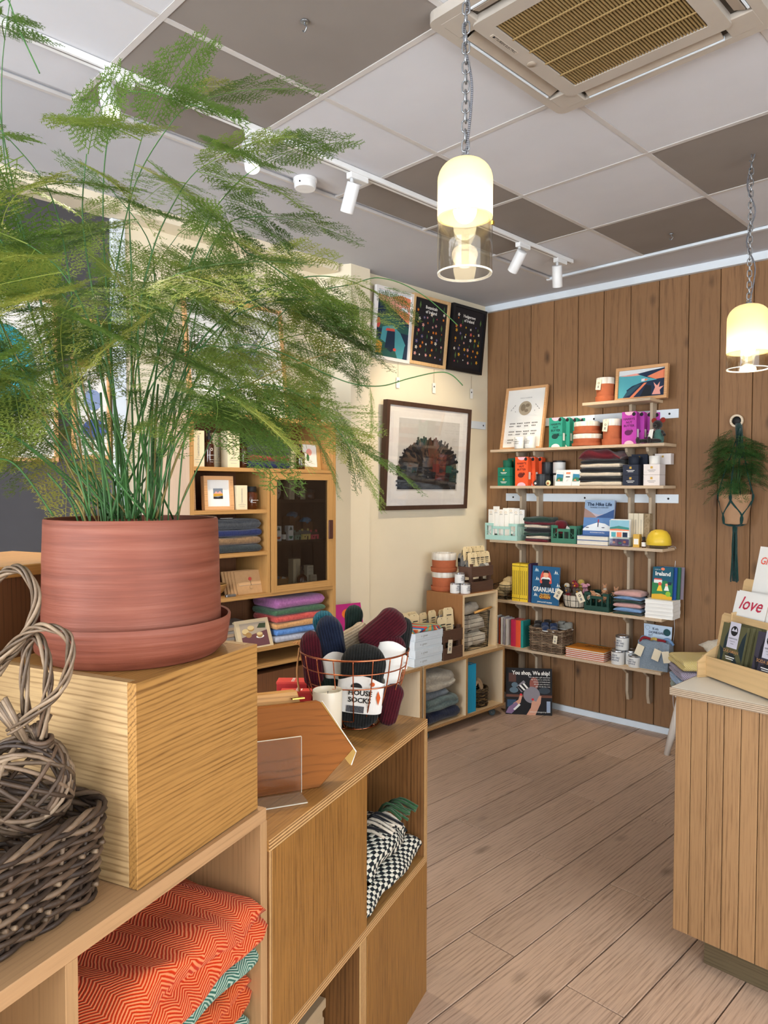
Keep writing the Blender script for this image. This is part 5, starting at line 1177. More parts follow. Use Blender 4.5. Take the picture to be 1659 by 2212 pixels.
def toiletry_box(label, y, d, z, w, dp, h, text='oxmantown', group='cream toiletry cartons'):
    t = dthing('toiletry_box', label, 'box', y, d, z, 0, group); bx('carton', M_cream2, 0, w, 0, dp, 0, h, t, .0006)
    txt(text, h * .12, M_inkg, t, (w * .5, -.0008, h * .58), (PI / 2, PI / 2, 0)); txt('No. 12', h * .045, M_inkg, t, (w / 2, -.0008, h * .26)); box('print', M_inkg, (w * .7, .0004, .0015), (w / 2, -.0004, h * .2), t); box('print', M_inkg, (w * .5, .0004, .0012), (w / 2, -.0004, h * .12), t)
    return t
def pump_bottle(label, y, d, z, r, h, group='amber pump bottles'):
    t = dthing('pump_bottle', label, 'bottle', y, d, z, 0, group)
    lathe('bottle', M_amber, [(0, 0), (r * .94, 0), (r, .003), (r, h * .58), (r * .85, h * .66), (r * .4, h * .72), (r * .4, h * .76)], t, (0, 0, 0), 24)
    lathe('pump', M_black, [(r * .46, h * .75), (r * .46, h * .84), (r * .2, h * .85), (r * .2, h * .93), (r * .38, h * .94), (r * .38, h), (0, h)], t, (0, 0, 0), 18)
    lathe('emblem', M_white, [(r * .2, 0), (r * .26, 0)], t, (0, -r * 1.01, h * .48), 14, True, (PI / 2, 0, 0))
    txt('OXMANTOWN', h * .035, M_white, t, (0, -r * 1.02, h * .32)); box('print', M_white, (r * .8, .0004, .0012), (0, -r * 1.01, h * .2), t); box('print', M_white, (r * .6, .0004, .0012), (0, -r * 1.01, h * .14), t)
toiletry_box('cream carton at the far left of the dresser\'s top shelf', 1.730, .028, 1.642, .060, .055, .17); pump_bottle('dark pump bottle beside the leftmost cream carton', 1.828, .052, 1.642, .025, .175)
toiletry_box('tall cream carton in the middle left of the top shelf', 1.918, .03, 1.642, .068, .06, .178); toiletry_box('cream carton standing behind, turned sideways on the top shelf', 1.895, .13, 1.642, .07, .06, .172); pump_bottle('dark pump bottle beside the green mohair throw', 2.028, .07, 1.642, .025, .165)
moh = lambda n, a, b: fabric('mohair_' + n, a, b, 90, bump=.7, sheen=.25)
def throws(y, d, z0, w, dp, items, group, seed):
    z = z0
    for k, (nm, a, b, hh) in enumerate(items):
        o = cloth('throw', moh(nm, a, b), w - .01 * (k % 2), dp, hh - .003, (0, 0, 0), None, 1, seed + k, sag=.002, n=14); at(o, DR, y, XF - d, z + .001); z += hh
        tag(o, '%s mohair throw, %s from the bottom, %s' % (nm.replace('_', ' '), ORD[k], group), 'throw', 'folded throws ' + group)
throws(2.165, .115, 1.642, .245, .19, (('navy', '#26305e', '#131a3a', .036), ('brick', '#a3423c', '#6d2421', .032), ('charcoal', '#4c4f4e', '#2a2d2c', .044), ('forest', '#3d5a3e', '#1f3322', .055)), 'on the dresser\'s top shelf', 100)
toiletry_box('narrow cream carton beside the right-hand pump bottle', 2.355, .1, 1.642, .04, .05, .135); pump_bottle('dark pump bottle at the right of the top shelf', 2.378, .05, 1.642, .023, .135)
pr, rx, yb = frame_thing('framed_print', 'small tan-framed card behind fern tips, top shelf right', 'picture', DR, 2.42, XF - .10, 1.642, .14, .16, .015, .018, wood('tan_frame', '#c2995f', '#9a7139', 'Z', rings=1.4), 6); art('print', pr, yb - .001, [(pk, elp(.07, .1, .02, .02, 10)), (Q('fl_leaf', '#3f6b3f'), elp(.06, .07, .01, .02, 8))], (0, 0, 0), rx)
fr1, rx, yb = frame_thing('framed_print', 'small oak-framed landscape print on the dresser', 'picture', DR, 1.796, XF - .035, 1.436, .162, .165, .03, .018, MATS['frame_oak'], 4)
art('print', fr1, yb - .001, [(Q('lp_grey', '#7d8794'), rect(.055, .107, .055, .105)), (pk, [(.058, .08), (.07, .092), (.08, .084), (.092, .093), (.106, .08)]), (Q('lp_gold', '#c99a2e'), [(.055, .066), (.107, .07), (.107, .08), (.055, .08)]), (M_ink, [(.055, .055), (.107, .055), (.107, .07), (.08, .062), (.055, .066)])], (0, 0, 0), rx)
frame_thing('framed_print', 'dark-backed oak frame seen edge-on at the shelf\'s left', 'picture', DR, 1.722, XF - .12, 1.436, .07, .163, .03, .014, MATS['frame_oak'], 4, -8, None, M_ink)
toiletry_box('short cream carton beside the amber jar', 1.968, .03, 1.436, .062, .055, .12); j = dthing('amber_jar', 'wide amber glass jar with black lid', 'jar', 2.078, .075, 1.436)
lathe('jar', pm('amber_jar_glass', '#4a2109', .1, .05, spec=.8), [(0, 0), (.032, 0), (.035, .003), (.035, .078), (.027, .086), (.027, .09)], j, (0, 0, 0), 26); lathe('lid', M_black, [(.029, .088), (.03, .09), (.03, .112), (.028, .115), (0, .115)], j, (0, 0, 0), 24); txt('OXMANTOWN', .0065, M_white, j, (0, -.0357, .045)); box('print', M_white, (.02, .0004, .0012), (0, -.0353, .034), j)
throws(1.975, .125, 1.225, .275, .2, (('slate', '#3e4546', '#23292a', .038), ('tan', '#9a7a57', '#5f4a36', .04), ('indigo', '#2a3566', '#141c40', .036), ('graphite', '#55585c', '#303338', .052)), 'in the dresser\'s left bay', 120)
tg = dthing('swing_label', 'white swing label lying on the graphite throw', 'label', 1.93, .045, 1.394, 12); bx('card', M_paper, -.03, .03, 0, .025, 0, .0015, tg); bx('card_top', M_ink, -.03, .03, .025, .05, 0, .0015, tg)
wbk = wood('woven_bowl', '#b98c4f', '#7d5626', 'X', rings=4.9)
b_ = dthing('woven_bowl', 'small woven bowl beside kraft envelopes', 'bowl', 1.865, .1, 1.013); lathe('bowl', stripes('woven_straw', ('#c99a5b', '#8a5f2b'), 'Z', 900, .8, .3, .4), [(0, 0), (.035, 0), (.062, .025), (.078, .058), (.075, .06), (.058, .03), (.03, .008), (0, .006)], b_, (0, 0, 0), 30)
for k in range(5):
    t = dthing('kraft_envelope', 'kraft document wallet, %s from the front of the leaning bundle' % ORD[k], 'envelope', 1.985 - .012 * k, .045 + .011 * k, 1.013, 0, 'kraft document wallets')
    R_ = (-math.radians(18), 0, 0); e = bx('wallet', M_kraft, 0, .165, 0, .008, 0, .118, t); e.location = tilt(R_, e.location); e.rotation_euler = R_
    if k == 0:
        fl = flat('flap', Q('kraft_flap', '#c69d70'), [(.008, .06), (.157, .06), (.15, .045), (.015, .045)], -.0012, t, (0, 0, 0), R_); flat('flap_edge', M_inkg, rect(.01, .155, .0435, .0445), -.0014, t, (0, 0, 0), R_)
        for z, m_ in ((.075, Q('button_red', '#b8443a')), (.032, M_kraft)): lathe('button', m_, [(0, .002), (.009, .002), (.009, 0)], t, tilt(R_, (.082, -.002, z)), 14, True, (PI / 2 + R_[0], 0, 0))
        tube('thread', M_ink, [tilt(R_, (.082, -.003, .075)), tilt(R_, (.084, -.003, .032))], .0008, t, 4)
ea = dthing('metal_clip', 'small silver metal block at the shelf edge', 'clip', 1.925, .012, 1.013); bx('block', M_steel, -.027, .027, 0, .02, 0, .012, ea, .002)
# behind the glazed door
t = dthing('ceramic_mask', 'pale ceramic oval with two holes inside the cabinet', 'ornament', 2.262, .1, 1.483); ball('oval', Q('ceramic_cream', '#cfc7b4'), (0, 0, .055), (.024, .012, .055), t, 18)
for z in (.035, .07): ball('hole', M_ink, (.002, -.011, z), .004, t, 8)
toiletry_box('cream carton on the cabinet\'s upper black shelf', 2.312, .06, 1.483, .034, .04, .11); pump_bottle('small dark bottle on the cabinet\'s upper black shelf', 2.372, .07, 1.483, .016, .095); toiletry_box('short carton on the cabinet\'s upper black shelf', 2.41, .09, 1.483, .04, .04, .055, 'oil')
t = dthing('cream_jar', 'small dark jar on the cabinet\'s upper black shelf', 'jar', 2.462, .075, 1.483); lathe('jar', M_amber, [(0, 0), (.024, 0), (.026, .003), (.026, .036), (.022, .04)], t, (0, 0, 0), 22); lathe('lid', M_black, [(.026, .036), (.026, .054), (0, .055)], t, (0, 0, 0), 22)
toiletry_box('wide pale carton at the back of the upper black shelf', 2.40, .18, 1.483, .09, .05, .1, 'oil')
for k, (y, c, nm) in enumerate(((2.222, '#d6642f', 'orange'), (2.300, '#2f7f5c', 'green'))):
    t = dthing('tea_box', 'small pale tea box with %s print behind the glass' % nm, 'box', y, .055, 1.268, 0, 'tea boxes behind the glass'); bx('carton', Q('tea_pale', '#d9e2ea'), 0, .034, 0, .03, 0, .077, t)
    art('print', t, -.0006, [(Q('tea_dark', '#274c40'), [(.006, .055), (.017, .074), (.028, .055)]), (M_paper, rect(.002, .032, .028, .05)), (Q('tea_' + nm, c), elp(.017, .022, .012, .014, 14, PI, 2 * PI))])
t = dthing('dropper_bottle', 'black dropper bottle between the tea boxes', 'bottle', 2.285, .075, 1.268); lathe('bottle', M_black, [(0, 0), (.013, 0), (.013, .04), (.006, .048), (.006, .06), (.004, .075), (0, .076)], t, (0, 0, 0), 16); lathe('label', M_paper, [(.0133, .006), (.0133, .032)], t, (0, 0, 0), 16)
def house(label, y, d, col, roof, h=.045, w=.05):
    t = dthing('ceramic_cottage', label, 'ornament', y, d, 1.268, 0, 'little ceramic cottages'); m_ = pm('cottage_' + col[1:], col, .4, .05)
    prism('walls', m_, [(0, 0), (w, 0), (w, h * .6), (w * .98, h * .62), (.02 * w, h * .62), (0, h * .6)], 0, .03, t, bev=.001)
    mobj('roof', [(-.002, -.003, h * .58), (w + .002, -.003, h * .58), (w, .015, h * .95), (0.002, .015, h * .95), (-.002, .033, h * .58), (w + .002, .033, h * .58)], [(0, 1, 2, 3), (3, 2, 5, 4), (0, 3, 4), (1, 5, 2)], pm('cottage_roof_' + roof[1:], roof, .5, .1), t)
    box('chimney', m_, (.008, .008, .012), (w * .85, .015, h * 1.0), t); box('chimney', m_, (.008, .008, .012), (w * .15, .015, h * 1.0), t)
    box('door', M_ink, (w * .14, .0006, h * .36), (w * .62, -.0004, h * .18), t); box('window', M_ink, (w * .12, .0006, h * .14), (w * .3, -.0004, h * .3), t)
house('pale green ceramic cottage behind the glass', 2.349, .06, '#7fa093', '#5d6a66'); house('yellow ceramic cottage behind the glass', 2.388, .045, '#e3cf7e', '#6a6a6a', .052, .055); house('pink ceramic cottage behind the glass', 2.446, .045, '#d8566a', '#4b3236', .044, .054)
for k, (y, d, lb) in enumerate(((2.455, .13, 'open kraft gift box with blue tissue'), (2.42, .2, 'tall kraft gift box with blue tissue at the back'))):
    t = dthing('gift_box', lb + ' inside the cabinet', 'box', y, d, 1.268, 0, 'kraft boxes behind the glass'); h = .06 + .03 * k; bx('box', pm('dark_kraft', '#7d5433', .8, .08), 0, .07, 0, .06, 0, h + .03, t); crumple('tissue', Q('tissue_blue', '#4f8fb8'), (.035, .02, h + .035), (.032, .024, .02), t, 140 + k, .35)
wk = dthing('wicker_bowl', 'small dark wicker bowl with labels inside the cabinet', 'bowl', 2.255, .075, 1.0135); lathe('bowl', MATS['woven_straw'], [(0, 0), (.03, 0), (.048, .03), (.052, .06), (.049, .06), (.044, .03), (.028, .006), (0, .005)], wk, (0, 0, 0), 24); box('label_card', M_paper, (.03, .001, .03), (.012, -.02, .05), wk, 0, (.4, .4, 0)); box('label_card', Q('lbl_blue', '#4a6a8a'), (.03, .001, .035), (-.02, -.015, .05), wk, 0, (.3, -.5, 0))
toiletry_box('tall cream carton at the cabinet\'s bottom', 2.352, .08, 1.0135, .048, .045, .15)
t = dthing('spray_bottle', 'amber spray bottle at the cabinet\'s bottom', 'bottle', 2.383, .045, 1.0135); lathe('bottle', MATS['amber_jar_glass'], [(0, 0), (.025, 0), (.027, .003), (.027, .052), (.02, .064), (.009, .07), (.009, .076)], t, (0, 0, 0), 24); lathe('spray_head', M_black, [(.011, .074), (.011, .092), (.006, .094), (.01, .1), (.01, .118), (0, .118)], t, (0, 0, 0), 16); txt('OXMANTOWN', .006, M_white, t, (0, -.0275, .035))
for k, (y, d, z, lb) in enumerate(((2.486, .1, 1.0135, 'lower right'), (2.44, .115, 1.0135, 'lower left'), (2.462, .1, 1.067, 'upper'))):
    t = dthing('soap_box', '%s small white soap box in the cabinet corner' % lb, 'box', y, d, z, 0, 'white soap boxes'); bx('carton', M_cardt, 0, .044, 0, .04, 0, .053, t, .0005); box('print', M_inkg, (.03, .0004, .002), (.022, -.0004, .04), t); box('print', M_inkg, (.024, .0004, .0015), (.022, -.0004, .02), t)
# lower bay
throws(2.36, .125, .741, .33, .21, (('pearl', '#c9ccd6', '#9498a8', .036), ('sky_blue', '#6f9fdc', '#3f6cb0', .034), ('apricot', '#e3b27c', '#b9824a', .034), ('coral', '#e2695f', '#ad3b36', .036), ('moss', '#55775a', '#2f4d35', .034), ('lilac', '#c07fb4', '#8b4d82', .056)), 'in the dresser\'s lower bay', 160)
for k in range(4):
    t = dthing('candle_set_box', 'flat candle gift box lying in the stack, %s from the bottom' % ORD[k], 'box', 1.93, .07, .741 + .031 * k, 0, 'candle gift boxes'); bx('tray', Q('box_tan', '#a98f74'), 0, .15, 0, .16, 0, .019, t); bx('lid', Q('box_grey', '#8d857d'), -.001, .151, -.001, .161, .016, .029, t)
t = dthing('candle_set_box', 'candle gift box with tealight photo leaning against the stack', 'box', 1.975, .012, .741, 0, 'candle gift boxes'); R_ = (-math.radians(22), 0, 0); e = bx('carton', Q('box_cream', '#d3bd97'), 0, .2, 0, .022, 0, .148, t, .001); e.location = tilt(R_, e.location); e.rotation_euler = R_
wx = Q('wax_cream', '#d9c08a'); wxd = Q('wax_shade', '#a9834e')
art('lid_photo', t, -.001, [(Q('photo_plum', '#6a4145'), rect(.022, .178, .008, .13)), (Q('photo_sand', '#b0a08c'), [(.022, .06), (.178, .085), (.178, .13), (.022, .13)]), (wxd, elp(.05, .085, .02, .016, 14)), (wx, elp(.05, .09, .02, .013, 14)), (wxd, elp(.085, .1, .02, .014, 14)), (wx, elp(.085, .105, .02, .011, 14)), (wxd, elp(.065, .07, .018, .014, 14)), (M_paper, elp(.13, .055, .024, .008, 14)), (wxd, elp(.13, .063, .018, .014, 14)), (wx, elp(.13, .07, .018, .008, 14)), (Q('photo_green', '#39442c'), [(.12, .1), (.17, .095), (.178, .12), (.14, .122)])], (0, 0, 0), R_)
for k in range(3):
    t = dthing('slat_bundle', 'brown wooden slat, %s of three on the dresser\'s low shelf' % ORD[k], 'slat', 1.99, .03 + .06 * k, .4, 0, 'brown slats'); bx('slat', M_darkoak, 0, .5, 0, .045, 0, .2 - .012 * k, t, .002)
# on top of the dresser
M_speck = fabric('speckled_ceramic', '#dcdad6', '#8d8b88', 110, .5, bump=0, sheen=0, contrast=2.0)
for k, (y, d, lb) in enumerate(((1.80, .12, 'speckled grey ceramic dish at the left'), (1.955, .10, 'speckled white ceramic dish at the right'))):
    t = dthing('ceramic_dish', lb + ' on top of the dresser', 'dish', y, d, HH, 0, 'ceramic dishes on the dresser'); lathe('dish', M_speck, [(0, 0), (.04, 0), (.07, .03), (.078, .055), (.074, .056), (.06, .03), (.03, .008), (0, .006)], t, (0, 0, 0), 28)
lp, rx, yb = frame_thing('framed_print', 'large pale framed print leaning on top of the dresser', 'picture', DR, 1.80, XF - .17, HH, .6, .62, .02, .018, MATS['frame_oak'], 7, 0, None, M_paper)
art('print', lp, yb - .001, [(Q('ink_wash', '#8d8f95'), [(.2, .3), (.3, .42), (.36, .36), (.44, .46), (.4, .28), (.28, .22)]), (Q('ink_wash2', '#c6c8cc'), elp(.3, .16, .12, .05, 18)), (Q('ink_wash', '#8d8f95'), elp(.42, .3, .05, .08, 14))], (0, 0, 0), rx)
dpt = pot_jar('slim terracotta pot with fern on top of the dresser', DR, 2.478, XF - .1, HH, .062, .165, 'glazed-rim terracotta pots')
# framed prints on the charcoal wall behind the fern
for (y0, z0, w, h, lb, kind) in ((.78, 1.66, .49, .74, 'pale framed print with a big turquoise disc on the dark wall', 0), (1.335, 1.68, .185, .66, 'narrow pale framed print with blue shapes on the dark wall', 1)):
    t, rx, yb = frame_thing('framed_print', lb, 'picture', DR, y0, XL + .02, z0, w, h, .02, .016, MATS['frame_oak'], 0, 0, None, M_paper)
    if kind == 0: art('print', t, yb - .001, [(Q('disc_teal', '#1f9bb0'), elp(.27, .40, .13, .2, 30)), (Q('disc_light', '#4fc3d6'), elp(.26, .37, .09, .1, 24)), (Q('disc_green', '#4fa86a'), elp(.23, .44, .03, .05, 14))])
    else: art('print', t, yb - .001, [(M_paper, rect(.02, .165, .02, .64)), (Q('blue_wash', '#4a5f9e'), elp(.11, .14, .06, .05, 16)), (Q('blue_wash2', '#8d9fc4'), elp(.1, .28, .045, .05, 16)), (cor, rect(.03, .08, .43, .47))])
# back unit behind the plant stand
bk = thing('back_unit', 'oak cabinet with dark side behind the big plant pot', 'cabinet', GF, .05, -1.26, 0)
bx('body', M_darkoak, 0, 1.15, .012, .3, 0, 1.362, bk); bx('top_board', M_oakH, -.01, 1.16, 0, .31, 1.362, 1.385, bk, .002)
# ------------------------------------------------------------------ low plywood shelf units along the cream wall
XS = -2.91
M_plyI = wood('ply_inner_z', '#d9c3a2', '#b3946c', 'Z', rings=1.4, fig=.5, fine=.3, tone=.02, stretch=5, line=.25); M_plyIx = wood('ply_inner_x', '#d2b48c', '#a98558', 'X', rings=1.8, fig=.5, fine=.35, tone=.02, stretch=6, line=.3)
def low_unit(label, y0, y1, div):
    t = thing('low_shelf_unit', label, 'shelf unit', DR, y0, XS, 0, 0, 'low plywood units on castors'); w = y1 - y0; b = .018; d = .39
    bx('top_panel', M_plyIx, 0, w, .002, d, .470 - b, .470, t); bx('bottom_panel', M_plyIx, 0, w, .002, d, .066, .066 + b, t); bx('back_panel', M_plyI, b, w - b, d - .01, d, .084, .452, t)
    for x in [0] + div + [w - b]: bx('side_panel', M_plyI, x, x + b, .002, d, .084, .452, t)
    bx('edge_band', M_plyS, 0, w, 0, .002, .452, .470, t); bx('edge_band', M_plyS, 0, w, 0, .002, .066, .084, t)
    for x in [0] + div + [w - b]: bx('edge_band', M_plyX, x, x + b, 0, .002, .084, .452, t)
    for x in (.07, w - .07):
        for y in (.05, d - .05):
            c = bpy.data.objects.new('castor', None); link(c, t); c.location = (x, y, 0)
            lathe('wheel', pm('rubber_grey', '#4d5a5e', .5), [(0, -.011), (.02, -.011), (.0235, -.006), (.0235, .006), (.02, .011), (0, .011)], c, (0, 0, .0235), 20, True, (0, PI / 2, .5))
            tube('fork', M_steel, spline([(0, 0, .066), (.016, .008, .05), (.016, .008, .024)], 4), .004, c, 6); cyl('hub', M_steel, .008, .026, c, (-.013, 0, .0235), 12, (0, PI / 2, 0))
    return t
low_unit('low plywood unit on castors in the corner, two bays', 3.205, 4.02, [.402]); low_unit('low plywood unit beside the dresser, mostly hidden by counters', 2.62, 3.188, [])
cr = thing('display_crate', 'open birch plywood cube on top of the corner unit', 'crate', DR, 3.585, XS - .012, .470); w, h, d, b = .368, .392, .312, .016
M_rust = wood('stained_ply', '#9a6a40', '#6b4526', 'Z', rings=1.4, fig=.5, tone=.02, stretch=4, line=.3)
bx('side_panel', M_rust, -.001, b, .002, d, 0, h, cr); bx('side_panel', M_birchV, w - b, w, .002, d, 0, h, cr); bx('top_panel', M_rust, b, w - b, .002, d, h - b, h, cr); bx('bottom_panel', M_birch, b, w - b, .002, d, 0, b, cr); bx('back_panel', M_birch, b, w - b, d - .01, d, b, h - b, cr)
for x0, x1, z0, z1 in ((0, b, 0, h), (w - b, w, 0, h), (b, w - b, 0, b), (b, w - b, h - b, h)): bx('edge_band', M_birch, x0, x1, 0, .002, z0, z1, cr)
ZC_ = .470 + h + .001
def lthing(name, label, cat, y, x, z, rot=0, group=None): return thing(name, label, cat, DR, y, x, z, rot, group)
pot_jar('lower big terracotta pot with white rim, under another pot', DR, 3.680, -3.165, ZC_ + .0, .083, .125, 'stacked big terracotta pots', rim_h=.28); pot_jar('upper big terracotta pot with white rim, stacked on another', DR, 3.680, -3.165, ZC_ + .1255, .085, .125, 'stacked big terracotta pots', rim_h=.36)
gt2 = 'small white candle tins on the cube'
tin('small white candle tin, lower left on the cube', DR, 3.632, -3.028, ZC_, .032, .066, M_tinw, M_sil, gt2, ('IRISH', 'TURF FIRE', 'CANDLE')); tin('small white candle tin, lower right on the cube', DR, 3.665, -2.968, ZC_, .032, .066, M_tinw, M_sil, gt2, ('IRISH', 'TURF FIRE', 'CANDLE')); tin('small white candle tin stacked on top of two others', DR, 3.645, -3.0, ZC_ + .067, .032, .066, M_tinw, M_sil, gt2, ('IRISH', 'TURF FIRE', 'CANDLE'))
M_cdark = wood('dark_crate', '#5c4234', '#2e1f17', 'X', rings=2.1, fig=.8, tone=.05, stretch=8, line=.4); M_cdarkV = wood('dark_crate_v', '#5c4234', '#2e1f17', 'Z', rings=2.1, tone=.05)
def slat_crate(label, y, x, z, w, d, h, rot=0):
    t = lthing('wooden_crate', label, 'crate', y, x, z, rot, 'dark wooden slat crates'); sl = h * .40
    for yy in (0, d - .01):
        for zz in (0.0, h - sl): bx('slat', M_cdark, 0, w, yy, yy + .01, zz, zz + sl, t, .001)
    for xx in (0, w - .01):
        for zz in (0.0, h - sl): bx('end_slat', M_cdarkV, xx, xx + .01, .01, d - .01, zz, zz + sl, t, .001)
    for xx in (.01, w - .03):
        for yy in (.01, d - .03): bx('corner_post', M_cdarkV, xx, xx + .02, yy, yy + .02, 0, h + .02, t)
    bx('base', M_cdark, .01, w - .01, .01, d - .01, 0, .008, t)
    return t
sgrey = fabric('sock_grey', '#8d8a84', '#4d4b48', 260, rib=900); swht = fabric('sock_white', '#dedbd2', '#a9a69b', 260, rib=900); schar = fabric('sock_charcoal', '#45413f', '#22201f', 260, rib=900); sgrn = fabric('sock_green', '#23382e', '#111f19', 260, rib=900)
def carded_socks(label, y, x, z, rot, mat, group, h=.16):
    t = lthing('carded_socks', label, 'socks', y, x, z, rot, group)
    o = cloth('socks', mat, .075, .03, h * .72, (0, 0, 0), t, 1, hash(label) % 97, sag=.003, n=6)
    mobj('header_card', [(-.042, -.017, h * .42), (.042, -.017, h * .42), (.042, -.004, h * .92), (.03, 0, h), (-.03, 0, h), (-.042, -.004, h * .92), (-.042, .02, h * .5), (.042, .02, h * .5)], [(0, 1, 2, 3, 4, 5), (5, 4, 3, 7, 6)], Q('card_manila', '#e3cfa4'), t)
    for k in range(4): box('print', M_ink, (.04 - .006 * k, .0004, .003 if k else .006), (0, -.0185 + .0035 * (3 - k) * .3, h * (.76 - .08 * k)), t, 0, (-.25, 0, 0))
    lathe('punch_hole', M_ink, [(0, 0), (.003, 0)], t, (0, -.0025, h * .95), 8, True, (PI / 2 - .25, 0, 0))
    return t
slat_crate('dark slatted crate of carded socks on top of the cube', 3.712, -2.955, ZC_, .235, .11, .165); tgc = 1
rr = random.Random(21)
for k in range(8):
    carded_socks('carded socks in the upper crate, %s from the front left' % ORD[k], 3.755 + .048 * (k % 4), -2.99 - .042 * (k // 4), ZC_ + .10 + .035 * (k // 4), rr.uniform(-12, 12), (sgrey, swht, sgrey, swht)[k % 4], 'carded socks in the upper crate')
slat_crate('dark slatted crate of carded socks on the low unit', 3.395, -2.925, .4715, .185, .045 + .0, .18) if False else None
slat_crate('dark slatted crate of carded socks on the low unit', 3.405, -2.925, .4715, .165, .05, .18) if False else None
lc = slat_crate('dark slatted crate of carded socks beside the birch cube', 3.394, -2.918, .4715, .187, .25, .185); swing_tag(lc, (.055, -.002, .13), .04, .085); swing_tag(lc, (.12, -.3, .13), .03, .06) if False else None
for k in range(7):
    carded_socks('carded socks standing behind the white boxes, %s from the left' % ORD[k], 3.235 + .027 * k, -3.10 - .036 * (k % 3), .4715 + .095, rr.uniform(-14, 14), (schar, schar, sgrey, swht, schar, swht, sgrey)[k], 'carded socks behind the white boxes', .185)
for k in range(5):
    carded_socks('carded socks in the front crate, %s from the left' % ORD[k], (3.425, 3.475, 3.525, 3.535, 3.46)[k], (-2.965, -2.96, -3.0, -3.06, -3.08)[k], .4715 + (.075, .07, .12, .1, .1)[k], rr.uniform(-10, 10), (swht, sgrn, sgrey, swht, sgrey)[k], 'carded socks in the front crate', .19)
slat_crate('low dark crate mostly hidden behind the white boxes', 3.185, -3.075, .4715, .2, .16, .16)
wbm = Q('giftbox_white', '#dfe9ef')
for k in range(4):
    t = lthing('white_gift_box', 'flat white gift box, %s from the bottom of the stack' % ORD[k], 'box', 3.135 + .003 * (k % 2), -2.925 + .004 * (k % 2), .471 + .0515 * k, 0, 'stacked white gift boxes'); bx('tray', wbm, 0, .25, 0, .13, 0, .04, t, .001); bx('lid', wbm, -.0015, .2515, -.0015, .1315, .012, .051, t, .0015)
    txt('o  green', .018, M_inkg, t, (.08, -.0022, .03))
def plaid(name, cols):
    t = NT(name); v = t.coord(rnd=False); sp = t.add('ShaderNodeSeparateXYZ'); t.link(v, sp.inputs[0])
    a = t.math('FRACT', t.math('MULTIPLY', t.math('ADD', sp.outputs[0], t.math('MULTIPLY', sp.outputs[1], .6)), 7.0))
    r = t.add('ShaderNodeValToRGB'); r.color_ramp.interpolation = 'CONSTANT'; t.link(a, r.inputs[0]); e = r.color_ramp.elements
    while len(e) < len(cols): e.new(.5)
    for i, c in enumerate(cols): e[i].position = i / len(cols); e[i].color = C(c)
    t.link(r.outputs[0], t.b.inputs['Base Color']); t.b.inputs['Roughness'].default_value = .9; MATS[name] = t.m; return t.m
sc_ = plaid('striped_scarf', ('#e0763a', '#e9dcc0', '#2f6ea8', '#d8452f', '#7fb49a', '#e0a050', '#5a9a8c', '#c94f3a'))
o = cloth('striped_scarf', sc_, .27, .17, .03, (0, 0, 0), None, 2, 201, sag=.012, droop=.012); at(o, DR, 3.245, -3.0, .678); tag(o, 'orange and teal striped scarf draped over the white boxes', 'scarf')
mb = lthing('magenta_book', 'magenta book with orange shape leaning near the dresser', 'book', 2.70, -3.12, .4715, -10); R_ = (-math.radians(15), 0, 0)
for nm, m_, a in (('cover', Q('magenta', '#c0257f'), (0, .22, 0, .003, 0, .40)), ('pages', M_pages, (.003, .217, .003, .02, .003, .397)), ('back_cover', Q('magenta', '#c0257f'), (0, .22, .02, .023, 0, .40))):
    e = bx(nm, m_, *a, mb); e.location = tilt(R_, e.location); e.rotation_euler = R_
flat('cover_art', Q('orange_shape', '#ef7a2a'), elp(.12, .34, .04, .03, 16), -.001, mb, (0, 0, 0), R_)
# contents of the bays
def roll(label, y, x, z, w, d, h, m_, seed, lob=2):
    o = cloth('wool_throw', m_, w, d, h, (0, 0, 0), None, lob, seed, sag=.006, n=16); at(o, DR, y, x, z); tag(o, label, 'throw', 'rolled throws in the corner unit')
rc = fabric('wool_cream', '#d3ccba', '#9d9484', 70, bump=.9); rg = fabric('wool_sage', '#7d8f8c', '#4d5f60', 70, bump=.9); rb = fabric('wool_grey', '#8d97a0', '#5b6570', 70, bump=.9); rn = fabric('wool_navy', '#1e2a4a', '#0d142a', 70, bump=.9)
roll('navy wool throw at the bottom of the left bay', 3.41, -3.06, .085, .335, .26, .075, rn, 210, 1); roll('sage grey wool throw above the navy one', 3.405, -3.055, .161, .30, .25, .075, rg, 211, 2); roll('pale grey wool throw in the middle of the bay', 3.36, -3.06, .237, .22, .23, .045, rb, 212, 1); roll('cream cable wool throw rolled on top', 3.385, -3.055, .283, .28, .24, .11, rc, 213, 2)
cyb = Q('cyan_cover', '#1fa3d1')
for k in range(4): book('tall cyan book, %s from the left in the right bay' % ORD[k], DR, 3.640 + .0225 * k, XS - .016, .085, .25, .022, .315 - .002 * (k % 2), cyb, 0, 'tall cyan books', 'spine')
wk2 = lthing('round_basket', 'round dark wicker basket with ring toys in the right bay', 'basket', 3.845, -3.03, .085); wicker(wk2, .17, .17, .11, 11, 16, [pm('dark_willow_%d' % k, c, .6, .2) for k, c in enumerate(('#4a3a28', '#6b5535', '#33271b'))], .0048, 1.02, True, .49, 60, 3, 1.2)
for k, (a, tz) in enumerate(((.3, .125), (-.4, .13), (.9, .12))):
    t = lthing('ring_toy', 'pale wooden teething ring in the round basket, %s' % ('left', 'right', 'at the back')[k], 'toy', 3.82 + .03 * k, -2.99 - .02 * k, .085 + tz, 0, 'wooden rings'); tube('ring', Q('ring_buff', '#cfae88'), [(.04 * math.cos(q), .01 * math.sin(q * 2), .04 * math.sin(q)) for q in [2 * PI * i / 20 for i in range(20)]], .011, t, 8, True)
wbk_ = lthing('wire_basket', 'black wire basket with wooden handle inside the birch cube', 'basket', 3.768, -3.035, .4875)
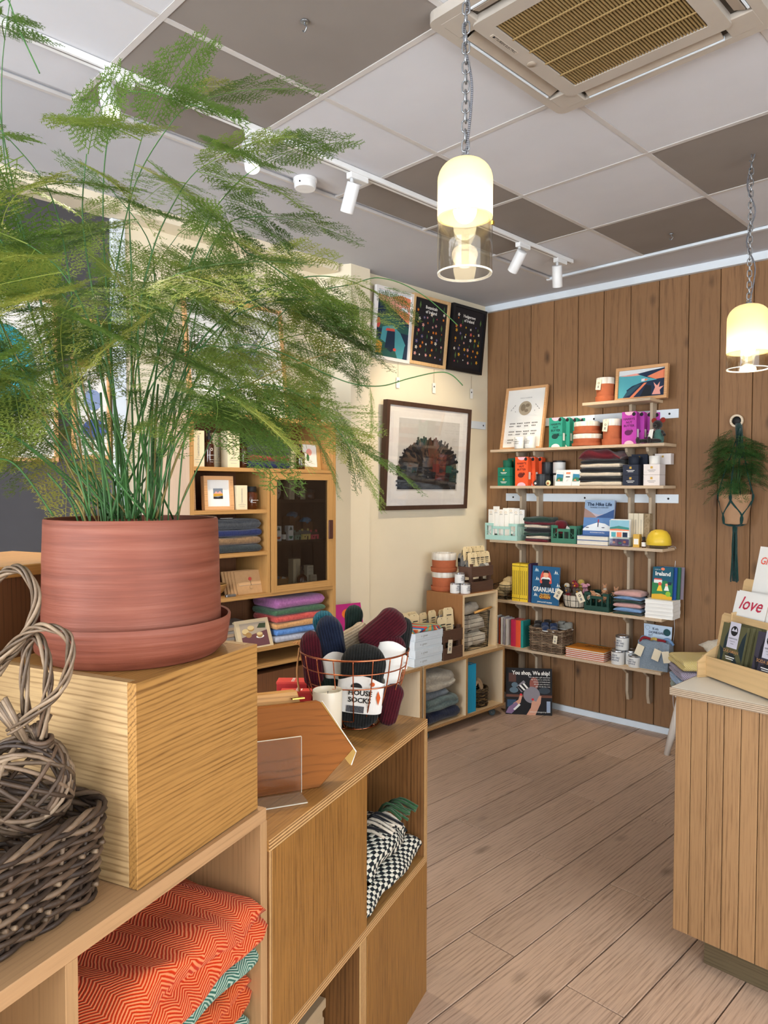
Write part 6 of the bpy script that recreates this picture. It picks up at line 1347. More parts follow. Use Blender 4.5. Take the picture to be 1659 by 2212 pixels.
wire_basket(wbk_, M_bwire, .92, 1.0, .235, 20, 8, rect_=(.29, .19)); tube('handle', wood('handle_oak', '#cf9a55', '#a8733a', 'X'), [(-.05, -.1, .245), (.13, -.1, .262)], .008, wbk_, 10); tube('handle_wire', M_bwire, spline([(-.145, 0, .235), (-.14, -.1, .24), (-.05, -.1, .245)], 4), .003, wbk_, 6); tube('handle_wire', M_bwire, spline([(.13, -.1, .262), (.143, -.09, .26), (.145, 0, .235)], 4), .003, wbk_, 6)
for k, (a, b, c, s) in enumerate(((-.06, -.02, .05, .075), (.06, -.02, .055, .075), (-.05, .0, .15, .075), (.05, -.01, .16, .08), (.0, .01, .235, .07), (.07, .02, .25, .055))):
    o = crumple('cotton_cloth', canvas_w, (0, 0, 0), (s, s * .8, s * .7), None, 220 + k, .3); at(o, DR, 3.768 + a, -3.035 - b, .49 + c); tag(o, 'white cotton bundle in the cube\'s wire basket, %s from the bottom' % ORD[k], 'cloth', 'cotton bundles')

# ------------------------------------------------------------------ sales counter
sc = thing('sales_counter', 'oak-boarded sales counter with pale top at the right', 'counter', CT, -.985, -2.29, 0)
M_bd = wood('counter_board', '#a58059', '#6c4c30', 'Z', rings=1.8, fig=.7, rough=.5, fine=.6, tone=.10, stretch=16, line=.3)
for k in range(24): box('board', M_bd, (.0484, .016, .766), (.025 + .0502 * k, .008, .111 + .383), sc, .0015)
for k in range(8): box('board', M_bd, (.016, .0484, .766), (.008, .041 + .0502 * k, .111 + .383), sc, .0015)
bx('carcass', M_darkoak, .016, 1.2, .017, .62, .111, .876, sc); bx('plinth', wood('plinth_wood', '#6f6148', '#463b29', 'X', rings=2.4), .075, 1.15, .07, .58, 0, .111, sc)
bx('worktop', pm('pale_laminate', '#e9e2d2', .4, .02, 10), -.012, 1.22, -.010, .64, .878, .903, sc, .001); bx('worktop_edge', stripes('ply_edge_counter', ('#c9b69d', '#7d6a55'), 'Z', 1100, .5), -.0125, 1.22, -.013, -.010, .878, .9025, sc)
bx('worktop_edge', MATS['ply_edge_counter'], -.0145, -.012, -.013, .64, .878, .9025, sc)
ZK = .9035
cs = thing('card_stand', 'stepped birch plywood card stand on the sales counter', 'card stand', ST, 0, 0, ZK)
M_stf = wood('stand_birch', '#d3b180', '#ab8250', 'X', rings=2.8, fig=.9, tone=.03, stretch=3.5, line=.4, fine=.2, period=.025)
prism('front_lip', M_stf, [(0, .006), (.42, .006), (.42, .085), (0, .072)], 0, .006, cs, bev=.0008)
prism('end_panel', M_stf, [(-.03, 0), (.1, 0), (.26, 0), (.26, .33), (.245, .335), (.19, .325), (.185, .225), (.1, .215), (.09, .13), (0.0, .078), (-.03, .055)], -.003, .003, cs, (.018, 0, 0), (0, 0, PI / 2), bev=.0005)
prism('end_panel', M_stf, [(-.03, 0), (.1, 0), (.26, 0), (.26, .33), (.245, .335), (.19, .325), (.185, .225), (.1, .215), (.09, .13), (0.0, .078), (-.03, .055)], -.003, .003, cs, (.40, 0, 0), (0, 0, PI / 2), bev=.0005)
def step_panel(y, z0, z1):
    R_ = (-.16, 0, 0); p = prism('step_panel', M_stf, [(-.035, z0), (.42, z0), (.42, z1), (-.02, z1), (-.03, z1 - .01)], 0, .006, cs, (0, y, 0), R_, .0006)
step_panel(.068, .03, .212); step_panel(.135, .13, .330)
bx('step_floor', M_stf, .02, .40, .006, .08, .008, .014, cs); bx('step_floor', M_stf, .02, .40, .105, .16, .135, .141, cs)
def choc(label, u, base, accent, title, n):
    for k in range(n):
        t = thing('chocolate_bar', ('front ' + label) if k == 0 else label + ', %s behind the front one' % ORD[k - 1], 'chocolate bar', ST, u + .012 * k, -.022 - .012 * k, ZK + .014 + .0, 0, 'wrapped chocolate bars'); R_ = (-math.radians(12), 0, 0)
        e = bx('wrapper', base, 0, .115, 0, .009, 0, .178, t, .0008); e.location = tilt(R_, e.location); e.rotation_euler = R_
        if k == 0:
            lv = [(.008, 0), (.016, .06), (.004, .1), (.02, .09), (.022, .13), (.036, .17), (.03, .12), (.045, .135), (.026, .08), (.02, 0)]
            art('wrapper_art', t, -.0006, [(accent, lv), (accent, [(.115, .06), (.09, .1), (.1, .14), (.115, .165)]), (accent, [(.06, .09), (.08, .075), (.1, .05), (.09, .03), (.07, .06)]), (accent, elp(.062, .082, .014, .01, 12)), (accent, [(.03, .04), (.06, .045), (.065, .02), (.04, .0), (.03, .0)]), (Q('label_lilac', '#cfcdda'), [(.035, .186), (.084, .186), (.084, .1), (.035, .1)])], (0, 0, 0), R_)
            em = art('emblem', t, -.0016, [(M_ink, elp(.0595, .157, .0165, .0165, 20)), (Q('label_lilac', '#cfcdda'), [(.046, .156), (.053, .168), (.06, .158), (.067, .168), (.074, .156)])], (0, 0, 0), R_)
            for q, s, z in (('NEARYNOGS', .0065, .131), ('CHOCOLATE', .004, .122), ('MAKERS', .004, .114)): txt(q, s, M_ink, t, tilt(R_, (.0595, -.002, z)), (PI / 2 + R_[0], 0, 0))
            txt(title, .0145, Q('copper_foil', '#b98a5a'), t, tilt(R_, (.06, -.0018, .088)), (PI / 2 + R_[0], 0, 0), bold=.0002)
            for q in range(3): box('print', M_white if q else M_ink, (.05 - .008 * q, .0004, .003), tilt(R_, (.06, -.0012, .076 - .0065 * q)), t, 0, R_)
        else:
            pass
choc('olive seaweed-pattern chocolate bar', .032, Q('choc_olive', '#5c5a3c'), Q('choc_teal', '#1d2d33'), 'D\u00daLAM\u00c1N', 4); choc('dark plum chocolate bar', .193, Q('choc_plum', '#3f3b48'), Q('choc_black', '#1d1c24'), 'SODA BREAD', 3)
def gcard(label, u, tt, z, w, h, words, ink, lean, n, sh=0, sz=.06):
    for k in range(n):
        t = thing('greeting_card', label if k == 0 else label + ', spare behind it', 'card', ST, u + .004 * k, -tt - .006 * k, ZK + z + .003 * k, 0, 'greeting cards in the stand'); R_ = (-math.radians(lean), 0, 0)
        e = bx('card', M_paper, 0, w, 0, .0015, 0, h, t); e.location = tilt(R_, e.location); e.rotation_euler = R_
        bx_ = box('envelope', M_kraft, (w - .002, .0012, h - .004), tilt(R_, (w / 2, .003, h / 2)), t, 0, R_)
        if k == 0: txt(words, sz, ink, t, tilt(R_, (w / 2, -.0012, h * .74)), (PI / 2 + R_[0], 0, 0), bold=.0006, shear=sh)
gcard('white card lettered love in red script', .0, .1, .142, .15, .15, 'love', Q('red_script', '#c0304a'), 14, 2, .35, .062)
gcard('white card with coral lettering at the right edge', .02, .17, .255, .15, .19, 'Glorious', Q('coral_script', '#ef6a5a'), 12, 1, .2, .035)
gcard('second white card beside the love card', .16, .1, .142, .15, .15, 'hello', Q('red_script', '#c0304a'), 14, 1, .3, .05)
# ------------------------------------------------------------------ near display units
M_lwV = wood('unit_oak_z', '#b08a60', '#7d5b3b', 'Z', rings=2.1, fig=.8, tone=.03, stretch=10, line=.35); M_lwX = wood('unit_oak_x', '#b99167', '#81603f', 'X', rings=2.1, fig=.8, tone=.03, stretch=10, line=.35)
u1 = thing('open_shelf_unit', 'near oak shelf unit holding orange and green throws', 'shelf unit', GF, -.25, -.805, 0); w = 1.424; b = .021; d = .40; h = .91
bx('top_panel', M_lwX, 0, w, 0, d, h - .026, h, u1, .001)
bx('back_panel', M_lwV, b, w - b, d - .01, d, .1, h - .026, u1); bx('bottom_panel', M_lwX, b, w - b, .001, d - .01, .08, .1, u1); bx('shelf_board', M_lwX, b, w - b, .002, d - .01, .44, .46, u1); bx('plinth', M_darkoak, b, w - b, .03, .05, 0, .08, u1)
for x in (0, .445, .943, w - .019): bx('upright_panel', M_lwV, x, x + .0215, .0005, d - .01, .46 if 0 < x < 1.3 else 0, h - .026, u1, .0006)
for x in (.445, .943): bx('upright_panel', M_lwV, x, x + .0215, .0005, d - .01, .1, .44, u1, .0006)
# second unit: plywood-edged oak counter
M_vn = wood('veneer_z', '#976a34', '#593819', 'Z', rings=2.1, fig=.7, rough=.4, fine=.75, tone=.03, stretch=22, line=.3); M_vnX = wood('veneer_x', '#a57842', '#684521', 'X', rings=2.1, fig=.7, rough=.38, fine=.6, tone=.03, stretch=14, line=.35); M_vnI = wood('veneer_inner', '#865c34', '#482d17', 'Z', rings=3.1, fig=.9, rough=.45, fine=.5, tone=.03, stretch=7, line=.55)
u2 = thing('display_counter', 'low oak display counter with plywood edges under the sock basket', 'counter', GF, 1.1775, -.80, 0); w = .843; h = .842; d = .47; b = .022
bx('top_panel', M_vnX, 0, w, .002, d, h - b, h, u2); bx('top_edge', M_plyS, 0, w, 0, .002, h - b, h, u2)
bx('side_panel', M_vnI, w - b, w, .002, d, 0, h - b, u2); bx('side_edge', M_plyX, w - b, w, 0, .002, 0, h - b, u2); bx('side_panel', M_vnI, 0, b, .002, d, 0, h - b, u2); bx('side_edge', M_plyX, 0, .008, 0, .002, 0, h - b, u2)
bx('mid_shelf', M_vnX, b, w - b, .002, d, .405, .427, u2); bx('mid_edge', M_plyS, b, w - b, -.0005, .002, .405, .427, u2)
bx('upper_divider', M_vnI, .424, .432, .01, d, .427, h - b, u2); bx('lower_divider', M_vnI, .398, .432, .004, d, 0, .405, u2); bx('divider_edge', M_plyX, .398, .432, 0.0005, .004, 0.0, .405, u2)
bx('back_panel', M_vnI, b, w - b, d - .01, d, 0, h - b, u2)
bx('door', M_vn, .0085, .431, -.0005, .018, .4275, h - b - .0005, u2, .0006); bx('door', M_vn, .4325, w - .001, -.0005, .018, .0, .4045, u2, .0006)
bx('bay_floor', M_black, b, .398, .004, d - .01, 0, .012, u2)
def gthing(name, label, cat, b_, a, z, rot=0, group=None): return thing(name, label, cat, GF, b_, a, z, rot, group)
rr = random.Random(2)
for k in range(9):
    t = gthing('paper_bag_bundle', 'bundle of kraft paper bags in the dark bay, %s from the bottom' % ORD[k], 'paper bags', 1.375 + rr.uniform(0, .015), -.9 + rr.uniform(-.015, .01), .0125 + .026 * k, rr.uniform(-3, 3), 'paper bags in the dark bay'); bx('bundle', Q('bag_kraft', '#b39a78'), 0, .185, 0, .2, 0, .025, t, .002)
# orange and green throws
ho = herring('herringbone_orange', '#c23008', '#f08c5c', .030, 820); hg = herring('herringbone_green', '#35685a', '#b3c9b6', .030, 820); ho2 = herring('herringbone_deep_orange', '#b4340c', '#e67f4c', .030, 820)
z = .461
for k, (m_, hh, lb, dx, aa) in enumerate(((hg, .05, 'lowest green herringbone throw', 0, -.83), (ho2, .075, 'lower orange herringbone throw', .005, -.825), (hg, .05, 'upper green herringbone throw', .012, -.815), (ho, .115, 'topmost orange herringbone throw in the near unit', .0, -.79))):
    o = cloth('herringbone_throw', m_, .43, .34, hh, (0, 0, 0), None, 2 if hh > .06 else 1, 300 + k, sag=.006 if k < 3 else .009, n=24, droop=.012 if k == 3 else .0, endround=.6); at(o, GF, .935 + dx, aa - .17, z); z += hh + .005; tag(o, lb, 'throw', 'herringbone throws')
# scarves in the counter bay
def houndstooth(name):
    t = NT(name); v = t.coord(rnd=False); sp = t.add('ShaderNodeSeparateXYZ'); t.link(v, sp.inputs[0])
    y = t.math('ADD', sp.outputs[1], sp.outputs[2])
    a = t.math('SINE', t.math('MULTIPLY', t.math('ADD', sp.outputs[0], t.math('MULTIPLY', y, .25)), 230.0)); b_ = t.math('SINE', t.math('MULTIPLY', t.math('ADD', y, t.math('MULTIPLY', sp.outputs[0], .2)), 230.0))
    f = t.math('MULTIPLY_ADD', t.math('MULTIPLY', a, b_), .9, .5); f = t.math('ADD', f, t.math('MULTIPLY_ADD', t.noise(v, 120, 2), .5, -.25))
    t.link(t.ramp(f, [(.35, C('#15181f')), (.5, C('#3a5a50')), (.62, C('#e2ddcd'))]), t.b.inputs['Base Color']); t.b.inputs['Roughness'].default_value = .95; t.bump(f, .6, .004); MATS[name] = t.m; return t.m
hs = houndstooth('houndstooth')
o = cloth('checked_scarf', hs, .385, .30, .075, (0, 0, 0), None, 1, 310, sag=.008, n=20, droop=.01); at(o, GF, 1.80, -.955, .428); tag(o, 'lower black, green and white checked scarf in the counter bay', 'scarf', 'checked scarves')
o = cloth('checked_scarf', hs, .30, .27, .10, (0, 0, 0), None, 1, 311, sag=.010, n=20, droop=.03); at(o, GF, 1.765, -.945, .504, 4); tag(o, 'upper black, green and white checked scarf, with label', 'scarf', 'checked scarves')
lb_ = gthing('swing_label', 'white swing label on the checked scarf', 'label', 1.645, -.85, .612, 15); bx('card', M_paper, 0, .08, 0, .05, 0, .002, lb_); bx('card_band', M_ink, .0, .08, .05, .075, 0, .002, lb_); tube('loop', M_ink, spline([(.04, .06, .003), (.07, .02, .012), (.1, .05, .012), (.07, .08, .006), (.04, .06, .003)], 6), .0012, lb_, 5)
fr_ = gthing('scarf_fringe', 'green and white yarn fringe at the back of the scarf', 'fringe', 1.735, -.85, .596)
for k in range(26): tube('yarn', (fabric('yarn_green', '#3f6b3f', '#22412a', 200), canvas_w, k_black)[0 if k > 12 else 1 + k % 2], spline([(.0085 * k - .03, .03 + .01 * rr.random(), .0), (.0085 * k - .03, rr.uniform(-.01, .01), .03 + .02 * rr.random()), (.0085 * k - .025 + rr.uniform(-.01, .01), -.05 - .02 * rr.random(), .012 + .015 * rr.random())], 4), .0042, fr_, 5)
# oak plinth box with the big planter
pb_ = gthing('plinth_box', 'square oak box carrying the big terracotta planter', 'plinth', .839, -.816, .911)
M_pxX = wood('box_oak_x', '#ad8046', '#684420', 'X', rings=4.5, fig=.9, rough=.42, fine=.5, tone=.0, stretch=7, line=.55, period=.009); M_pxY = wood('box_oak_y', '#bf9f72', '#7d5c36', 'Y', rings=4.5, fig=.9, rough=.42, fine=.5, tone=.0, stretch=7, line=.55, period=.009)
S = .3215
bx('front_panel', M_pxX, 0, S, 0, .018, 0, .325, pb_, .0008); bx('side_panel', M_pxY, 0, .018, .018, S, 0, .325, pb_, .0008); bx('side_panel', M_pxY, S - .018, S, .018, S, 0, .325, pb_, .0008); bx('top_panel', M_pxX, .018, S - .018, .018, S, .306, .3245, pb_); bx('back_panel', M_pxX, .018, S - .018, S - .018, S - .0005, 0, .306, pb_)
ZP = .911 + .3255
def thrown():
    t = NT('thrown_terracotta'); v = t.coord((2, 2, 60), False); n = t.noise(v, 1.3, 4, .6); n2 = t.noise(t.coord((1, 1, 1), False), 8, 3)
    f = t.math('ADD', t.math('MULTIPLY', n, .75), t.math('MULTIPLY', n2, .25))
    t.link(t.ramp(f, [(.3, C('#683221')), (.5, C('#824532')), (.72, C('#955a47'))]), t.b.inputs['Base Color']); t.b.inputs['Roughness'].default_value = .62; t.bump(n, .35, .006); return t.m
M_thr = thrown()
pl = gthing('planter', 'big thrown terracotta planter with saucer and plume fern', 'planter', 1.008, -.983, ZP)
lathe('saucer', M_thr, [(0, 0), (.150, 0), (.152, .002), (.163, .014), (.168, .018), (.1745, .058), (.175, .066), (.1735, .069), (.170, .067), (.166, .03), (.15, .012), (0, .01)], pl, (0, 0, 0), 96)
lathe('pot', M_thr, [(0, .011), (.150, .011), (.1555, .02), (.157, .06), (.1565, .10), (.155, .14), (.1545, .18), (.153, .215), (.152, .245), (.1505, .2475), (.146, .247), (.144, .235), (.142, .2), (.14, .19)], pl, (0, 0, 0), 96)
lathe('soil', MATS['potting_soil'], [(0, .222), (.08, .22), (.1435, .215)], pl, (0, 0, 0), 40)
# hexagonal wooden display block and acrylic stand
M_olive = wood('cherry_wood', '#8f5522', '#41230c', 'X', rings=6, fig=2.4, rough=.6, spec=.15, fine=.25, knots=.7, tone=0, stretch=2.4, line=.6, period=.02)
sgn = thing('wooden_block', 'pointed wooden display block with brass hinge', 'display block', SG, 0, 0, .8425); R_ = (-math.radians(9), 0, 0)
prism('front_board', M_olive, [(-.13, 0), (.143, 0), (.232, .077), (.155, .195), (-.13, .195)], 0, .034, sgn, (0, 0, 0), R_, .002)
prism('back_board', wood('block_oak', '#cf9a55', '#98622a', 'X', rings=2.8, tone=0), [(-.13, 0), (.1, 0), (.15, .06), (.11, .221), (-.13, .221)], .04, .075, sgn, (0, 0, 0), R_, .002)
box('hinge', pm('brass_hinge', '#a3823f', .3, .1, metal=.9), (.03, .02, .003), tilt(R_, (.11, .037, .2035)), sgn, 0, R_)
mobj('display_card', [tilt(R_, p) for p in ((.17, .036, .19), (.25, .037, .06), (.235, .038, .03), (.14, .037, .16))], [(0, 1, 2, 3)], Q('gold_card', '#b9924a'), sgn); mobj('card_back', [tilt(R_, p) for p in ((.171, .0375, .191), (.252, .0375, .062), (.238, .038, .03), (.14, .037, .162))], [(0, 1, 2, 3)], M_paper, sgn)
AC = Fr(-1.292, 1.008, 67.34); acr = thing('acrylic_holder', 'small clear acrylic sign holder in front of the wooden block', 'sign holder', AC, 0, .0, .8425); M_acr = glass('clear_acrylic', '#f2ede2', .12, .3)
def clear_sheet():
    t = NT('clear_foot'); out = t.n['Material Output']; tr = t.add('ShaderNodeBsdfTransparent'); df = t.add('ShaderNodeBsdfDiffuse'); df.inputs[0].default_value = C('#f4efe4')
    mx = t.add('ShaderNodeMixShader'); mx.inputs[0].default_value = .08; t.link(tr.outputs[0], mx.inputs[1]); t.link(df.outputs[0], mx.inputs[2]); t.link(mx.outputs[0], out.inputs[0]); return t.m
for o in (bx('foot', clear_sheet(), -.15, 0, -.054, 0, 0.002, .004, acr), bx('sheet', M_acr, -.15, .0, -.001, .001, .0045, .132, acr)): pass
acr.children[0].location.y += .0
ed = pm('acrylic_edge', '#d9d2c0', .2, .02)
bx('foot_edge', ed, -.15, 0, -.0548, -.054, .0005, .003, acr); bx('sheet_edge', ed, 0, .0012, -.0015, .0015, .003, .132, acr); bx('sheet_edge', ed, -.15, 0, -.0015, .0015, .132, .1332, acr)
# red boxes, candle and magazines
redm = Q('red_box', '#c93434')
for k, (bb, a, z, hh, lb) in enumerate(((1.871, -1.244, .8425, .0975, 'back left red gift box behind the wooden block'), (1.927, -1.162, .8425, .0975, 'right red gift box beside the copper basket'), (1.835, -1.205, .8425, .083, 'front left red gift box, lower than its neighbours'))):
    t = gthing('red_gift_box', lb, 'box', bb, a, z, -64.8, 'red gift boxes'); dp = .03 if k == 2 else .05
    bx('box', redm, 0, .094, 0, dp, 0, hh - .006, t, .001); bx('lid', Q('red_lid', '#d9483f'), -.001, .095, -.001, dp + .001, hh - .008, hh, t, .001); txt('STUDIO', .012, M_white, t, (.05, dp / 2, hh + .0006), (0, 0, PI / 2), bold=.0003); box('print', M_white, (.003, .018, .0004), (.062, dp / 2, hh + .0004), t)
cd = gthing('candle', 'cream candle in a frosted glass tumbler', 'candle', 1.713, -.973, .8425)
lathe('glass', pm('frosted_cream', '#e6dcc6', .25, .02), [(0, 0), (.036, 0), (.038, .003), (.041, .143), (.040, .146), (.0385, .144), (.038, .128)], cd, (0, 0, 0), 40); lathe('wax', pm('candle_wax', '#f2e9d6', .5, .02), [(0, .1285), (.038, .128)], cd, (0, 0, 0), 32); tube('wick', M_ink, [(0, 0, .128), (.002, 0, .141)], .001, cd, 5)
mg = gthing('magazine', 'grey magazine with landscape cover lying behind the red boxes', 'magazine', 1.62, -1.20, .8425, -58)
bx('pages', M_pages, -.1, .1, .0, .17, 0, .052, mg); mobj('cover', [(-.1, 0, .053), (.1, 0, .053), (.1, .17, .068), (-.1, .17, .068)], [(0, 1, 2, 3)], Q('mag_grey', '#b9bdc9'), mg)
mobj('cover_picture', [(.0, .05, .0578), (.08, .05, .0578), (.06, .08, .0604), (.01, .075, .06)], [(0, 1, 2, 3)], Q('mag_olive', '#8a8250'), mg)
# copper wire basket of socks
M_cop = pm('copper_wire', '#c77a58', .25, .05, metal=1.0)
BK = (1.896, -.984); sbk = gthing('wire_basket', 'copper wire basket full of house socks on the counter', 'basket', BK[0], BK[1], .8455)
prof = [(.072, .0), (.097, .03), (.125, .08), (.144, .134), (.154, .177), (.161, .218)]
for r_, z in [prof[0], prof[1], prof[3], prof[4]]: tube('hoop', M_cop, [(r_ * math.cos(a), r_ * math.sin(a), z) for a in [2 * PI * i / 48 for i in range(48)]], .0019, sbk, 6, True)
tube('rim', M_cop, [(.161 * math.cos(a), .161 * math.sin(a), .218) for a in [2 * PI * i / 60 for i in range(60)]], .0028, sbk, 8, True)
for k in range(18):
    a = 2 * PI * k / 18 + .1; tube('upright_wire', M_cop, spline([(r_ * math.cos(a), r_ * math.sin(a), z) for r_, z in prof], 4), .0018, sbk, 6)
for k in range(4):
    a = PI * k / 4; tube('floor_wire', M_cop, [(.072 * math.cos(a), .072 * math.sin(a), 0), (-.072 * math.cos(a), -.072 * math.sin(a), 0)], .0018, sbk, 6)
M_raf = pm('raffia', '#d59a62', .8, .2); ra = math.radians(115)
for k in range(9):
    a = 2 * PI * k / 9; tube('raffia_tuft', M_raf, spline([(.161 * math.cos(ra), .161 * math.sin(ra), .221), (.161 * math.cos(ra) + .012 * math.cos(a), .161 * math.sin(ra) + .012 * math.sin(a), .238), (.161 * math.cos(ra) + .022 * math.cos(a), .161 * math.sin(ra) + .022 * math.sin(a), .234)], 3), .0014, sbk, 4)
tube('raffia_tail', M_raf, spline([(.165 * math.cos(ra), .165 * math.sin(ra), .221), (.172 * math.cos(ra), .172 * math.sin(ra), .15), (.166 * math.cos(ra), .166 * math.sin(ra), .09)], 4), .003, sbk, 5)
def sock_pair(label, dx, dz, dy, w, h, th, mat, tiltx=0, tiltz=0, band=None, rotz=0):
    """rolled wool socks: dx right, dy away and dz up as seen from the shop floor, measured from the basket centre"""
    c = Vector(GF.loc(BK[0], BK[1], .8435)); p = c + Vector((CAM_R.x, CAM_R.y, 0)).normalized() * dx + Vector((CAM_F.x, CAM_F.y, 0)).normalized() * dy
    t = bpy.data.objects.new('house_socks', None); link(t); t.location = (p.x, p.y, .8435 + dz); t.rotation_euler = (math.radians(tiltx), math.radians(tiltz), math.radians(45.5 + rotz)); tag(t, label, 'socks', 'rolled house socks in the copper basket')
    vs_, fs = [], []; nu, nv = 26, 20
    for i in range(nu + 1):
        s = i / nu
        z = -h / 2 + h * s
        e = math.sqrt(max(0, 1 - ((s - .72) / .28) ** 2)) if s > .72 else (.86 + .14 * s / .72 if s > .08 else .55 + .31 * s / .08)
        for k in range(nv):
            a = 2 * PI * k / nv; ca, sa = math.cos(a), math.sin(a)
            q = abs(ca) ** .75 * (1 if ca > 0 else -1); q2 = abs(sa) ** .75 * (1 if sa > 0 else -1)
            vs_.append((w / 2 * q * e * (1 + .04 * math.sin(s * 9 + a * 2)), th / 2 * q2 * (e * .55 + .45 * (1 if s < .95 else e)), z))
    for i in range(nu):
        for k in range(nv): l = (k + 1) % nv; fs.append((i * nv + k, i * nv + l, (i + 1) * nv + l, (i + 1) * nv + k))
    fs.append(tuple(range(nv - 1, -1, -1))); fs.append(tuple(range(nu * nv, (nu + 1) * nv)))
    mobj('knit', vs_, fs, mat, t, (0, 0, 0), (0, 0, 0), True)
    if band:
        z0, z1 = band; vs2, fs2 = [], []; pts = []
        for k in range(nv * 2):
            a = 2 * PI * k / (nv * 2); ca, sa = math.cos(a), math.sin(a); q = abs(ca) ** .6 * (1 if ca > 0 else -1); q2 = abs(sa) ** .6 * (1 if sa > 0 else -1); pts.append((w / 2 * 1.04 * q, th / 2 * 1.06 * q2))
        n = len(pts); vs2 = [(x, y, z0) for x, y in pts] + [(x, y, z1 + .1 * h * math.cos(x / w * 3) - .08 * h) for x, y in pts]; fs2 = [(k, (k + 1) % n, n + (k + 1) % n, n + k) for k in range(n)]
        bb = mobj('paper_band', vs2, fs2, M_paper, t)
        return t, bb
    return t, None
sk_ = lambda n, a, b_: fabric('sock_' + n, a, b_, 420, bump=.5, sheen=.1, rib=820, contrast=1.6)
bur = sk_('burgundy', '#571622', '#2a0710'); blk = sk_('black', '#2b2d2c', '#0d0e0f'); nvy = sk_('navy', '#222c45', '#0d1322'); tea = sk_('teal', '#2c7183', '#123a47'); crm = sk_('oatmeal', '#c9b79e', '#8d7b63'); grn = sk_('bottle_green', '#20312b', '#0c1613')
sock_pair('burgundy socks at the left rim of the copper basket', -.122, .20, -.03, .066, .16, .065, bur, 0, -5)
sock_pair('teal socks poking up at the back left', -.092, .262, .05, .064, .13, .06, tea, 0, -10)
sock_pair('navy socks standing tall in a white paper band', -.062, .222, -.02, .078, .21, .07, nvy, 4, -12, (-.11, .0))
sock_pair('oatmeal socks in the middle of the basket', .004, .245, .03, .08, .10, .06, crm, 0, 60)
sock_pair('bottle green socks at the back of the basket', -.008, .275, .075, .056, .13, .055, grn, 0, 4)
sock_pair('big burgundy socks at the upper right above the others', .085, .275, .0, .095, .15, .08, bur, -4, 50)
sock_pair('burgundy socks standing in a white band at the right', .10, .19, -.01, .085, .16, .07, bur, 0, 12, (-.07, .06))
sock_pair('black socks at the right rim of the copper basket', .142, .235, .03, .05, .15, .06, blk, 0, 8, (-.075, -.03))
t, bb = sock_pair('front charcoal socks with a House Socks paper band', .022, .138, -.09, .128, .25, .06, blk, 10, 6, (-.075, .035))
yf = -.034
txt('HOUSE', .021, M_ink, t, (.0, yf, -.012), bold=.0005); txt('SOCKS', .021, M_ink, t, (.0, yf, -.034), bold=.0005); lathe('band_dot', Q('band_orange', '#d8622a'), [(0, 0), (.0065, 0)], t, (.032, yf + .0005, .018), 14, True, (PI / 2, 0, 0)); flat('band_leaf', Q('band_orange', '#d8622a'), [(.05, .0), (.058, -.02), (.054, -.045), (.046, -.022)], yf + .002, t); flat('band_arch', M_ink, elp(-.012, .004, .016, .014, 10, 0, PI), yf + .0005, t); box('band_pattern', pm('dot_pattern', '#55565a', .7, .9, 300), (.05, .0005, .02), (-.01, yf + .0008, -.062), t)
sock_pair('burgundy socks low at the basket\'s right side', .108, .07, -.045, .06, .12, .055, bur, 0, 14)
sock_pair('black socks at the bottom of the copper basket', -.005, .07, .0, .14, .15, .13, blk, 0, 80)
sock_pair('charcoal socks at the left bottom of the copper basket', -.06, .085, -.03, .075, .13, .07, grn, 0, -12)
# willow basket with bent-willow ornament at the left edge
M_wil = [pm('willow_%d' % k, c, .55, .25, 70, .3) for k, c in enumerate(('#5e4a3a', '#463629', '#75604c', '#382b22'))]
M_wilL = [pm('willow_pale_%d' % k, c, .5, .25, 70, .3) for k, c in enumerate(('#75614d', '#5a4938', '#8a755e'))]
wb = gthing('willow_basket', 'dark woven willow basket at the left edge', 'basket', .632, -.99, .912); wicker(wb, .36, .265, .135, 17, 30, M_wil, .0046, 1.08, True, .16, 120, 8, 1.1)
for k in range(26):
    a = rr.random(); z_ = .02 + .1 * rr.random(); x = -.165 + .34 * a; tube('cane_end', M_wilL[k % 3], [(x, -.134 - .011 * z_ / .135, z_), (x + .002, -.144 - .011 * z_ / .135, z_ + .002)], .0034, wb, 6)
P0 = Vector(GF.loc(.735, -.945, .912)); r2 = Vector((CAM_R.x, CAM_R.y, 0)).normalized(); f2 = Vector((CAM_F.x, CAM_F.y, 0)).normalized()
wo = bpy.data.objects.new('willow_ornament', None); link(wo); wo.location = P0; tag(wo, 'bent willow ornament with looped ears standing in the basket', 'ornament')
def wp(px, py, dep=0.0):
    """picture measurements of the ornament turned into offsets in its own upright plane (metres)"""
    k = 1.066 / 1560.0
    return r2 * ((px - 34) * k) + f2 * dep + Vector((0, 0, 1)) * ((1972 - py) * k)
def strand_loop(name, pts, n, r, mats, twist=3.0, spread=.006):
    base = spline(pts, 12); m_ = len(base)
    for s in range(n):
        out = []
        for i, p in enumerate(base):
            t_ = base[min(i + 1, m_ - 1)] - base[max(i - 1, 0)]; t_.normalize(); a_ = t_.orthogonal().normalized(); b_ = t_.cross(a_); q = 2 * PI * (s / n + twist * i / m_)
            fx = f2 - t_ * f2.dot(t_); fx = fx.normalized() if fx.length > .1 else a_; sx_ = t_.cross(fx)
            out.append(p + fx * (math.cos(q) * spread) + sx_ * (math.sin(q) * spread))
        tube(name, mats[s % len(mats)], out, r * (.8 + .4 * ((s * 7) % 5) / 5), wo, 6)
strand_loop('ear_loop', [wp(-30, 1262, .02), wp(0, 1238, .02), wp(48, 1236, .0), wp(75, 1290, 0), wp(62, 1352, 0), wp(30, 1405, .0), wp(0, 1432, .01), wp(-30, 1470, .02)], 5, .0027, M_wilL, 2, .005)
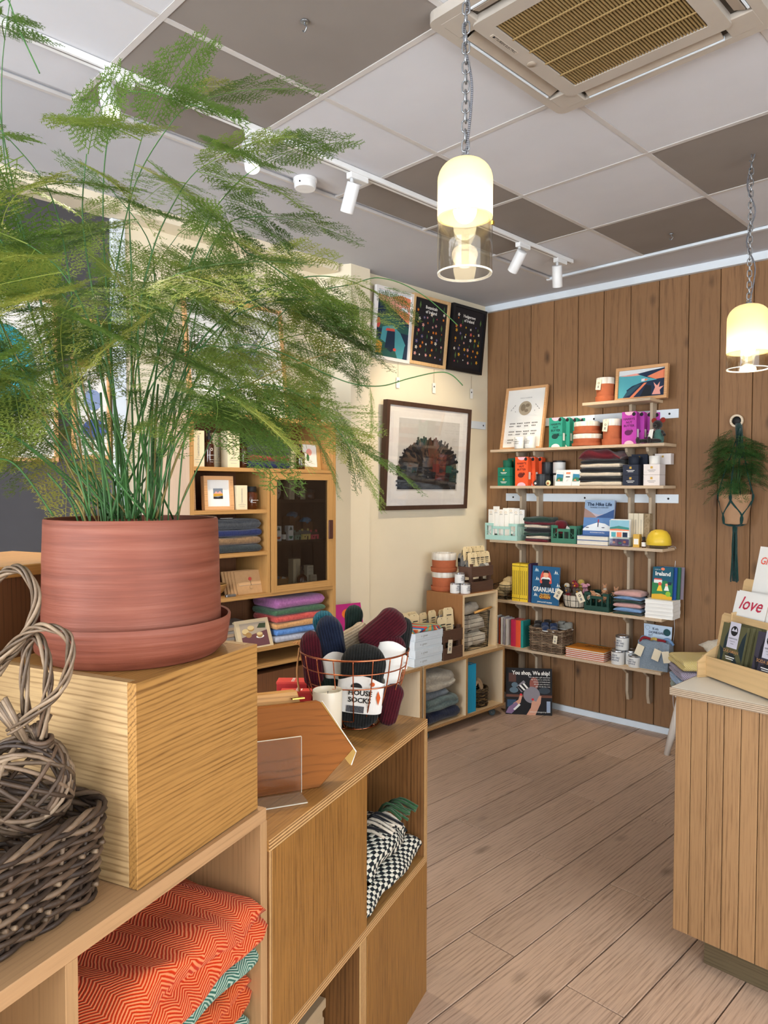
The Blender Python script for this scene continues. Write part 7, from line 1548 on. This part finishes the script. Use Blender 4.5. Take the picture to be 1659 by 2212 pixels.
strand_loop('ear_loop', [wp(-20, 1440, .0), wp(40, 1385, -.01), wp(85, 1356, -.02), wp(130, 1352, -.03), wp(164, 1372, -.03), wp(165, 1425, -.03), wp(140, 1485, -.025), wp(85, 1535, -.02), wp(20, 1585, -.01)], 4, .0027, M_wilL, 2.5, .0047)
strand_loop('ear_loop', [wp(52, 1560, .0), wp(46, 1480, 0), wp(50, 1405, .005), wp(74, 1378, .0), wp(98, 1415, -.005), wp(106, 1470, -.01), wp(98, 1530, -.01), wp(84, 1600, -.0)], 4, .0029, M_wilL + M_wil[:1], 2, .005)
for k in range(9): tube('stalk', (M_wilL + M_wil)[k % 7], spline([wp(40 + 6 * k, 1545 + (k * 37) % 40, -.01 + .004 * k), wp(60 + 3.0 * k, 1590, 0), wp(72 + 1.5 * k, 1630, .002 * k)], 4), .0035, wo, 6)
for k in range(7): tube('stick_end', M_wilL[k % 3], [wp(-10 + 5 * k, 1500 + (k * 29) % 34, -.02), wp(35 + 5 * k, 1590 + 4 * k, -.01)], .0036, wo, 6)
for k in range(5):
    c = wp(80, 1605 + 8 * k); tube('tie', M_wil[k % 4], [c + r2 * (.016 * math.cos(a)) + f2 * (.016 * math.sin(a)) + Vector((0, 0, .002 * math.sin(2 * a))) for a in [2 * PI * i / 18 for i in range(18)]], .0036, wo, 6, True)
for k in range(22):   # woven globe body
    a0 = PI * k / 22; ax = Vector((math.cos(a0 * 3.1), math.sin(a0 * 2.3), math.cos(a0 * 5.7))).normalized(); o1 = ax.orthogonal().normalized(); o2 = ax.cross(o1); c = wp(34, 1705, .0); R0 = .066
    tube('globe_cane', (M_wilL + M_wil)[k % 7], [c + (o1 * math.cos(q) * 1.15 + o2 * math.sin(q)) * R0 * (1 + .03 * math.sin(3 * q + k)) for q in [2 * PI * i / 26 for i in range(26)]], .0034, wo, 5, True)
# ------------------------------------------------------------------ plume ferns
def leafmat(name, cols, trans=.35):
    t = NT(name); out = t.n['Material Output']; oi = t.add('ShaderNodeObjectInfo')
    n = t.noise(t.coord(), 14, 2); f = t.math('ADD', t.math('MULTIPLY', oi.outputs['Random'], .7), t.math('MULTIPLY', n, .3))
    c = t.ramp(f, [(.08, C(cols[0])), (.45, C(cols[1])), (.72, C(cols[2])), (.95, C(cols[3]))])
    t.link(c, t.b.inputs['Base Color']); t.b.inputs['Roughness'].default_value = .55
    tl = t.add('ShaderNodeBsdfTranslucent'); t.link(c, tl.inputs[0]); mx = t.add('ShaderNodeMixShader'); mx.inputs[0].default_value = trans
    t.link(t.b.outputs[0], mx.inputs[1]); t.link(tl.outputs[0], mx.inputs[2]); t.link(mx.outputs[0], out.inputs[0]); MATS[name] = t.m; return t.m
M_leaf = leafmat('fern_needles', ('#4a6a30', '#6f8f40', '#96ab50', '#c2b85c')); M_leafd = leafmat('fern_needles_dark', ('#2f5a2c', '#3f6b30', '#4f7a36', '#5f8238'), .2)  # second needle colour is a darker green, for the two small ferns
M_stem = pm('fern_stem', '#3f6a35', .5, .25, 40); M_stemb = pm('fern_stem_brown', '#8d7a45', .6, .2, 40)
def frond_mesh(name, L, W, npr, seed, mat, nd=.0058, wd=.0017, droop=.25, sec=.0085):
    """flat triangular plume: rachis, side branches, branchlets and needles"""
    rnd = random.Random(seed); V, F = [], []
    def strip(a, b, w0, w1, up):
        t_ = (b - a)
        if t_.length < 1e-6: return
        s = t_.normalized().cross(up); s.normalize(); k = len(V)
        V.extend([a - s * w0 / 2, a + s * w0 / 2, b + s * w1 / 2, b - s * w1 / 2]); F.append((k, k + 1, k + 2, k + 3))
    def needle(p, d, l, up):
        s = d.cross(up).normalized() * (wd / 2); k = len(V)
        V.extend([p - s, p + s, p + d * l]); F.append((k, k + 1, k + 2))
    Z = Vector((0, 0, 1))
    def rac(q): return Vector((L * q, .02 * L * math.sin(q * 5 + seed), -droop * L * q * q))
    n = 14
    for i in range(n): strip(rac(i / n), rac((i + 1) / n), .0022 * (1 - .7 * i / n), .0022 * (1 - .7 * (i + 1) / n), Z)
    for i in range(n): strip(rac(i / n), rac((i + 1) / n), .002 * (1 - .7 * i / n), .002 * (1 - .7 * (i + 1) / n), Vector((0, 1, 0)))
    for i in range(npr):
        q = .06 + .92 * i / npr
        for sd in (-1, 1):
            pl_ = W * (1 - q) ** .75 * (.35 + .65 * min(1, q / .12)) * rnd.uniform(.8, 1.1) + .01
            an = math.radians(rnd.uniform(52, 66)); d = Vector((math.cos(an), sd * math.sin(an), rnd.uniform(-.12, .06))).normalized(); p0 = rac(q + .01 * sd)
            cur = p0.copy(); m_ = max(2, int(pl_ / sec)); up = Vector((rnd.uniform(-.15, .15), rnd.uniform(-.15, .15), 1)).normalized()
            for k in range(m_):
                dd = (d + Vector((.25 * k / m_, 0, -.22 * (k / m_) ** 2))).normalized(); nx = cur + dd * (pl_ / m_)
                strip(cur, nx, .0017, .0012, up)
                f = 1 - .75 * k / m_
                for s2 in (-1, 1):
                    bl = (.0135 * f + .004) * rnd.uniform(.8, 1.2); a2 = math.radians(rnd.uniform(46, 62)); sdv = up.cross(dd).normalized()
                    bd = (dd * math.cos(a2) + sdv * s2 * math.sin(a2) + up * rnd.uniform(-.15, .15)).normalized()
                    e = nx + bd * bl; strip(nx, e, .0013, .0009, up); nn = max(2, int(bl / .0034))
                    for w in range(nn):
                        p = nx.lerp(e, (w + .6) / nn)
                        for s3 in (-1, 1): needle(p, (bd * .75 + up.cross(bd).normalized() * s3 * .7 + up * rnd.uniform(-.3, .3)).normalized(), nd * rnd.uniform(.7, 1.1), up)
                cur = nx
    me = bpy.data.meshes.new(name); me.from_pydata([tuple(v) for v in V], [], F); me.materials.append(mat); return me
FM = [frond_mesh('frond', .20, .088, 13, 1, M_leaf), frond_mesh('frond', .17, .07, 12, 2, M_leaf, droop=.35), frond_mesh('frond', .24, .095, 15, 3, M_leaf, droop=.2), frond_mesh('frond', .13, .06, 10, 4, M_leaf, droop=.12)]
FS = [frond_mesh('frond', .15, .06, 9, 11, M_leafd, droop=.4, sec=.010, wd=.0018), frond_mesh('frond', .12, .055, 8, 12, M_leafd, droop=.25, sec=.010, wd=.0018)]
FP = Vector(pl.location); SOIL = Vector((0, 0, .222)); KP = .000853
inv = Matrix.Rotation(-pl.rotation_euler.z, 3, 'Z'); rl = inv @ r2; fl_ = inv @ f2
def fp(px, py, dep):
    """canopy coordinates: rightwards, upwards and away from the shop floor side, about the pot"""
    k = KP * (1.335 + dep) / 1.335
    return rl * ((px - 289) * k) + fl_ * dep + Vector((0, 0, 1.5368 - FP.z + (1062 - py) * k))
NF = [0]
def add_frond(p, yaw, pitch, roll, s, meshes=FM, k=None):
    if NF[0] >= 298: return
    NF[0] += 1
    dx = p.dot(rl)
    if dx > .2: s *= max(.5, 1 - (dx - .2) * 1.7)
    me = meshes[random.randrange(len(meshes))] if k is None else meshes[k]
    inst('frond', me, pl, p, (roll, pitch, yaw), (s, s, s))
rs = random.Random(11); random.seed(5)
def stem(pts, r=.0019, fr=(.4, 1.0), n=6, size=1.0, mat=None, spreadyaw=75, pit=(5, 30)):
    P = spline([fp(*p) for p in pts], 8); m_ = len(P)
    tube('stem', mat or M_stem, P, r, pl, 5, False, [r * (1 - .65 * i / m_) for i in range(m_)])
    for k in range(n):
        q = fr[0] + (fr[1] - fr[0]) * (k + .5) / n; i = min(m_ - 2, int(q * m_)); t_ = (P[i + 1] - P[i]).normalized()
        out = Vector((t_.x, t_.y)); base = math.atan2(out.y, out.x) if out.length > .25 else rs.uniform(-PI, PI)
        yaw = base + math.radians(rs.uniform(25, spreadyaw) * (1 if k % 2 else -1))
        add_frond(P[i], yaw, math.radians(rs.uniform(*pit)), math.radians(rs.uniform(-22, 22)), size * rs.uniform(.75, 1.1))
    t_ = (P[-1] - P[-3]).normalized(); add_frond(P[-1], math.atan2(t_.y, t_.x), -math.asin(max(-1, min(1, t_.z))) * .8 + .1, rs.uniform(-.3, .3), size * .9)
B = lambda i: (232 + 11.5 * (i % 11), 1126, -.06 + .022 * ((i * 5) % 7))
specs = [
 ([(140, 900, -.1), (70, 700, -.14), (20, 560, -.18)], 6), ([(120, 930, .02), (40, 780, .0), (-30, 660, -.02)], 6), ([(170, 880, -.2), (120, 700, -.26), (80, 560, -.3)], 5),
 ([(150, 920, -.12), (65, 660, -.16), (0, 430, -.2)], 6), ([(178, 900, -.05), (112, 650, -.05), (62, 400, -.08), (62, 190, -.1), (95, 10, -.12)], 2), ([(225, 850, -.1), (212, 620, -.12), (180, 430, -.14), (110, 300, -.2)], 7),
 ([(280, 850, .02), (290, 620, 0), (296, 430, -.02), (340, 300, -.05)], 6), ([(312, 800, .08), (300, 700, .1), (285, 540, .12), (200, 420, .12)], 6), ([(352, 900, .0), (402, 700, .02), (445, 560, .02), (490, 490, .04), (560, 480, .06)], 7),
 ([(392, 950, .03), (455, 880, .04), (550, 820, .06), (640, 780, .1), (700, 760, .12)], 7), ([(400, 955, -.03), (485, 860, -.02), (600, 840, .0), (690, 900, .03), (745, 985, .05)], 6), ([(262, 900, -.02), (244, 700, .0), (285, 430, .02), (380, 280, .0), (430, 240, 0)], 2),
 ([(120, 985, -.08), (20, 900, -.14), (-70, 840, -.2)], 5), ([(95, 965, .04), (-20, 880, .08)], 4), ([(330, 760, .05), (425, 510, .05), (490, 420, .04), (560, 370, .02)], 6),
 ([(382, 800, .06), (470, 680, .1), (570, 640, .14), (660, 660, .18), (710, 710, .2)], 7), ([(405, 780, .12), (490, 650, .16), (580, 610, .2), (660, 610, .22), (730, 640, .24)], 6), ([(200, 880, .1), (150, 720, .14), (90, 600, .16), (10, 560, .18)], 6),
 ([(250, 860, .12), (220, 700, .18), (170, 560, .2), (110, 480, .2)], 6), ([(340, 860, -.1), (390, 740, -.16), (430, 640, -.2), (500, 600, -.22)], 6), ([(300, 880, -.14), (300, 720, -.2), (260, 600, -.24), (200, 540, -.26)], 6),
 ([(210, 900, -.16), (140, 780, -.22), (70, 720, -.26)], 5), ([(360, 930, .1), (440, 800, .16), (540, 740, .2), (640, 720, .24)], 6), ([(180, 930, .06), (90, 800, .1), (20, 760, .12)], 5),
 ([(290, 900, .16), (330, 700, .22), (400, 600, .26), (480, 560, .28)], 5), ([(330, 920, -.05), (380, 820, -.08), (470, 760, -.1), (560, 760, -.1)], 5), ([(270, 840, -.06), (250, 640, -.1), (240, 480, -.12), (260, 350, -.14)], 5),
 ([(150, 960, .0), (60, 860, .0), (-30, 800, -.02)], 5), ([(240, 900, .04), (200, 760, .04), (130, 640, .02), (50, 520, 0)], 6), ([(310, 760, -.02), (350, 560, -.04), (420, 430, -.06), (470, 380, -.08)], 5),
 ([(160, 860, -.04), (110, 560, -.08), (40, 330, -.12), (-40, 240, -.14)], 6), ([(370, 860, .04), (450, 720, .06), (560, 660, .08), (680, 660, .1)], 6), ([(345, 960, -.08), (420, 880, -.12), (500, 840, -.14), (560, 860, -.15)], 4),
 ([(130, 950, -.2), (50, 900, -.26), (-20, 900, -.3)], 4), ([(220, 820, .2), (230, 640, .24), (300, 520, .26)], 5),
]
# hanging plume tips on the right, and bare twining shoots
for (px, py, dp, yaw, pit, s, k) in ((735, 900, .06, .35, 62, 1.0, 2), (700, 960, .04, .2, 55, .85, 0), (710, 680, .14, .1, 42, .85, 2), (745, 790, .14, .0, 62, .8, 1), (785, 860, .15, -.1, 80, .75, 2), (640, 700, .1, .2, 18, 1.1, 2), (560, 640, .06, .1, 12, 1.1, 2), (640, 330, .02, .1, 10, .9, 3), (450, 235, .0, .3, -20, .7, 3), (800, 650, .2, .05, 8, .8, 3)):
    a0 = math.atan2(rl.y, rl.x); add_frond(fp(px - 40, py - 20, dp), a0 + yaw, math.radians(pit), rs.uniform(-.3, .3), s, FM, k)
for i, (pts, n) in enumerate(specs):
    stem([B(i)] + pts, rs.uniform(.0017, .0024), (.36, .97), n + 1, rs.uniform(.9, 1.1), M_stem if i % 9 else M_stemb)
for pts, r_ in (([(300, 1120, 0), (400, 860, .02), (480, 760, .05), (560, 763, .08), (670, 815, .1), (725, 836, .12), (782, 839, .12), (840, 823, .12), (900, 810, .12), (930, 815, .12), (955, 838, .12)], .0012), ([(240, 1120, -.1), (120, 600, -.16), (20, 430, -.2), (25, 250, -.2), (62, 100, -.22), (120, -10, -.25)], .0017), ([(230, 1120, -.05), (100, 500, -.1), (60, 120, -.14), (97, 28, -.15), (130, 90, -.16), (178, 182, -.17)], .0012), ([(330, 1120, .05), (420, 560, .1), (505, 560, .1), (560, 590, .1), (620, 640, .12)], .0013), ([(270, 1120, 0), (230, 500, 0), (260, 250, 0), (330, 222, 0), (400, 240, .0), (470, 262, 0)], .0012), ([(180, 1120, -.14), (120, 1010, -.18), (60, 1000, -.2), (-20, 1003, -.22)], .0016), ([(380, 1120, 0), (560, 700, .1), (700, 620, .2), (760, 612, .22), (830, 645, .24), (900, 710, .26)], .0011)):
    tube('shoot', M_stem, spline([fp(*p) for p in pts], 8), r_, pl, 5)
for i in range(46):   # short basal canes
    a = rs.uniform(0, 6.28); r_ = .1 * math.sqrt(rs.random()); x, y = r_ * math.cos(a), r_ * math.sin(a); h_ = rs.uniform(.05, .30); o = rs.uniform(.05, .5)
    tube('cane', (M_stem, M_stem, M_stem, M_stemb)[i % 4], spline([(x, y, .215), (x * (1 + o * .5), y * (1 + o * .5), .222 + h_ * .5), (x * (1 + o * 1.6), y * (1 + o * 1.6), .222 + h_)], 4), rs.uniform(.0012, .0022), pl, 5)
# the little fern on the dresser and the hanging one on the plank wall
def small_fern(parent, z, n, R, H, sc, seed, fall=.6):
    q = random.Random(seed)
    for i in range(n):
        a = 2 * PI * i / n + q.uniform(-.3, .3); ro = q.uniform(.25, 1) * R; h_ = H * (1 - fall * (ro / R) ** 1.5) * q.uniform(.8, 1.1); c, s = math.cos(a), math.sin(a)
        P = spline([(.01 * c, .01 * s, z), (.25 * ro * c, .25 * ro * s, z + h_ * .7), (ro * .6 * c, ro * .6 * s, z + h_)], 5); tube('stem', M_stem, P, .0011, parent, 4)
        for k in range(2 if i % 2 else 3):
            w = P[-1 - 3 * k]; inst('frond', FS[q.randrange(2)], parent, w, (q.uniform(-.3, .3), q.uniform(.0, .6), a + q.uniform(-.6, .6)), (sc, sc, sc))
small_fern(dpt, .1, 16, .12, .16, .55, 3); small_fern(mh, .15, 34, .2, .40, 1.05, 4, .75)
